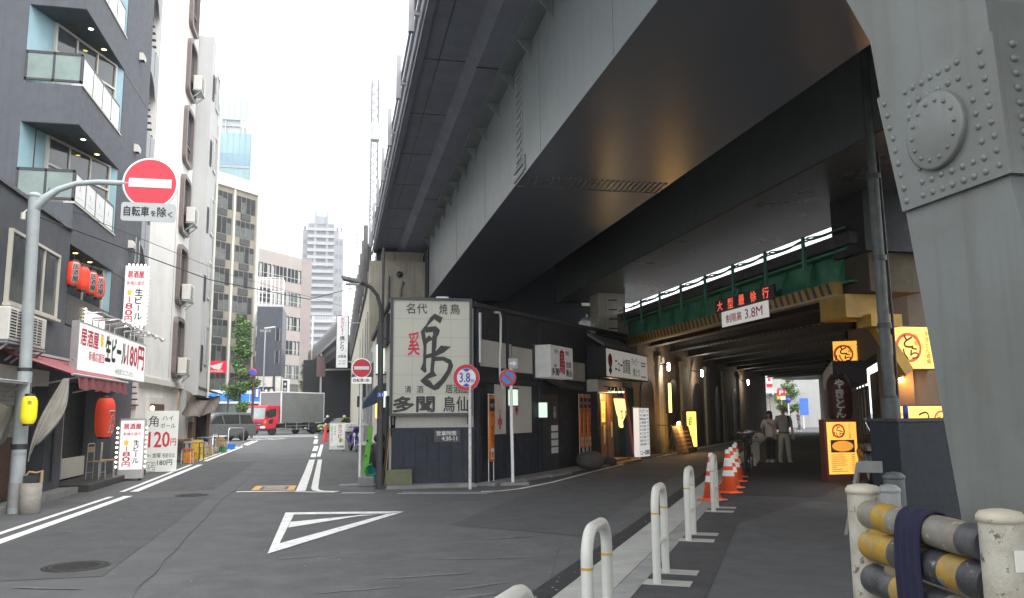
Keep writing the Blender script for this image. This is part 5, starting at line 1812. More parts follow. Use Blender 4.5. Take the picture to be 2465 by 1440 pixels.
tag(MB(BLACK).ball((0, 0, .55), .17, .15, .3).ball((.02, 0, .95), .13, .13, .12).ball((.1, .05, .3), .16, .12, .25).build('rubbish_bag', loc=(.92, 19.0, .1)), 'black rubbish bags heaped between the lamp post and the wall', 'bag')
tag(MB(CONC_M).box(-.18, .18, -.12, .12, 0, .2).build('concrete_block', loc=(.65, 18.9, 0), bevel=.015), 'rough concrete block at the foot of the green trolley', 'block')
t = thing('vertical_sign', 'long vertical white sign with red and black lettering hung over the left street', 'sign', (.14, 42, 4.0), 0)
MB(mat('lit_sign_w3', (.74, .75, .76), .4, emit=.1)).box(-.28, .28, -.08, .08, 0, 2.62).build('panel', t)
MB(BLACK).box(-.31, .31, -.07, .07, -.03, 0).box(-.31, .31, -.07, .07, 2.62, 2.65).box(-.31, -.28, -.07, .07, 0, 2.62).box(.28, .31, -.07, .07, 0, 2.62).build('frame', t)
b = MB().vtext('ホッピー・', -.15, .15, 1.62, 2.55, -.084, INKRED, .02).vtext('焼とり', -.16, .16, .84, 1.62, -.084, INK, .02).text('ニュー', -.12, .12, .66, .74, -.084, INK).text('加賀屋', -.21, .21, .5, .63, -.084, INK, .015).text('1F 2F', -.18, .18, .3, .36, -.084, INK).text('3F 4F', -.18, .18, .16, .22, -.084, INK)
b.build('lettering', t)
MB(STEEL).bar((.31, 0, .3), (1.0, 0, .3), .05).bar((.31, 0, 2.3), (1.0, 0, 2.3), .05).build('bracket', t)
t = thing('pavement_sign', 'white framed pavement sign with red katakana beside the traffic cone', 'sign board', (.0, 38.5, 0))
MB(mat('board_cream', (.75, .75, .7), .5, emit=.12)).box(-.33, .33, -.06, .06, .1, 1.24).build('panel', t)
MB(ALU).box(-.36, .36, -.07, .07, .04, .1).box(-.36, .36, -.07, .07, 1.24, 1.28).box(-.36, -.33, -.07, .07, .1, 1.24).box(.33, .36, -.07, .07, .1, 1.24).use(RUBBER).box(-.33, -.25, -.1, .1, 0, .04).box(.25, .33, -.1, .1, 0, .04).build('frame', t)
b = MB().vtext('ホッピー', -.02, .26, .36, 1.2, -.064, INKRED, .02)
mug(b, .18, .48, .2, -.064, mat('lime', (.6, .65, .05), .5))
b.text('ニュー加賀屋', -.3, .3, .14, .24, -.064, INK, .02).vtext('会員募集', -.14, -.07, .7, 1.15, -.064, INK).vtext('ご宴会別注承ります', -.28, -.21, .4, 1.18, -.064, INK)
b.build('lettering', t)
# ================================================================ old green railway bridge over the right street
GREENP = mat('bridge_green', (.03, .2, .1), .5, var=.25, scale=3, dirt=((.02, .04, .03), .5, 2))
GREENL2 = mat('bridge_green_light', (.05, .2, .13), .5, var=.15)
TIMB = mat('dark_timber', (.05, .047, .05), .85, var=.3, scale=5)
YPAINT = mat('yellow_bridge_paint', (.33, .19, .015), .55, var=.15, scale=4, dirt=((.13, .08, .02), .6, 3))
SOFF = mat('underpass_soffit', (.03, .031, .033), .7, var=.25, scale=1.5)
t = thing('old_railway_bridge', 'old green plate girder railway bridge with a striped yellow guard beam', 'bridge', (10.1, 14.4, 0))
b = MB(GREENP).box(.35, .4, .2, 14.6, 4.2, 4.95).box(.1, .4, .2, 14.6, 4.88, 4.93).box(.12, .4, .2, 14.6, 4.2, 4.24)
b.build('girder', t)
for i in range(12):
    y = .6 + i * 1.14
    MB(GREENP).prism([(.35, 4.24), (.14, 4.24), (.2, 4.55), (.3, 4.88), (.35, 4.88)], 1, y, y + .08).build('stiffener', t)
b = MB(TIMB).box(-.02, .5, -.1, 13.84, 4.95, 5.2).box(.26, .5, 13.84, 15.5, 4.95, 5.2).box(.5, 8, .8, 13.75, 5.0, 5.2)
b.build('deck_edge', t)
for i in range(8):
    y = 1.5 + i * 1.66
    MB(GREENL2).box(-.08, -.02, y, y + .07, 4.62, 5.42).build('railing_post', t)
MB(GREENL2).box(-.07, -.03, 0, 13.7, 5.28, 5.31).build('handrail', t)
b = MB(BLACK)
rnd = random.Random(9)
for k, (z0, sag) in enumerate(((5.38, .07), (5.45, .1), (5.5, .08))):
    q = []
    for i in range(8):
        for j in range(6):
            f = j / 6
            q.append((.06 + k * .12, .2 + (i + f) * 1.66, z0 - sag * 4 * f * (1 - f)))
    b.tube(q, .018, 5)
b.build('slung_cable', t)
b = MB(YPAINT).box(-.06, .12, .45, 13.6, 3.98, 4.24).use(BLACK)
for i in range(49):
    y = .55 + i * .268
    if not 3.0 < y < 5.5:
        b.add([(-.064, y, 3.985), (-.064, y + .115, 3.985), (-.064, y + .235, 4.235), (-.064, y + .12, 4.235)], [(0, 1, 2, 3)])
gb = b.build('guard_beam', t)
MB(mat('guard_lip', (.32, .26, .15), .6)).box(-.08, .14, .45, 13.6, 3.93, 3.98).build('lip', gb)
# local frame for writing that faces -x (towards the left street): local x -> -y
BM = Matrix.Translation((-.07, 3.12 + 1.18, 0)) @ Matrix.Rotation(R(-90), 4, 'Z')
b = MB(SIGNW_D).box(-1.2, 1.2, -.03, 0, 3.82, 4.22).xf(BM)
so = b.build('height_limit_board', t)
b = MB().text('制限高', -.95, -.1, 3.9, 4.12, -.034, INKRED, .015).text('3.8M', .08, .95, 3.9, 4.14, -.034, INKRED, .012).xf(BM)
b.build('lettering', so)
b = MB(BLACK).box(-1.5, 1.55, -.05, 0, 4.235, 4.56).xf(BM)
so = b.build('warning_display', t)
LED = mat('led_red', (.8, .12, .06), .5, emit=.3, ecol=(1, .14, .07))
b = MB()
for i, ch in enumerate('大型最徐行'):
    b.text(ch, -1.38 + i * .6, -1.08 + i * .6, 4.27, 4.53, -.054, LED, .02)
b.xf(BM).build('lettering', so)
b = MB(YPAINT).prism([(-.08, .1), (.85, .1), (.85, .75), (.2, 1.0), (-.08, 1.0)], 2, 3.45, 3.93)
b.box(.3, 1.0, -.15, .3, 3.25, 3.5)
b.bar((.55, .2, 3.45), (1.32, .25, 2.35), .2, .24)
b.build('yellow_bearing', t)
b = MB(YPAINT).box(-.35, .5, 13.45, 14.2, 3.5, 4.0)
b.build('yellow_bearing', t)
# deck over the whole underpass with its cross girders
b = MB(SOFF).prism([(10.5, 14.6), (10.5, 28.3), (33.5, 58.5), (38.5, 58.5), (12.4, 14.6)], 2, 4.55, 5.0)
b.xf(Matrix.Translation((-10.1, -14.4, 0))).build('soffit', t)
for i in range(12):
    x = 12 + i * 1.95
    ya = 15.4 + (x - 11.5) * 1.664
    yb = 18.3 + (x - 3.05) * 1.316
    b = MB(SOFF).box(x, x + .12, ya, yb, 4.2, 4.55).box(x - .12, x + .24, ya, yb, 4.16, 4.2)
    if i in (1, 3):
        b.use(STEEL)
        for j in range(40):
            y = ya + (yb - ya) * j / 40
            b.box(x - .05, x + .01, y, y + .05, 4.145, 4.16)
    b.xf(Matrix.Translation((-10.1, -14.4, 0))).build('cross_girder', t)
b = MB(mat('daylit_soffit', (.4, .4, .39), .6)).box(34.0, 36.5, 52.5, 58, 4.1, 4.16).box(32.5, 33.4, 51, 57, 4.12, 4.16)  # pale panels put the daylight at the far end into the ceiling colour
b.xf(Matrix.Translation((-10.1, -14.4, 0))).build('painted_daylight_panel', t)
MB(mat('dark_end_block', (.016, .016, .017), .8, var=.2)).box(.15, 1.5, -.35, .75, 4.75, 6.0).build('end_block', t)
MB(mat('yellowish_wall', (.05, .038, .018), .8, var=.2)).box(.3, 1.5, -.2, .78, 3.95, 4.75).build('end_wall', t)
t = thing('abutment_pier', 'beige concrete pier between the girder and the left end of the green bridge', 'pier', (9.3, 28.25, 0))
MB(CREAM).box(0, 1.05, 0, 1.0, 3.4, 5.99).build('shaft', t)
b = MB(DARK)
for i in range(5):
    b.box(.4, .7, -.06, 0, 4.3 + i * .35, 4.34 + i * .35)
b.build('rung', t)

# ================================================================ right side: bar front under the bridge
RWALL = mat('bar_wall_brown', (.10, .07, .045), .8, var=.25, scale=3, dirt=((.045, .035, .028), .6, 1.5))
RM = Matrix.Translation((11.5, 15.2, 0)) @ Matrix.Rotation(math.atan2(-.857, -.515), 4, 'Z')


def rloc(a, off=0, z=0):          # a metres along the wall away from the viewer, off metres out from it
    p = RM @ Vector((-a, -off, z))
    return (p.x, p.y, p.z)


RANG = math.atan2(-.857, -.515)
t = thing('bar_building', 'dark brown bar front under the bridge lit by an orange wall lamp', 'building', (11.45, 15.2, 0))
b = MB(RWALL).box(0, 9, 0, .4, 0, 6.6)
b.build('front_wall', t)
q = Matrix.Translation((-11.45, -15.2, 0)) @ RM
b = MB(RWALL).box(-50, -.0, 0, .4, 3.0, 4.6).box(-50, -16, 0, .4, 0, 3.0).box(-.6, 0, 0, .4, 0, 3.0).box(-16, -.6, .9, 1.2, 0, 3.0)
b.xf(q).build('side_wall', t)
b = MB(mat('upper_pier', (.12, .12, .125), .8, var=.2)).box(.1, 1.6, -.06, 0, 4.6, 6.4).use(mat('yellow_lit_wall', (.3, .2, .05), .7, var=.15)).box(-.25, .35, -.08, 0, 3.95, 4.7)  # yellow patch stands for the yellow light on the upper wall
b.build('panel', t)
b = MB(BLACK).box(-14, -6, -.9, .0, 2.35, 3.0)
b.xf(q).build('canopy', t)
b = MB(glassm('dark_shop_glass', (.05, .035, .025), .06)).box(-15.5, -6.5, .02, .06, .2, 2.3)
b.xf(q).build('shop_window', t)
b = MB(BROWN)
for i in range(8):
    b.box(-15.5 + i * 1.2, -15.42 + i * 1.2, -.02, .02, .1, 2.35)
b.xf(q).build('window_frame', t)
b = MB(mat('orange_lit_plaster', (.42, .2, .07), .8, var=.2)).box(-5, -.8, .85, .9, .1, 2.95)  # orange tint stands for lamp light on the recess wall
b.xf(q).build('entrance_wall', t)
b = MB(mat('red_door_curtain', (.35, .03, .02), .8)).box(-1.9, -1.1, .7, .74, .5, 2.1)
b.xf(q).build('door_curtain', t)
t = thing('wall_spotlight', 'orange spotlight on the bar wall beside the grey drain pole', 'lamp', (11.62, 15.14, 2.22))
MB(mat('orange_lamp', (.9, .5, .1), .3, emit=60, ecol=(1, .42, .06))).ball((0, -.06, 0), .05).build('bulb', t)
MB(DARK).lathe([(.06, .03), (.09, .07), (.02, .1)], (0, -.06, 0), 12).build('shade', t)
glow(t, (0, -.35, -.05), 16, (1, .45, .12))
glow(t, (2.2, 2.2, .1), 36, (1, .52, .18))  # added fill light for the entrance recess, no lamp stands here
TORA = mat('lit_sign_amber', (.75, .48, .11), .4, emit=.42, ecol=(1, .5, .085))
RINGR = mat('sign_red_ink', (.75, .06, .02), .5, emit=.1, ecol=(1, .08, .02))


def tora(t, w, h, y, layout=0):
    b = MB()
    b.use(RINGR)
    cx, cz, rr = -w * .14, h * .5, h * .36
    n = 28
    vs = []
    for i in range(n + 1):
        a = 2 * math.pi * i / n
        th = .16 + .07 * math.sin(a * .5)
        vs += [(cx + rr * math.cos(a), y, cz + rr * math.sin(a)), (cx + rr * (1 - th) * math.cos(a), y, cz + rr * (1 - th) * math.sin(a))]
    b.add(vs, [(2 * i, 2 * i + 2, 2 * i + 3, 2 * i + 1) for i in range(n)])
    b.text('と', cx - rr * .35, cx + rr * .35, cz + rr * .0, cz + rr * .85, y - .003, INK, .03)
    b.text('八', cx - rr * 1.0, cx - rr * .05, cz - rr * .8, cz - rr * .1, y - .003, INK, .03).text('ら', cx + rr * .1, cx + rr * .75, cz - rr * .75, cz - rr * .0, y - .003, INK, .03)
    b.vtext('新橋', cx + rr * .45, cx + rr * .85, cz + rr * .1, cz + rr * .95, y - .003, mat('brown_sign_ink', (.2, .08, .01), .6), .0)
    if layout == 0:
        b.vtext('やきとん酒場', w * .28, w * .45, h * .1, h * .9, y, mat('brown_sign_ink', (.2, .08, .01), .6), .01)
    b.build('lettering', t)


t = thing('lit_sign', 'large amber lit bar sign with a red ring beside the riveted column', 'sign', (11.9, 15.2, 2.45))
MB(TORA).box(-.46, .46, -.22, -.02, 0, .88).build('light_box', t)
MB(BLACK).box(-.48, .48, -.21, 0, -.03, 0).box(-.48, .48, -.21, 0, .88, .91).box(-.48, -.46, -.21, 0, 0, .88).box(.46, .48, -.21, 0, 0, .88).build('frame', t)
tora(t, .92, .88, -.223)
t = thing('lit_sign', 'smaller amber lit bar sign with a red ring hanging deeper in the underpass', 'sign', (15.93, 23.14, 2.98), R(-32))
MB(TORA).box(-.42, .42, -.1, .1, 0, .82).build('light_box', t)
MB(BLACK).box(-.44, .44, -.09, .09, -.03, 0).box(-.44, .44, -.09, .09, .82, .85).box(-.44, -.42, -.09, .09, 0, .82).box(.42, .44, -.09, .09, 0, .82).build('frame', t)
tora(t, .84, .82, -.103)
t = thing('lit_sign', 'long low amber lit sign half hidden behind the dark panel', 'sign', (12.4, 15.15, 1.1))
MB(TORA).box(-1.0, 1.0, -.16, -.02, 0, .56).build('light_box', t)
MB(BLACK).box(-1.02, 1.02, -.15, 0, .56, .59).box(-1.02, 1.02, -.15, 0, -.03, 0).build('frame', t)
b = MB().vtext('やき', -.95, -.85, .1, .48, -.164, INK).text('つ', -.5, -.25, .2, .45, -.164, INK, .02)
b.use(RINGR)
for cx in (.05,):
    n = 24
    vs = []
    for i in range(n + 1):
        a = 2 * math.pi * i / n
        vs += [(cx + .19 * math.cos(a), -.164, .28 + .19 * math.sin(a)), (cx + .15 * math.cos(a), -.164, .28 + .15 * math.sin(a))]
    b.add(vs, [(2 * i, 2 * i + 2, 2 * i + 3, 2 * i + 1) for i in range(n)])
b.text('とら', cx - .11, cx + .11, .2, .38, -.166, INK, .02)
b.build('lettering', t)
t = thing('menu_light_box', 'tall amber lit menu box with a food picture standing on the dark pavement', 'sign board', (11.18, 16.75, .03), R(-3))
MB(TORA).box(-.36, .36, -.12, .12, .14, 1.3).build('light_box', t)
MB(mat('dark_red_frame', (.12, .03, .02), .5)).box(-.42, .42, -.14, .14, 0, .14).box(-.42, .42, -.11, .11, 1.3, 1.36).box(-.42, -.36, -.11, .11, .14, 1.3).box(.36, .42, -.11, .11, .14, 1.3).build('frame', t)
b = MB()
b.use(RINGR)
n = 24
vs = []
for i in range(n + 1):
    a = 2 * math.pi * i / n
    vs += [(-.08 + .16 * math.cos(a), -.124, 1.1 + .16 * math.sin(a)), (-.08 + .12 * math.cos(a), -.124, 1.1 + .12 * math.sin(a))]
b.add(vs, [(2 * i, 2 * i + 2, 2 * i + 3, 2 * i + 1) for i in range(n)])
b.text('と', -.13, -.03, 1.1, 1.22, -.127, INK, .03).text('八', -.22, -.1, .98, 1.08, -.127, INK, .03).text('ら', -.06, .04, .98, 1.1, -.127, INK, .03)
b.vtext('やきとん酒場', .16, .23, .92, 1.26, -.124, mat('brown_sign_ink', (.2, .08, .01), .6))
b.use(BROWN).box(-.29, .29, -.126, -.123, .62, .9)
b.use(mat('dish_orange', (.6, .25, .04), .5, emit=.3, ecol=(1, .4, .05))).poly([(.26 * math.cos(a), -.128, .76 + .12 * math.sin(a)) for a in [2 * math.pi * k / 20 for k in range(20)]])
b.use(mat('brown_sign_ink', (.2, .08, .01), .6))
rnd = random.Random(5)
for i in range(9):
    z = .56 - i * .045
    b.box(-.29, -.29 + rnd.uniform(.12, .4), -.126, -.123, z, z + .012).box(.2, .28, -.126, -.123, z, z + .012)
b.build('lettering', t)
lantern('large dark red lantern with white outlined lettering behind the amber menu box', (12.75, 19.0, 1.3), .32, 1.2, mat('dark_red_lantern', (.045, .009, .008), .6),
        [('やきとん', -.45, .5, .1, 1.1, OFFW), ('やきとん', -.36, .41, .13, 1.07, INK)], R(-30), name='red_lantern')
t = thing('drain_pole', 'grey banded pipe pole standing before the bar wall', 'pole', (8.15, 10.85, 0))
PIPEM = mat('pipe_grey', (.085, .095, .09), .55, .1, var=.25, scale=5, dirt=((.04, .042, .038), .6, 4), streak=((.2, .22, .21), .4))
MB(PIPEM).tube([(0, 0, 0), (.0, 0, 1.75)], .125, 14).tube([(0, 0, 1.75), (-.02, 0, 2.85), (-.02, 0, 5.2)], .083, 14).tube([(-.02, 0, 5.2), (-.02, 0, 8.24)], .065, 12).build('pipe', t)
for z in (1.75, 2.85, 3.9, 5.2):
    MB(DARK).tube([(-.01, 0, z - .04), (-.01, 0, z + .04)], .105, 14).build('band', t)
MB(BLACK).tube([(.1, -.03, 1.2), (.12, -.02, 3), (.08, -.02, 5.6)], .02, 6).build('cable', t)
t = thing('partition_panel', 'dark navy partition box standing in front of the bar', 'panel', (7.22, 9.5, 0))
MB(mat('navy_panel', (.009, .014, .021), .6, var=.15)).box(0, 2.2, 0, .6, .05, 1.42).build('body', t, bevel=.01)
MB(DARK).box(-.02, 2.22, -.02, .62, 1.42, 1.46).box(.02, 2.18, .02, .58, 0, .05).build('edge', t)
t = thing('drink_can', 'tall blue drink can standing on the dark navy partition', 'can', (7.44, 9.62, 1.46))
MB(mat('can_blue', (.03, .05, .3), .35, .4)).lathe([(.028, 0), (.034, .008), (.034, .15), (.028, .165)], n=16).build('body', t)
MB(CHROME).lathe([(.028, .165), (.026, .168), (.024, .163), (.001, .163)], n=16).build('lid', t)
# ================================================================ guard rail with the navy towel, bollards, cones
PIPEW = mat('worn_white_paint', (.42, .40, .34), .5, var=.1, scale=6, chips=((.1, .09, .08), .585, 12), dirt=((.2, .16, .1), .7, 5), bump=.2, bscale=60)
PIPEY = mat('worn_yellow_paint', (.38, .23, .02), .45, var=.15, scale=6, chips=((.2, .19, .17), .56, 9), dirt=((.17, .14, .09), .8, 4), bump=.2, bscale=60)
PIPEB = mat('worn_black_paint', (.04, .042, .047), .45, var=.2, scale=6, chips=((.28, .26, .2), .62, 11), dirt=((.13, .13, .13), .7, 3), bump=.2, bscale=60)
PIPEG = mat('worn_grey_paint', (.19, .18, .155), .45, var=.2, scale=7, chips=((.42, .38, .32), .61, 12), dirt=((.22, .13, .03), .75, 3), bump=.2, bscale=60)
t = thing('guard_rail', 'heavy chipped pipe guard rail in yellow and black between two white posts', 'guard rail', (3.14, 4.5, 0))
RD = Vector((-.24, -1.32, 0))
for k, (px, py) in enumerate(((0, 0), (RD.x, RD.y))):
    b = MB(PIPEW).lathe([(.092, 0), (.092, 1.06)], (px, py, 0), 24)
    po = b.build('post', t)
    MB(mat('post_cap', (.42, .38, .3), .6, chips=((.2, .12, .06), .6, 12))).lathe([(.092, 1.06), (.1, 1.062), (.1, 1.085), (.085, 1.105), (.04, 1.115), (.001, 1.118)], (px, py, 0), 24).build('cap', po)
    b = MB(DARK).box(px - .05, px - .01, py - .096, py - .088, .97, .99) if k == 0 else MB(OFFW).box(px - .03, px + .05, py - .098, py - .09, .86, .95).use(DARK).box(px - .06, px + .02, py - .099, py - .091, .74, .745).box(px - .06, px + .03, py - .099, py - .091, .66, .665)
    b.build('sticker', po)
for z, cols in ((.945, (PIPEG, PIPEY, PIPEG, PIPEB, PIPEG, PIPEG, PIPEB)), (.77, (PIPEY, PIPEY, PIPEB, PIPEG, PIPEB, PIPEY, PIPEB)), (.575, (PIPEB, PIPEB, PIPEY, PIPEG, PIPEB, PIPEG, PIPEY))):
    b = MB()
    n = len(cols)
    for i, mt_ in enumerate(cols):
        f0, f1 = .06 + .88 * i / n, .06 + .88 * (i + 1) / n
        b.use(mt_).tube([(RD.x * f0, RD.y * f0, z), (RD.x * f1, RD.y * f1, z)], (.088 if z < .9 else .083), 20, caps=(i in (0, n - 1)))
    b.build('rail', t)
b = MB(PIPEY).ball((RD.x * .16, RD.y * .16, .84), .05, .11, .09).use(PIPEG).ball((RD.x * .3, RD.y * .3, .66), .04, .14, .06)
b.build('weld_plate', t)
rows = []
prof = [(-.1, .50), (-.11, .60), (-.115, .72), (-.112, .84), (-.105, .94), (-.078, 1.02), (0, 1.052), (.078, 1.02), (.105, .94), (.108, .85), (.11, .76)]
for q, (o_, z) in enumerate(prof):
    row = []
    for j in range(13):
        f = .50 + .215 * (j / 12 - .5) * (1 - .12 * math.sin(q * .5))
        wav = .012 * math.sin(j * 1.9) * (1 if q not in (5, 6, 7) else .25)
        row.append((RD.x * f + (o_ - wav if o_ < 0 else o_ + wav) , RD.y * f + .0, z + .008 * math.sin(j * 1.3)))
    rows.append(row)
TOW = mat('navy_towel', (.012, .013, .042), .95, var=.2, scale=30, bump=.6, bscale=220)
cloth('towel', 'navy blue towel hung over the top pipe of the guard rail', 'towel', rows, TOW, th=.012, loc=(3.14, 4.5, 0))


def drum(label, loc, r, h, mt):
    t = thing('bollard', label, 'bollard', loc)
    MB(mt).lathe([(r, 0), (r, h * .9)], n=22).build('body', t)
    MB(mt).lathe([(r, h * .9), (r * 1.08, h * .905), (r * 1.08, h * .94), (r * .7, h * .985), (.001, h)], n=22).build('cap', t)


drum('stout pale grey bollard with a domed cap just behind the guard rail', (5.52, 7.48, 0), .105, .82, mat('bollard_grey', (.3, .31, .3), .5))
drum('dark capped bollard behind the pale grey bollard', (6.35, 8.5, 0), .115, .86, mat('bollard_dark', (.1, .11, .11), .5))
t = thing('easel_board', 'small tilted grey board leaning behind the bollards', 'sign board', (6.5, 9.2, 0), R(-35))
MB(mat('board_grey', (.22, .22, .21), .6)).bar((-.3, 0, 0), (-.1, 0, .92), .05, .04).box(-.1, .18, -.02, .02, .8, .94).build('board', t)
MB(MATS['board_grey']).bar((-.2, .3, 0), (-.1, 0, .9), .04).build('leg', t)


def hoop(label, loc, rz, h=.86):
    t = thing('hoop_bollard', label, 'bollard', loc, rz, 'white hoop bollards along the kerb')
    w, r = .27, .16
    pts = [(-w, 0, 0), (-w, 0, h - r)] + [(-w + r - r * math.cos(R(a)), 0, h - r + r * math.sin(R(a))) for a in range(15, 91, 15)] + [(w - r + r * math.sin(R(a)), 0, h - r + r * math.cos(R(a))) for a in range(0, 91, 15)] + [(w, 0, 0)]
    MB(HOOPM).tube(pts, .037, 16).build('hoop', t)
    MB(HOOPM).tube([(-w, 0, .36), (w, 0, .36)], .022, 12).build('crossbar', t)
    for x in (-w, w):
        MB(mat('yellow_band', (.45, .27, .03), .5)).tube([(x, 0, .64), (x, 0, .655)], .0382, 16).build('band', t)
        MB(CONC).box(x - .08, x + .16, -.3, .12, .03, .034).build('footing', t)
    return t


HOOPM = mat('hoop_white', (.5, .5, .46), .4, var=.05, scale=5, chips=((.15, .14, .13), .70, 13), dirt=((.4, .38, .32), .4, 4))
hr = math.atan2(.857, .515)
h0 = hoop('nearest white hoop bollard, cut off by the bottom edge, only its top corner in view', (.66, 3.2, -.02), hr)
HP = [(1.6, 5.0), (3.0, 7.42), (4.32, 9.68), (5.92, 12.3)]
for (x, y), lab in zip(HP, ('large white hoop bollard nearest the viewer that shows both legs', 'white hoop bollard second in the row with footings in view', 'third white hoop bollard along the kerb', 'farthest white hoop bollard, beside the first traffic cone')):
    copy_thing(h0, lab, (x, y, 0), hr, 'white hoop bollards along the kerb')
CONEO = mat('cone_orange', (.75, .09, .02), .45, var=.06)
CONEW = mat('cone_band', (.62, .62, .58), .5, var=.08)


def cone(label, loc, h=.82, grp='orange traffic cones on the pavement', mt=None, bands=True):
    t = thing('traffic_cone', label, 'traffic cone', loc, R(20), grp)
    mt = mt or CONEO

    def rad(f):
        return .16 - .125 * f
    MB(mt).box(-.19, .19, -.19, .19, 0, .03).build('base', t, bevel=.02)
    MB(mt).lathe([(rad(0) + .012, .03), (rad(0), .06), (rad(0), .03), (rad(1), .03 + (h - .05)), (.02, h * .98)], n=20).build('body', t)
    if bands:
        for f0, f1 in ((.38, .52), (.62, .82)):
            MB(CONEW).lathe([(rad(f0) + .005, .03 + (h - .05) * f0), (rad(f1) + .005, .03 + (h - .05) * f1)], n=20).build('reflective_band', t)
    MB(CONEW).lathe([(.048, h * .91), (.04, h), (.001, h * 1.01)], n=14).build('cap', t)
    return t


c0 = cone('nearest orange traffic cone, behind the farthest hoop bollard', (6.5, 13.6, .03))
for (x, y), lab in zip(((7.4, 14.75), (7.95, 15.7), (8.75, 17.1), (9.4, 18.3)), ('second orange traffic cone from the viewer', 'third orange traffic cone from the viewer', 'fourth orange traffic cone from the viewer', 'farthest orange traffic cone, next to the parked bicycles')):
    copy_thing(c0, lab, (x, y, .03), R(20))
cone('plain red traffic cone on the left street beside the white pavement sign', (-.72, 52, 0), 1.15, None, mat('cone_red', (.6, .03, .05), .45), False)


def bicycle(label, loc, rz):
    t = thing('bicycle', label, 'bicycle', loc, rz, 'parked bicycles in the underpass')
    for x in (-.52, .52):
        w = MB(RUBBER).torus((x, 0, .33), .31, .02, ax=1, n=24, k=6).build('wheel', t)
        b = MB(CHROME).torus((x, 0, .33), .29, .008, ax=1, n=24, k=5)
        for i in range(8):
            a = math.pi * i / 8
            b.bar((x - .28 * math.cos(a), 0, .33 - .28 * math.sin(a)), (x + .28 * math.cos(a), 0, .33 + .28 * math.sin(a)), .006)
        b.build('rim', w)
    b = MB(DARK).tube([(-.52, 0, .33), (-.05, 0, .3), (-.2, 0, .8), (-.52, 0, .33)], .018, 8).tube([(-.05, 0, .3), (.38, 0, .78), (.4, 0, .95)], .022, 8).tube([(-.17, 0, .7), (.37, 0, .75)], .018, 8).tube([(.52, 0, .33), (.39, 0, .8)], .016, 8)
    b.build('frame', t)
    MB(CHROME).tube([(.25, -.28, 1.0), (.4, -.2, 1.02), (.4, .2, 1.02), (.25, .28, 1.0)], .014, 8).build('handlebar', t)
    MB(BLACK).ball((-.22, 0, .88), .14, .08, .05).build('saddle', t)
    b = MB(DARK)
    for z in (.75, .85, .95):
        b.tube([(.5, -.17, z), (.8, -.15, z), (.8, .15, z), (.5, .17, z), (.5, -.17, z)], .008, 5)
    b.build('basket', t)
    return t


b0 = bicycle('dark bicycle parked nearest the last traffic cone', (9.95, 18.9, .03), R(62))
for (x, y, rz), lab in zip(((10.7, 20.1, 58), (11.5, 21.6, 60)), ('dark bicycle parked in the middle beyond the cones', 'dark bicycle parked farthest, near the couple')):
    copy_thing(b0, lab, (x, y, .03), R(rz))
t = thing('pipe_barrier', 'dark pipe barrier behind the parked bicycles', 'barrier', (11.9, 22.0, .03), hr)
for x in (0, 1.3, 2.6):
    MB(OFFW).tube([(x, 0, 0), (x, 0, .85)], .045, 10).build('post', t)
MB(OFFW).tube([(0, 0, .8), (2.6, 0, .8)], .035, 8).build('rail', t)


def scooter(label, loc, rz, body, topbox=False, k=1.0):
    """facing -y"""
    t = thing('scooter', label, 'scooter', loc, rz)
    for y, nm in ((-.62, 'wheel'), (.6, 'wheel')):
        w = MB(RUBBER).torus((0, y, .25), .19, .06, ax=0, n=24, k=8).build('wheel', t)
        MB(STEEL).lathe([(.14, -.03), (.14, .03)], (0, y, .25), 16, ax=0).build('rim', w)
    b = MB(body)
    b.prism([(-.5, .32), (-.42, .95), (-.34, 1.0), (-.3, .6), (-.2, .34), (.25, .34), (.35, .7), (.85, .78), (.95, .7), (.8, .5), (.3, .28), (-.3, .26)], 0, -.17, .17)
    b.build('body', t, bevel=.05)
    b = MB(body).prism([(-.92, .42), (-.6, .52), (-.4, .44), (-.45, .38), (-.62, .46), (-.9, .36)], 0, -.09, .09)
    b.build('mudguard', t, bevel=.02)
    MB(BLACK).prism([(.2, .72), (.3, .8), (.85, .86), (.9, .78), (.35, .7)], 0, -.15, .15).build('seat', t, bevel=.03)
    b = MB(body).prism([(-.5, .9), (-.56, 1.02), (-.46, 1.12), (-.34, 1.08), (-.36, .95)], 0, -.14, .14)
    ho = b.build('handlebar_cowl', t, bevel=.04)
    MB(BLACK).tube([(-.34, -.36, 1.08), (-.1, -.42, 1.08), (.1, -.42, 1.08), (.34, -.36, 1.08)], .018, 8).build('handlebar', t)
    MB(CHROME).tube([(-.2, -.4, 1.1), (-.3, -.4, 1.32)], .008, 5).tube([(.2, -.4, 1.1), (.3, -.4, 1.32)], .008, 5).use(BLACK).ball((-.31, -.4, 1.36), .06, .02, .04).ball((.31, -.4, 1.36), .06, .02, .04).build('mirror', t)
    MB(WHITE).ball((-.1, -.5, .72), .06, .05, .11).ball((.1, -.5, .72), .06, .05, .11).build('headlight', t)
    MB(CHROME).tube([(-.1, -.62, .25), (-.1, -.42, .8)], .025, 8).tube([(.1, -.62, .25), (.1, -.42, .8)], .025, 8).build('fork', t)
    if topbox:
        MB(WHITE).box(-.24, .24, .62, 1.05, .85, 1.25).build('top_box', t, bevel=.04)
    return t


scooter('purple scooter with a white box parked by the wall left of the lamp post', (.74, 37.6, 0), R(12), mat('purple_paint', (.06, .04, .22), .25), True)
scooter('black scooter parked before the orange lit bar wall', (10.75, 14.85, .03), R(-20), mat('scooter_black', (.012, .012, .013), .3))
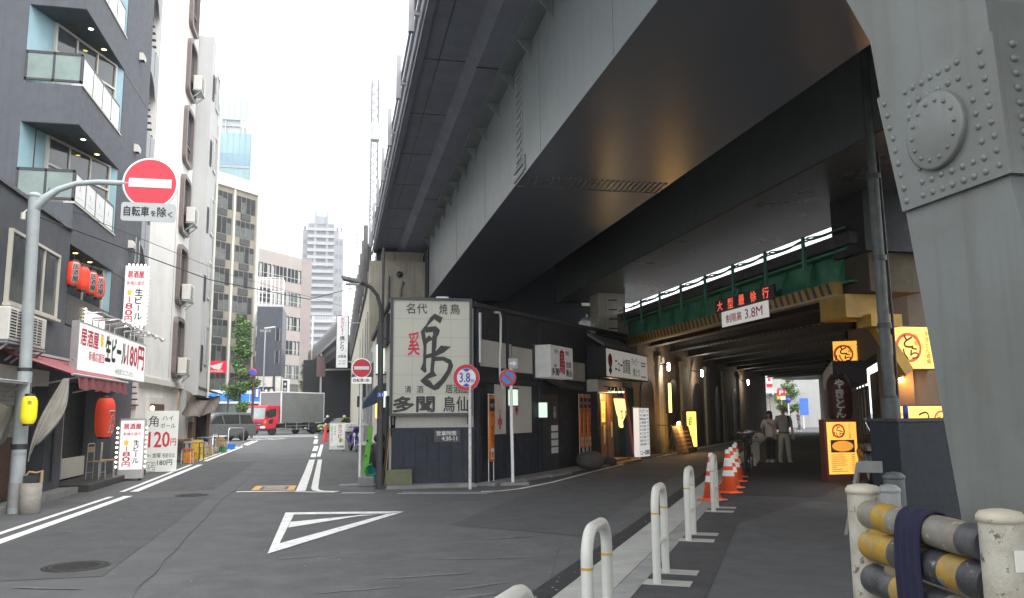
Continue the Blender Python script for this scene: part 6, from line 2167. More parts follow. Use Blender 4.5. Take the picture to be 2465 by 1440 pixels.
# ================================================================ far side of the avenue
TAN = mat('tan_concrete', (.26, .23, .175), .8, var=.08, scale=.6, dirt=((.16, .14, .1), .4, .5), streak=((.15, .13, .1), .4))
CREAMP = mat('cream_parapet', (.68, .66, .58), .7, var=.05)
PINK = mat('pink_stone', (.40, .35, .32), .75, var=.07, scale=.5, streak=((.3, .26, .24), .35))
NAVYT = mat('navy_tile', (.045, .05, .065), .5, var=.15, scale=1.2)
WIN = glassm('far_window', (.028, .028, .027), .3, spec=.12)
WINL = mat('far_window_pale', (.08, .088, .075), .3, var=.3, scale=.8)
FARW = mat('far_white', (.72, .73, .73), .6, var=.04)


def cage(b, x0, x1, z0, z1, y, nx, nz, w):
    for i in range(nx + 1):
        x = x0 + (x1 - x0) * i / nx
        b.box(x - w / 2, x + w / 2, y - w / 2, y + w / 2, z0, z1)
    for j in range(nz + 1):
        z = z0 + (z1 - z0) * j / nz
        b.box(x0, x1, y - w * .45, y + w * .45, z - w / 2, z + w / 2)
    return b


# tan office block
t = thing('office_block', 'tan office block with dark window bands and a cream parapet beyond the grey building', 'building', (-11.2, 110.5, 0), math.atan2(.755, .656))
b = MB(TAN).box(-17, 0, 0, 14, 4.2, 31)
b.build('wall', t)
MB(CREAMP).box(-17, .35, -.25, 14, 31, 32.6).box(.0, .4, -.25, 14, 4, 31).build('parapet', t)
MB(DARK).box(-17, 0, .3, 12, 0, 4.2).build('ground_floor', t)
MB(CREAMP).box(-3.95, -3.7, -.12, 0, 4.2, 31).build('fin', t)
for k in range(8):
    z = 5.0 + k * 3.3
    for x0 in (-3.5, -7.4, -11.3):
        f = MB(mat('dim_frame', (.2, .2, .19), .5, .3))
        for i in range(5):
            f.box(x0 + i * .8 - .03, x0 + i * .8 + .03, -.06, .02, z, z + 2.15)
        o = f.build('window', t)
        p = MB(WIN).box(x0, x0 + 3.2, -.03, -.004, z, z + 2.15)
        rr = random.Random(k * 7 + int(x0))
        p.use(MATS['far_window_pale'])
        for i in range(4):
            if rr.random() < .55:
                p.box(x0 + i * .8 + .05, x0 + i * .8 + .75, -.034, -.031, z, z + rr.choice((1.3, 1.45, 1.4)))
        p.build('pane', o)
        MB(DARK).box(x0 + .8, x0 + 2.4, -.12, -.0, z - .95, z - .12).build('air_conditioner_grille', t)
# shop band at its foot
t = thing('shop_fascia', 'white and blue shop fascia at the foot of the tan office block', 'shop sign', (-15.2, 101.5, 3.2), R(28))
MB(FARW).box(0, 6.4, -.2, 0, 0, 1.6).build('board', t)
b = MB(mat('fascia_blue', (.03, .2, .7), .4, emit=.15))
for i in range(5):
    b.box(.1 + i * 1.28, 1.3 + i * 1.28, -.21, -.2, .25, 1.2)
b.build('panel', t)
MB(PANE).box(0, 6.4, 0, .1, -3.2, 0).build('shop_window', t)
# navy tiled building with a white cage on its roof
t = thing('navy_building', 'narrow dark navy tiled building with a white frame cage on top', 'building', (-10.1, 105, 0))
MB(NAVYT).box(0, 3.05, 0, 8, 6.6, 15.3).box(2.1, 2.4, -.08, 0, 4.5, 6.6).build('wall', t)
MB(OFFW).box(0, 2.05, .05, 8, 0, 6.6).box(2.45, 3.05, .05, 8, 0, 6.6).box(2.05, 2.45, .2, 8, 0, 6.6).build('base', t)
for z in (11.0, 8.2):
    MB(WIN).box(2.3, 2.75, -.02, 0, z, z + 1.6).use(GREY).box(2.26, 2.3, -.04, 0, z, z + 1.6).box(2.75, 2.79, -.04, 0, z, z + 1.6).build('window', t)
MB(WHITE).box(2.05, 2.45, -.03, 0, 5.0, 6.6).build('panel', t)
MB().text('PLUS HOUSE', .4, 1.7, 12.1, 12.4, -.02, GREY, .02).build('lettering', t)
b = cage(MB(FARW), 0, 3.0, 15.5, 19.0, .1, 6, 2, .09)
cage(b, 0, 3.0, 15.5, 19.0, 1.6, 2, 2, .09)
b.build('cage', t)
t = thing('shop_banner', 'black banner with white characters at the foot of the navy building', 'shop sign', (-9.6, 104.6, 4.3))
MB(BLACK).box(0, 1.9, -.08, 0, 0, .95).build('board', t)
b = MB().text('い', .15, .55, .25, .7, -.085, WHITE, .03).text('金', 1.3, 1.75, .2, .75, -.085, WHITE, .03)
b.use(WHITE).poly([(.9 + .2 * math.cos(R(90 * i)), -.085, .48 + .24 * math.sin(R(90 * i))) for i in range(4)])
b.build('lettering', t)
t = thing('shop_banner', 'upright black sign with white lettering right of the navy building', 'shop sign', (-6.8, 104.6, 3.3))
MB(WHITE).box(0, .9, -.2, 0, 0, 2.9).use(BLACK).box(.08, .6, -.21, -.2, .1, 2.75).build('board', t)
MB().vtext('寿司', .18, .5, 1.3, 2.6, -.215, WHITE, .02).build('lettering', t)
# pink building with long rows of windows
t = thing('pink_building', 'long pinkish stone building with ribbon windows behind the navy building', 'building', (-6.05, 130, 0), math.atan2(.788, .616))
MB(PINK).box(-22, 0, 0, 10, 6.5, 26.3).build('wall', t)
MB(mat('dark_stone_base', (.13, .12, .115), .6)).box(-22, 0, .1, 10, 3.4, 6.5).build('base', t)
MB(DARK).box(-22, 0, .3, 10, 0, 3.4).build('ground_floor', t)
for k in range(5):
    z = 7.3 + k * 3.72
    for x0 in (-3.3, -6.7, -10.1, -13.5, -16.9, -20.3):
        f = MB(GREY)
        for i in range(5):
            f.box(x0 + i * .82 - .04, x0 + i * .82 + .04, -.08, .02, z, z + 2.1)
        f.box(x0, x0 + 3.3, -.07, .02, z + .62, z + .7)
        o = f.build('window', t)
        p = MB(WIN if (k + int(-x0)) % 3 else WINL).box(x0, x0 + 3.3, -.03, -.004, z, z + 2.1)
        p.use(mat('far_blind', (.38, .38, .35), .7))
        rr = random.Random(k * 5 + int(x0))
        for i in range(4):
            if rr.random() < .5:
                p.box(x0 + i * .82 + .1, x0 + i * .82 + .5, -.036, -.031, z + .05, z + 1.9)
        p.build('pane', o)
b = MB(mat('pink_stone_dark', (.34, .29, .275), .75, var=.08, scale=.5)).box(-.02, 1.6, .05, 10, 3.0, 26.4)
b.xf(Matrix.Rotation(R(-38), 4, 'Z'))
b.build('end_bay', t)
t = thing('roof_house', 'pale boxy stair tower showing over the roof of the pink building', 'building', (-13.85, 142, 0))
b = MB(FARW).box(0, 4.4, 0, 8, 0, 33.5).box(-.2, .8, -.3, 1, 20, 34.4).box(4.2, 4.45, -.3, 1, 20, 34.0)
b.build('wall', t)
MB(GREY).box(.8, 4.2, -.05, 0, 33.2, 33.4).box(.9, 4.2, -.05, 0, 30.6, 30.75).build('joint', t)
# glass tower
GT = mat('tower_glass', (.22, .36, .38), .1, .0, var=.2, scale=.12, spec=.8)
GTB = mat('tower_glass_blue', (.15, .28, .35), .1, 0, var=.25, scale=.15, spec=.8)
t = thing('glass_tower', 'pale green and blue glass office tower rising behind the tan block', 'building', (-34, 205, 0))
MB(GT).box(0, 11.4, 0, 14, 0, 72).build('curtain_wall', t)
for k in range(14):
    z = 4 + k * 4.6
    MB(GTB if k % 2 else GT).box(.05, 11.3, -.06, -.0, z, z + 3.0).use(mat('slab_edge', (.28, .34, .36), .5)).box(0, 11.45, -.15, .0, z - .75, z - .15).build('glass_band', t)
b = MB(mat('mullion', (.3, .38, .4), .4))
for i in range(9):
    b.box(i * 1.42 - .04, i * 1.42 + .04, -.22, -.15, 0, 81)
b.build('mullion', t)
MB(mat('screen_glass', (.42, .53, .5), .2)).box(0, 11.4, -.1, .0, 75.5, 81.5).build('roof_screen', t)
MB(STEEL).box(.5, 11, 1, 12, 72, 74).bar((1, .3, 63), (1, .3, 76), .4).bar((9.2, .3, 63), (9.2, .3, 76), .5).bar((5, .3, 70), (5, .3, 76), .3).box(4, 8.5, .6, 6, 74, 76).build('plant_frame', t)
# apartment tower
AP = mat('tower_grey', (.30, .31, .33), .7, var=.05, scale=.2)
APD = mat('tower_dark_grey', (.2, .208, .225), .7, var=.1)  # darker grey for the windows and the bands between balconies
t = thing('apartment_tower', 'tall pale grey apartment tower with rows of balconies in the far distance', 'building', (-8.2, 335, 0))
MB(AP).box(-7.6, 7.2, 2, 18, 0, 78).box(-5.4, 5.2, 0, 16, 0, 80.5).box(7.2, 9.2, 3, 16, 0, 75).build('wall', t)
MB(AP).box(-2.9, -1.9, -.8, 2, 62, 85).box(1.9, 2.9, -.8, 2, 62, 85).box(-1.9, 1.9, -.2, 2, 80, 83.5).build('crown', t)
for k in range(27):
    z = 1.2 + k * 2.92
    MB(mat('tower_balcony', (.37, .38, .4), .7)).box(-5.4, 5.2, -1.0, 0, z, z + 1.25).use(APD).box(-5.3, 5.1, -.08, 0, z + 1.3, z + 2.8).build('balcony', t)
    if k % 2 == 0:
        MB(APD).box(-7.2, -6.1, 1.9, 2, z + .8, z + 2.4).box(5.9, 6.9, 1.9, 2, z + .8, z + 2.4).box(7.6, 8.4, 2.9, 3, z + .5, z + 2.6).build('window', t)
# railway masts
LAT = mat('lattice_steel', (.22, .23, .24), .5, .2)


def mast(label, loc, h, w):
    t = thing('lattice_mast', label, 'mast', loc)
    b = MB(LAT)
    for x in (0, w):
        for y in (0, w):
            b.box(x - .04, x + .04, y - .04, y + .04, 0, h)
    b.build('frame', t)
    b = MB(LAT)
    n = int(h / .45)
    for i in range(n):
        z0, z1 = h * i / n, h * (i + 1) / n
        b.bar((0, 0, z0), (w, 0, z1), .04).bar((w, w, z0), (0, w, z1), .04).bar((0, 0, z1), (0, w, z0), .04)
        if i % 2:
            b.box(w, w + .1, -.02, .02, z0, z0 + .04)
    b.build('lacing', t)
    return t


t = mast('slender white lattice mast standing on the viaduct above its railing', (1.36, 40, 8.4), 10.2, .34)
MB(GREY).box(-.02, .4, -.1, .4, 7.0, 7.9).build('box', t)
MB(mat('orange_marker', (.75, .15, .03), .5)).box(.3, .55, -.1, .2, 2.1, 2.4).build('marker', t)
mast('fainter lattice mast farther along the railway beside the apartment tower', (1.0, 92, 9), 14, .8)
t = thing('railway_gantry', 'white lattice gantry spanning the tracks in the distance', 'gantry', (-3.4, 110, 9))
b = MB(FARW)
for i in range(12):
    x0, x1 = i * .33, (i + 1) * .33
    b.bar((x0, 0, 5.1), ((x0 + x1) / 2, 0, 5.7), .05).bar(((x0 + x1) / 2, 0, 5.7), (x1, 0, 5.1), .05)
b.box(0, 4, -.04, .04, 5.05, 5.12).box(0, 4, -.04, .04, 5.66, 5.74)
b.build('truss', t)
MB(FARW).box(-.2, .0, -.1, .1, 0, 5.8).build('post', t)
MB(mat('orange_marker', (.75, .15, .03), .5)).box(-.1, .5, -.2, -.1, .3, 1.2).build('signal', t)
# overpass across the avenue
OD = (Vector((-3.3, 111)) - Vector((-.1, 80))).normalized()
t = thing('overpass', 'dark railway overpass crossing the avenue at the end of the left street', 'bridge', (.5, 76, 0), math.atan2(OD.y, OD.x))
b = MB(CONC_M).box(0, 44, -.0, .5, 8.85, 9.2).use(DKB).box(0, 44, -12, -.05, 8.3, 9.0)
b.build('beam', t)
b = MB(DKB).box(0, 44, .1, .3, 9.2, 10.6)
b.build('parapet', t)
b = MB(mat('baluster_grey', (.22, .22, .22), .6))
for i in range(44):
    b.box(i * 1.0, i * 1.0 + .12, .3, .42, 9.25, 10.75)
b.build('baluster', t)
b = MB(mat('underpass_shade', (.014, .014, .016), .8)).box(0, 44, -12, 0, 7.5, 8.3).box(26, 27, -14, 2, 0, 8.4).box(10, 11.2, -12, -10.5, 0, 8.3)  # near-black imitates the shade below; cross wall added to block light
b.build('underside_and_light_block', t)
MB(mat('column_grey', (.16, .16, .165), .8)).tube([(20, -3.5, 0), (20, -3.5, 8)], .5, 12).tube([(14, -6.5, 0), (14, -6.5, 8)], .5, 12).build('column', t)
t = thing('direction_sign', 'back of a reddish brown traffic sign on an arm before the overpass', 'traffic sign', (-3.3, 96, 4.2))
MB(mat('sign_back_brown', (.17, .10, .095), .6)).box(.8, 1.8, -.04, .04, 1.9, 4.3).build('panel', t)
MB(GREY).bar((1.3, .08, 2.7), (6.5, .08, 2.8), .16).box(1.2, 1.4, .04, .1, 0, 4.6).build('arm', t)

# ================================================================ trees
LEAFS = [mat('leaf_light', (.15, .27, .06), .6, var=.25, scale=3), mat('leaf_mid', (.09, .17, .04), .6, var=.25, scale=3), mat('leaf_dark', (.03, .065, .02), .6, var=.25, scale=3)]
BARK = mat('bark', (.09, .07, .05), .9, var=.25, scale=8)


def tree(label, loc, h, prof, seed, nleaf=9500, ls=.23, trunk_r=.12, z0=1.6):
    rn = random.Random(seed)
    t = thing('street_tree', label, 'tree', loc)
    b = MB(BARK)
    b.tube([(0, 0, 0), (.03, .02, h * .3), (-.04, 0, h * .6), (0, 0, h * .93)], trunk_r, 8, rs=[trunk_r, trunk_r * .8, trunk_r * .5, trunk_r * .12])
    limbs = []
    for i in range(26):
        f = rn.uniform(.0, .95)
        z = z0 + (h - z0) * f
        a = rn.uniform(0, 6.283)
        w = prof(f) * rn.uniform(.55, 1.0)
        tip = Vector((w * math.cos(a), w * math.sin(a), z + rn.uniform(.1, .6)))
        b.tube([(0, 0, z - .3), tuple(tip * .5 + Vector((0, 0, z * .5 - .05))), tuple(tip)], .03, 5, rs=[.04, .025, .008])
        limbs.append((tip, z, f))
    b.build('trunk', t)
    b = MB(LEAFS[1])
    for i in range(nleaf):
        tip, z, f = rn.choice(limbs)
        k = rn.uniform(.25, 1.05)
        c = Vector((tip.x * k, tip.y * k, z + (tip.z - z) * k)) + Vector((rn.gauss(0, .16), rn.gauss(0, .16), rn.gauss(0, .15)))
        b.use(LEAFS[rn.choice((0, 0, 1, 1, 1, 2))])
        u = Vector((rn.gauss(0, 1), rn.gauss(0, 1), rn.gauss(0, .5))).normalized()
        v = u.cross(Vector((rn.gauss(0, 1), rn.gauss(0, 1), rn.gauss(0, 1)))).normalized()
        s = ls * rn.uniform(.5, 1.15)
        b.add([c - u * s * .5, c + v * s * .35, c + u * s * .5, c - v * s * .35], [(0, 1, 2, 3)])
    b.build('crown', t)


tree('slim bright green street tree beyond the stall in front of the tan block', (-7.45, 66, 0), 9.5, lambda f: (.85 + .75 * math.sin(math.pi * min(1, f * 1.6 + .1))) * (1 - f) ** .55 * .95 + .12, 3)
tree('small dark green tree by the overpass beside the truck box', (-4.3, 112, 0), 8.6, lambda f: 1.4 * (1 - f * .55), 8, 3000, .22)
tree('leafy green tree seen through the far end of the underpass', (44.6, 75, 0), 4.9, lambda f: 1.6 * (1 - .4 * f), 12, 3000, .2)
t = thing('street_pole', 'brown street pole with a round blue and red sign beside the street tree', 'traffic sign', (-6.46, 66, 0))
MB(mat('brown_pole', (.09, .05, .04), .5)).tube([(0, 0, 0), (0, 0, 6.2)], .1, 10).build('pole', t)
b = MB(SRED).lathe([(.3, .02), (.3, -.02), (.001, -.02)], (-.06, -.15, 5.0), 24, ax=1).use(SBLUE).lathe([(.23, -.025), (.001, -.025)], (-.06, -.15, 5.0), 24, ax=1)
b.build('sign_disc', t)
MB(SBLUE).box(.12, .5, -.1, -.07, 3.0, 3.8).use(WHITE).box(.22, .4, -.11, -.1, 3.1, 3.7).build('plate', t)
t = thing('street_lamp', 'dark lamp post with a horizontal arm behind the street tree', 'street lamp', (-8.35, 66.5, 0))
MB(LPOST).tube([(0, 0, 0), (0, 0, 4.2), (.12, 0, 4.5), (.4, 0, 4.6), (1.7, 0, 4.65)], .06, 8).build('post', t)
MB(DARK).box(1.5, 2.0, -.1, .1, 4.55, 4.66).build('lamp_head', t)
t = thing('street_lamp', 'tall thin grey street light before the navy building', 'street lamp', (-9.0, 104, 0))
MB(STEEL).tube([(0, 0, 0), (0, 0, 12.4)], .09, 8).build('post', t)
MB(GREY).tube([(-.1, -.1, 12.4), (1.2, -.1, 12.6)], .14, 8).build('lamp_head', t)

# ================================================================ beyond the underpass
FZ = R(-30)
t = thing('far_corner_house', 'pale yellow corner building in daylight at the end of the underpass', 'building', (39.0, 76, 0), FZ)
YW = mat('pale_yellow_wall', (.62, .58, .42), .7, var=.05)
MB(YW).box(-4, 1.55, 0, 6, 0, 7).box(-4, 1.9, -.02, 0, 2.2, 2.5).build('wall', t)
MB(mat('mauve_band', (.4, .36, .36), .7)).box(-4, 2.6, -.06, 0, 1.75, 2.2).build('band', t)
MB(mat('white_blind', (.7, .75, .74), .5)).box(-.5, .72, -.05, 0, .5, 1.7).use(DARK).box(-.5, .72, -.07, -.05, .44, .5).build('window', t)
MB(PANE_L).box(.0, 1.0, -.04, 0, 3.5, 4.1).build('window', t)
MB(mat('glass_door', (.3, .28, .2), .2)).box(.95, 2.3, -.05, 0, 0, 1.7).build('door', t)
t = thing('far_grey_house', 'grey building with a sloping eave at the end of the underpass', 'building', (42.8, 80, 0), FZ)
MB(GREND).box(-2, 8, 0, 6, 0, 9).build('wall', t)
MB(FARW).box(-2, 5, -.8, 0, 3.6, 3.75).build('eave', t)
t = thing('parking_sign', 'red and white parking sign with an arrow seen at the end of the underpass', 'sign', (40.9, 70, 3.1), FZ)
MB(RED).box(-.38, .38, -.05, .05, 0, .62).use(YELL).box(-.38, -.1, -.05, .05, -.3, 0).use(WHITE).box(-.08, .38, -.05, .05, -.35, 0).build('board', t)
MB().text('P', -.15, .2, .14, .5, -.056, WHITE, .03).build('lettering', t)
MB(STEEL).tube([(0, .1, -3.1), (0, .1, .8)], .05).build('pole', t)
t = thing('shop_flag_sign', 'upright white and red sign high above the parking sign', 'sign', (40.3, 71, 3.95), FZ)
MB(WHITE).box(-.25, .28, -.05, .05, .35, 1.2).use(RED).box(-.25, .28, -.05, .05, 0, .35).box(-.1, .12, -.06, -.05, .6, .9).build('board', t)
MB(STEEL).bar((-.25, 0, .2), (-1, 0, .2), .05).build('bracket', t)
t = thing('convex_mirror', 'round convex traffic mirror on a brown post at the end of the underpass', 'mirror', (38.9, 68.6, 0), FZ)
MB(mat('mirror_face', (.5, .52, .5), .08, .9)).ball((0, -.05, 3.25), .38, .08, .38).build('mirror', t)
MB(mat('mirror_post', (.25, .12, .06), .5)).tube([(0, .05, 0), (0, .05, 3.3)], .05).build('post', t)
t = thing('stop_sign', 'small red triangular stop sign left of the end of the underpass', 'traffic sign', (33.7, 60.9, 0), FZ)
MB(RED).prism([(-.36, 2.9), (.36, 2.9), (0, 2.25)], 1, -.03, 0).use(WHITE).box(-.2, .2, -.034, -.03, 2.62, 2.68).build('sign_disc', t)
MB(STEEL).tube([(0, .03, 0), (0, .03, 2.9)], .04).build('pole', t)
for i, (x, y, lab) in enumerate(((41.3, 69.5, 'blue round sign on a white post right of the mirror'), (43.4, 70.5, 'blue banner cluster before the tree at the end of the underpass'))):
    t = thing('traffic_sign' if i == 0 else 'blue_banner', lab, 'traffic sign' if i == 0 else 'banner', (x, y, 0), FZ)
    MB(WHITE).tube([(0, .05, 0), (0, .05, 2.9)], .06).build('pole', t)
    if i == 0:
        MB(SBLUE).lathe([(.25, .02), (.25, -.02), (.001, -.02)], (0, -.03, 2.7), 20, ax=1).build('sign_disc', t)
    else:
        MB(mat('banner_blue', (.08, .2, .65), .6)).box(-.3, .5, -.04, .0, 1.3, 2.9).build('cloth', t)

# ================================================================ vehicles
TINT = glassm('tinted_glass', (.012, .014, .016), .06)
WSCR = glassm('windscreen', (.22, .26, .27), .06)
HLAMP = mat('headlamp', (.75, .76, .75), .12)
TAIL = mat('tail_lamp', (.45, .02, .02), .25)
AMBER = mat('amber_lamp', (.8, .3, .02), .3)


def wheels(t, xs, hw, r, w=.2, dual=False):
    for x in xs:
        for s in (-1, 1):
            b = MB(RUBBER)
            y0, y1 = s * (hw - w), s * hw
            b.lathe([(r * .62, y0), (r * .97, y0), (r, (y0 * .8 + y1 * .2)), (r, (y0 * .2 + y1 * .8)), (r * .96, y1), (r * .62, y1 - s * .01)], (x, 0, r), 24, ax=1)
            wo_ = b.build('wheel', t)
            q = MB(ALU).lathe([(r * .62, y1 - s * .03), (r * .58, y1 - s * .06), (r * .2, y1 - s * .02), (.001, y1 - s * .015)], (x, 0, r), 20, ax=1)
            q.use(DARK)
            for i in range(5):
                a = 2 * math.pi * i / 5
                q.box(x + r * .38 * math.cos(a) - .04, x + r * .38 * math.cos(a) + .04, y1 - s * .035, y1 - s * .025, r + r * .38 * math.sin(a) - .04, r + r * .38 * math.sin(a) + .04)
            q.build('rim', wo_)


def car(name, label, loc, rz, paint, L, hw, lower, cabin, glass_side, screen, rear, wx, wr, cat='car', roof_sign=None, group=None):
    """x forward; lower/cabin are side outlines (x,z); glass_side a list of outlines; screen/rear two (x,z) ends"""
    t = thing(name, label, cat, loc, rz, group)
    b = MB(paint)
    b.prism(lower, 1, -hw, hw)
    b.build('body', t, bevel=.06)
    ti = .13
    n = len(cabin)
    zb, zt = min(p[1] for p in cabin), max(p[1] for p in cabin)

    def yw(z):
        return hw - .03 - ti * (z - zb) / (zt - zb)
    b = MB(paint)
    vs = [(p[0], -yw(p[1]), p[1]) for p in cabin] + [(p[0], yw(p[1]), p[1]) for p in cabin]
    b.add(vs, [tuple(range(n)), tuple(range(n, 2 * n))[::-1]] + [(i, n + i, n + (i + 1) % n, (i + 1) % n) for i in range(n)])
    b.build('cabin', t, bevel=.05)
    for s in (-1, 1):
        for g_ in glass_side:
            q = MB(TINT).poly([(p[0], s * (yw(p[1]) + .006), p[1]) for p in g_])
            q.build('side_window', t)
    for nm, (a, c), mt_ in (('windscreen', screen, WSCR), ('rear_window', rear, TINT)):
        ya, yc = yw(a[1]) - .08, yw(c[1]) - .08
        d = Vector((c[0] - a[0], 0, c[1] - a[1])).normalized()
        o_ = Vector((d.z, 0, -d.x)) * (.01 if nm == 'windscreen' else -.01)
        MB(mt_).poly([(a[0] + o_.x, -ya, a[1] + o_.z), (a[0] + o_.x, ya, a[1] + o_.z), (c[0] + o_.x, yc, c[1] + o_.z), (c[0] + o_.x, -yc, c[1] + o_.z)]).build(nm, t)
    wheels(t, wx, hw + .005, wr)
    xf, xr = max(p[0] for p in lower), min(p[0] for p in lower)
    for s in (-1, 1):
        MB(HLAMP).box(xf - .12, xf + .012, s * (hw - .42), s * (hw - .06), .58, .74).build('headlamp', t)
        MB(TAIL).box(xr - .012, xr + .1, s * (hw - .2), s * (hw - .02), .75, 1.1).build('tail_lamp', t)
        MB(paint).ball((screen[0][0] - .25, s * (hw + .1), screen[0][1] + .1), .06, .1, .08).build('wing_mirror', t)
        MB(CHROME).box(-.35, -.15, s * hw, s * (hw + .02), .88, .91).build('door_handle', t)
        MB(BLACK).box(xr + .7, xf - .8, s * (hw - .02), s * (hw + .006), .2, .27).build('sill', t)
        for xx in wx:
            MB(BLACK).lathe([(wr + .05, s * (hw - .02)), (wr + .05, s * (hw + .003)), (.001, s * (hw + .003))], (xx, 0, wr + .01), 24, ax=1).build('wheel_arch', t)
    MB(DARK).box(xf - .02, xf + .015, -.45, .45, .5, .66).use(WHITE).box(xf + .01, xf + .025, -.17, .17, .36, .5).build('grille', t)
    if roof_sign:
        roof_sign(t)
    return t


VANP = mat('van_paint', (.13, .135, .14), .28, .25, var=.04)
car('grey_van', 'dark grey minivan crossing in front of the red truck', (-7.85, 58.0, 0), math.atan2(-.63, -.77), VANP, 4.8, .9,
    [(2.35, .3), (2.4, .7), (2.3, .95), (1.5, 1.12), (-2.3, 1.1), (-2.4, .9), (-2.4, .3)], [(1.5, 1.08), (.75, 1.78), (.2, 1.88), (-2.0, 1.86), (-2.3, 1.1)],
    [[(1.15, 1.13), (.65, 1.62), (.25, 1.7), (.1, 1.13)], [(.02, 1.13), (.15, 1.72), (-1.05, 1.73), (-1.05, 1.13)], [(-1.15, 1.13), (-1.15, 1.73), (-1.95, 1.7), (-2.15, 1.13)]],
    ((1.46, 1.13), (.8, 1.74)), ((-2.31, 1.15), (-2.04, 1.75)), (1.45, -1.4), .33, 'van')
BLK_CAR = mat('taxi_black', (.012, .014, .02), .2, .2)
TAXY = mat('taxi_green_yellow', (.33, .30, .02), .25, .1)


def lamp(t):
    MB(WHITE).ball((-.1, 0, 1.55), .14, .2, .14).build('roof_lamp', t)


SED = dict(L=4.6, hw=.85, lower=[(2.3, .28), (2.33, .62), (2.2, .8), (1.0, .9), (-1.4, .92), (-2.25, .9), (-2.32, .6), (-2.3, .28)], cabin=[(1.05, .88), (.35, 1.4), (-.1, 1.46), (-1.05, 1.45), (-1.65, .9)],
           glass_side=[[(.75, .92), (.28, 1.36), (-.3, 1.38), (-.3, .92)], [(-.38, .92), (-.38, 1.38), (-1.0, 1.36), (-1.38, .92)]], screen=((1.02, .92), (.4, 1.37)), rear=((-1.6, .95), (-1.1, 1.4)), wx=(1.4, -1.35), wr=.31)
car('taxi', 'green and yellow taxi with a round roof lamp waiting behind the truck', (.55, 82.5, 0), math.atan2(-.45, -.9), TAXY, roof_sign=lamp, group='taxis by the overpass', **SED)
car('taxi', 'black taxi half hidden behind the box of the truck', (-1.1, 85.5, 0), math.atan2(-.5, -.86), BLK_CAR, roof_sign=lamp, group='taxis by the overpass', **SED)
# truck
th = math.atan2(-.81, -.588)
t = thing('box_truck', 'red cab truck with a plain aluminium box body crossing the end of the street', 'truck', (-6.3, 73.4, 0), th)
REDP = mat('truck_red', (.55, .02, .045), .28, var=.04)
ALB = mat('truck_aluminium', (.2, .21, .215), .38, .3, var=.1, scale=1.2)
hw = 1.12
b = MB(REDP).prism([(.95, .55), (1.0, 1.3), (.82, 2.42), (.65, 2.55), (-.75, 2.55), (-.75, .95), (-.45, .95), (-.35, .6), (.3, .55)], 1, -hw, hw)
b.build('cab', t, bevel=.06)
for s in (-1, 1):
    MB(TINT).poly([(.72, s * (hw + .008), 1.5), (.6, s * (hw + .008), 2.2), (-.35, s * (hw + .008), 2.28), (-.35, s * (hw + .008), 1.65), (.25, s * (hw + .008), 1.5)]).build('side_window', t)
    MB(TINT).poly([(.55, s * (hw + .008), 1.0), (.5, s * (hw + .008), 1.32), (-.05, s * (hw + .008), 1.38), (.1, s * (hw + .008), 1.0)]).build('side_window', t)
    MB(HLAMP).box(.88, 1.0, s * .6, s * 1.08, .62, .8).build('headlamp', t)
    MB(AMBER).box(.86, .99, s * .98, s * 1.13, 1.05, 1.3).build('indicator', t)
    MB(BLACK).box(.85, 1.05, s * 1.15, s * 1.3, 1.6, 2.1).bar((.75, s * 1.1, 2.2), (.95, s * 1.25, 2.1), .03).build('wing_mirror', t)
x0, x1, x2, x3 = .98 + .015, 1.0, .82, .65
MB(glassm('truck_screen', (.3, .37, .37), .06)).poly([(.985, -1.0, 1.42), (.985, 1.0, 1.42), (.845, .98, 2.33), (.845, -.98, 2.33)]).build('windscreen', t)
b = MB(BLACK).box(.96, 1.02, -.75, .75, .85, 1.1).box(.7, 1.0, -1.1, 1.1, .4, .56)
b.use(CHROME).box(1.015, 1.03, -.7, .7, .95, .99)
b.build('grille', t)
b = MB(ALB).box(-6.9, -.95, -1.18, 1.18, 1.05, 3.72)
bo = b.build('box_body', t)
b = MB(WHITE)
for s in (-1, 1):
    b.box(-6.92, -.93, s * 1.17, s * 1.2, 3.66, 3.76).box(-.98, -.9, s * 1.1, s * 1.2, 1.05, 3.76).box(-6.95, -6.88, s * 1.1, s * 1.2, 1.05, 3.76)
b.box(-.95, -.91, -1.18, 1.18, 3.66, 3.76)
b.build('trim', bo)
b = MB(DARK).box(-6.7, -.4, -.45, .45, .6, 1.0)
b.build('chassis', t)
b = MB(STEEL)
for s in (-1, 1):
    b.box(-5.0, -1.6, s * 1.08, s * 1.12, .45, .52).box(-5.0, -1.6, s * 1.08, s * 1.12, .75, .8)
    for x in (-1.7, -3.2, -4.9):
        b.box(x, x + .06, s * 1.05, s * 1.12, .4, 1.05)
b.build('side_guard', t)
wheels(t, (-.05, -5.6), 1.12, .42, .28)
# ================================================================ people
SKIN = mat('skin', (.42, .26, .18), .6, var=.04)
HAIR = mat('dark_hair', (.015, .012, .011), .55)


def skinned(name, par, V, E, Rd, mt, sub=2):
    me = bpy.data.meshes.new(name)
    me.from_pydata(V, E, [])
    o = bpy.data.objects.new(name, me)
    COL.objects.link(o)
    o.parent = par
    me.materials.append(mt)
    sk = o.modifiers.new('skin', 'SKIN')
    for i, r in enumerate(Rd):
        d = me.skin_vertices[0].data[i]
        d.radius = r if isinstance(r, tuple) else (r, r)
        d.use_root = i == 0
    sk.use_smooth_shade = True
    su = o.modifiers.new('sub', 'SUBSURF')
    su.levels = su.render_levels = sub
    return o


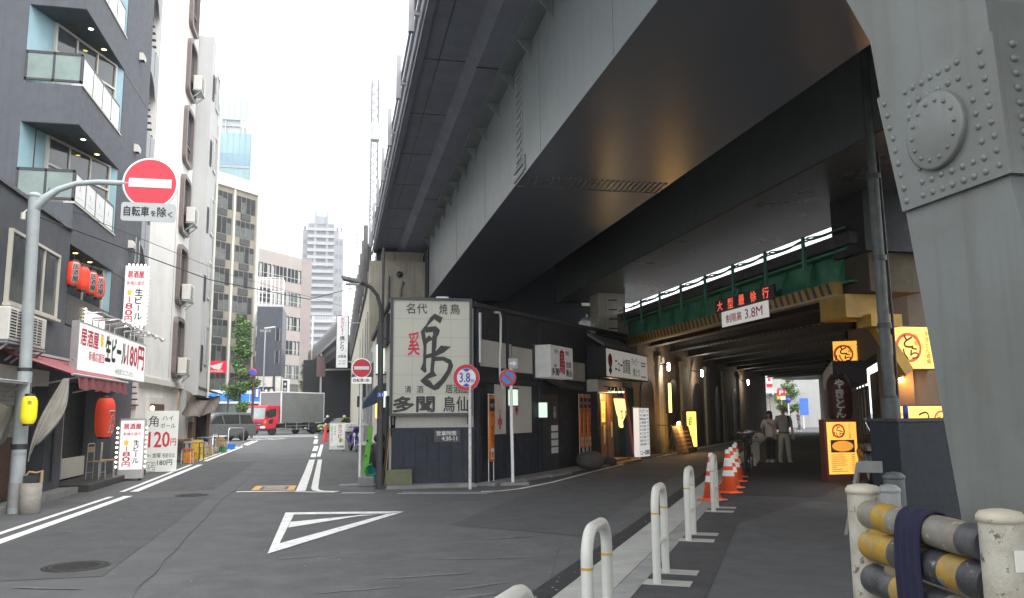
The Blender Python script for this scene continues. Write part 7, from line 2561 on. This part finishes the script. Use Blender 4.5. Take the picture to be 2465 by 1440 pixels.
def person(label, loc, rz, H, shirt, trousers, shoes, arms, legs, hair='short', hat=None, extra=None, shirt_len=.0, group=None):
    """faces -y. arms = (left, right) lists of (x,y,z) elbow, wrist; legs = (left, right) of knee, ankle; fractions of height"""
    t = thing('person', label, 'person', loc, rz, group)
    h = H
    S = lambda p: (p[0] * h, p[1] * h, p[2] * h)
    V = [S((0, 0, .53)), S((0, .005, .62)), S((0, .005, .72)), S((0, 0, .80)), S((0, 0, .835)), S((0, -.005, .865)), S((0, -.012, .92)), S((0, -.008, .965))]
    Rd = [(.085 * h, .06 * h), (.078 * h, .055 * h), (.092 * h, .06 * h), (.075 * h, .05 * h), .032 * h, .031 * h, (.046 * h, .056 * h), (.04 * h, .048 * h)]
    E = [(0, 1), (1, 2), (2, 3), (3, 4), (4, 5), (5, 6), (6, 7)]
    hands = []
    for s, (el, wr) in zip((-1, 1), arms):
        k = len(V)
        V += [S((s * .1, 0, .795)), S(el), S(wr)]
        Rd += [.034 * h, .024 * h, .017 * h]
        E += [(3, k), (k, k + 1), (k + 1, k + 2)]
        hands.append((Vector(S(el)), Vector(S(wr))))
    feet = []
    for s, (kn, an) in zip((-1, 1), legs):
        k = len(V)
        V += [S((s * .05, 0, .48)), S(kn), S(an)]
        Rd += [.05 * h, .034 * h, .022 * h]
        E += [(0, k), (k, k + 1), (k + 1, k + 2)]
        feet.append(Vector(S(an)))
    bo = skinned('body', t, V, E, Rd, SKIN)
    # hands: palm with five bent fingers
    for s, (el, wr) in zip((-1, 1), hands):
        d = (wr - el).normalized()
        side = d.cross(Vector((0, 1, 0)))
        side = side.normalized() if side.length > .1 else Vector((1, 0, 0))
        b = MB(SKIN)
        b.tube([wr, wr + d * .045 * h * .6, wr + d * .05 * h], .02, 8, rs=[.018, .03, .026])
        for i in range(4):
            o_ = side * ((i - 1.5) * .016)
            ln = (.055, .065, .06, .048)[i]
            b.tube([wr + d * .05 * h + o_, wr + d * (.05 * h + ln * .6) + o_ + Vector((0, -.008, 0)), wr + d * (.05 * h + ln) + o_ + Vector((0, -.022, 0))], .008, 6, rs=[.009, .0085, .007])
        b.tube([wr + d * .02 * h - side * .025 * s, wr + d * .045 * h - side * .05 * s, wr + d * .065 * h - side * .052 * s], .009, 6)
        b.build('hand', bo)
    # face
    b = MB(SKIN)
    hz = .925 * h
    b.prism([(-.055 * h, hz + .012 * h), (-.08 * h, hz - .012 * h), (-.058 * h, hz - .016 * h)], 0, -.007 * h, .007 * h).ball((-.056 * h, 0, hz), .012 * h, .012 * h, .018 * h).ball((.056 * h, 0, hz), .012 * h, .012 * h, .018 * h)
    b.use(BLACK).ball((-.019 * h, -.061 * h, hz + .01 * h), .006 * h, .004 * h, .004 * h).ball((.019 * h, -.061 * h, hz + .01 * h), .006 * h, .004 * h, .004 * h)
    b.use(mat('lips', (.3, .12, .1), .6)).ball((0, -.058 * h, hz - .033 * h), .016 * h, .005 * h, .004 * h)
    b.build('face', bo)
    # clothes
    V = [S((0, 0, .50 - shirt_len)), S((0, .005, .62)), S((0, .005, .72)), S((0, 0, .80)), S((0, 0, .832))]
    Rd = [(.105 * h, .08 * h), (.09 * h, .067 * h), (.103 * h, .072 * h), (.083 * h, .058 * h), .045 * h]
    E = [(0, 1), (1, 2), (2, 3), (3, 4)]
    for s, (el, wr) in zip((-1, 1), arms):
        k = len(V)
        m_ = [(.1 * s + (el[0] - .1 * s) * .85), el[1] * .85, .795 + (el[2] - .795) * .85]
        V += [S((s * .1, 0, .795)), S(m_)]
        Rd += [.045 * h, .037 * h]
        E += [(3, k), (k, k + 1)]
    skinned('shirt', t, V, E, Rd, shirt)
    V = [S((0, 0, .54)), S((0, 0, .5))]
    Rd = [(.095 * h, .07 * h), (.1 * h, .075 * h)]
    E = [(0, 1)]
    for s, (kn, an) in zip((-1, 1), legs):
        k = len(V)
        V += [S((s * .05, 0, .46)), S(kn), (an[0] * h, an[1] * h, an[2] * h - .01)]
        Rd += [.062 * h, .046 * h, .038 * h]
        E += [(1, k), (k, k + 1), (k + 1, k + 2)]
    skinned('trousers', t, V, E, Rd, trousers)
    for a in feet:
        MB(shoes).prism([(.05, .0), (.055, .05), (.0, .1), (-.06, .075), (-.2, .04), (-.21, .0)], 0, -.045, .045).xf(Matrix.Translation((a.x, a.y, max(0, a.z - .06)))).build('shoe', t, bevel=.015)
    hm = HAIR
    b = MB(hm)
    if hair == 'short':
        b.ball((0, .012 * h, .955 * h), .052 * h, .06 * h, .05 * h)
    else:
        b.ball((0, .012 * h, .955 * h), .058 * h, .066 * h, .05 * h).ball((0, .03 * h, .88 * h), .062 * h, .045 * h, .1 * h).ball((-.045 * h, .0, .88 * h), .02 * h, .04 * h, .08 * h).ball((.045 * h, 0, .88 * h), .02 * h, .04 * h, .08 * h)
    b.build('hair', t)
    if hat:
        MB(hat).ball((0, .005 * h, .975 * h), .06 * h, .066 * h, .04 * h).prism([(-.05 * h, .967 * h), (-.105 * h, .958 * h), (-.05 * h, .958 * h)], 0, -.045 * h, .045 * h).build('cap', t)
    if extra:
        extra(t, h)
    return t


def strap(t, h):
    MB(DARK).tube([(.095 * h, -.06 * h, .62 * h), (.08 * h, -.085 * h, .72 * h), (.07 * h, -.06 * h, .82 * h), (.075 * h, .05 * h, .82 * h), (.1 * h, .07 * h, .66 * h)], .018, 8).box(-.1 * h, .1 * h, .07 * h, .15 * h, .58 * h, .8 * h).build('backpack', t)
    MB(DARK).tube([(.1 * h * math.cos(a), .077 * h * math.sin(a), .535 * h) for a in [2 * math.pi * i / 16 for i in range(17)]], .016, 6).build('belt', t)


def bag(t, h):
    MB(mat('cream_bag', (.5, .48, .42), .8)).ball((-.2 * h, .0, .48 * h), .1 * h, .06 * h, .1 * h).tube([(-.15 * h, 0, .58 * h), (-.1 * h, 0, .8 * h)], .01, 5).build('bag', t)


fz = math.atan2(13.3, 22.7)
person('man in a pale cap, grey shirt and light trousers standing in the underpass', (13.4, 22.9, .03), -fz + R(8), 1.73, mat('grey_shirt', (.3, .3, .27), .85, var=.08), mat('pale_trousers', (.4, .38, .33), .85, var=.06), mat('pale_shoes', (.5, .5, .47), .7),
       (((-.135, .02, .64), (-.145, -.03, .49)), ((.14, .02, .64), (.15, -.02, .49))), (((-.06, -.01, .28), (-.085, -.0, .05)), ((.06, -.015, .28), (.075, -.01, .05))), 'short', mat('beige_cap', (.45, .42, .33), .8), strap)
person('woman with long dark hair, white top and dark trousers beside the man', (13.1, 23.2, .03), -fz + R(-14), 1.58, mat('white_blouse', (.5, .46, .43), .85, var=.06), mat('dark_trousers', (.03, .03, .035), .85), mat('white_shoes', (.55, .55, .53), .7),
       (((-.15, -.03, .66), (-.1, -.12, .7)), ((.14, -.02, .65), (.06, -.13, .73))), (((-.045, -.01, .28), (-.05, 0, .05)), ((.045, -.02, .28), (.05, -.04, .05))), 'long', None, bag, .03)
person('distant walker in a dark top and grey trousers at the far end of the underpass', (36.6, 60.2, 0), -fz + R(60), 1.7, mat('dark_top', (.09, .09, .12), .85), mat('grey_trousers', (.22, .22, .24), .85), WHITE,
       (((-.13, -.05, .66), (-.12, -.14, .58)), ((.13, .05, .65), (.13, .0, .52))), (((-.05, -.1, .29), (-.05, -.04, .06)), ((.05, .02, .28), (.05, .14, .07))), 'short')
# ================================================================ the hazy air
HZM = bpy.data.materials.new('haze_air')
HZM.use_nodes = True
_t = HZM.node_tree
for _n in list(_t.nodes):
    _t.nodes.remove(_n)
_o = _t.nodes.new('ShaderNodeOutputMaterial')
_v = _t.nodes.new('ShaderNodeVolumePrincipled')
_v.inputs['Color'].default_value = (.95, .97, 1, 1)
_v.inputs['Density'].default_value = .0006
_v.inputs['Anisotropy'].default_value = .2
_t.links.new(_v.outputs[0], _o.inputs['Volume'])
MB(HZM).box(-520, 520, -100, 830, -1, 95).build('haze', kind='stuff')
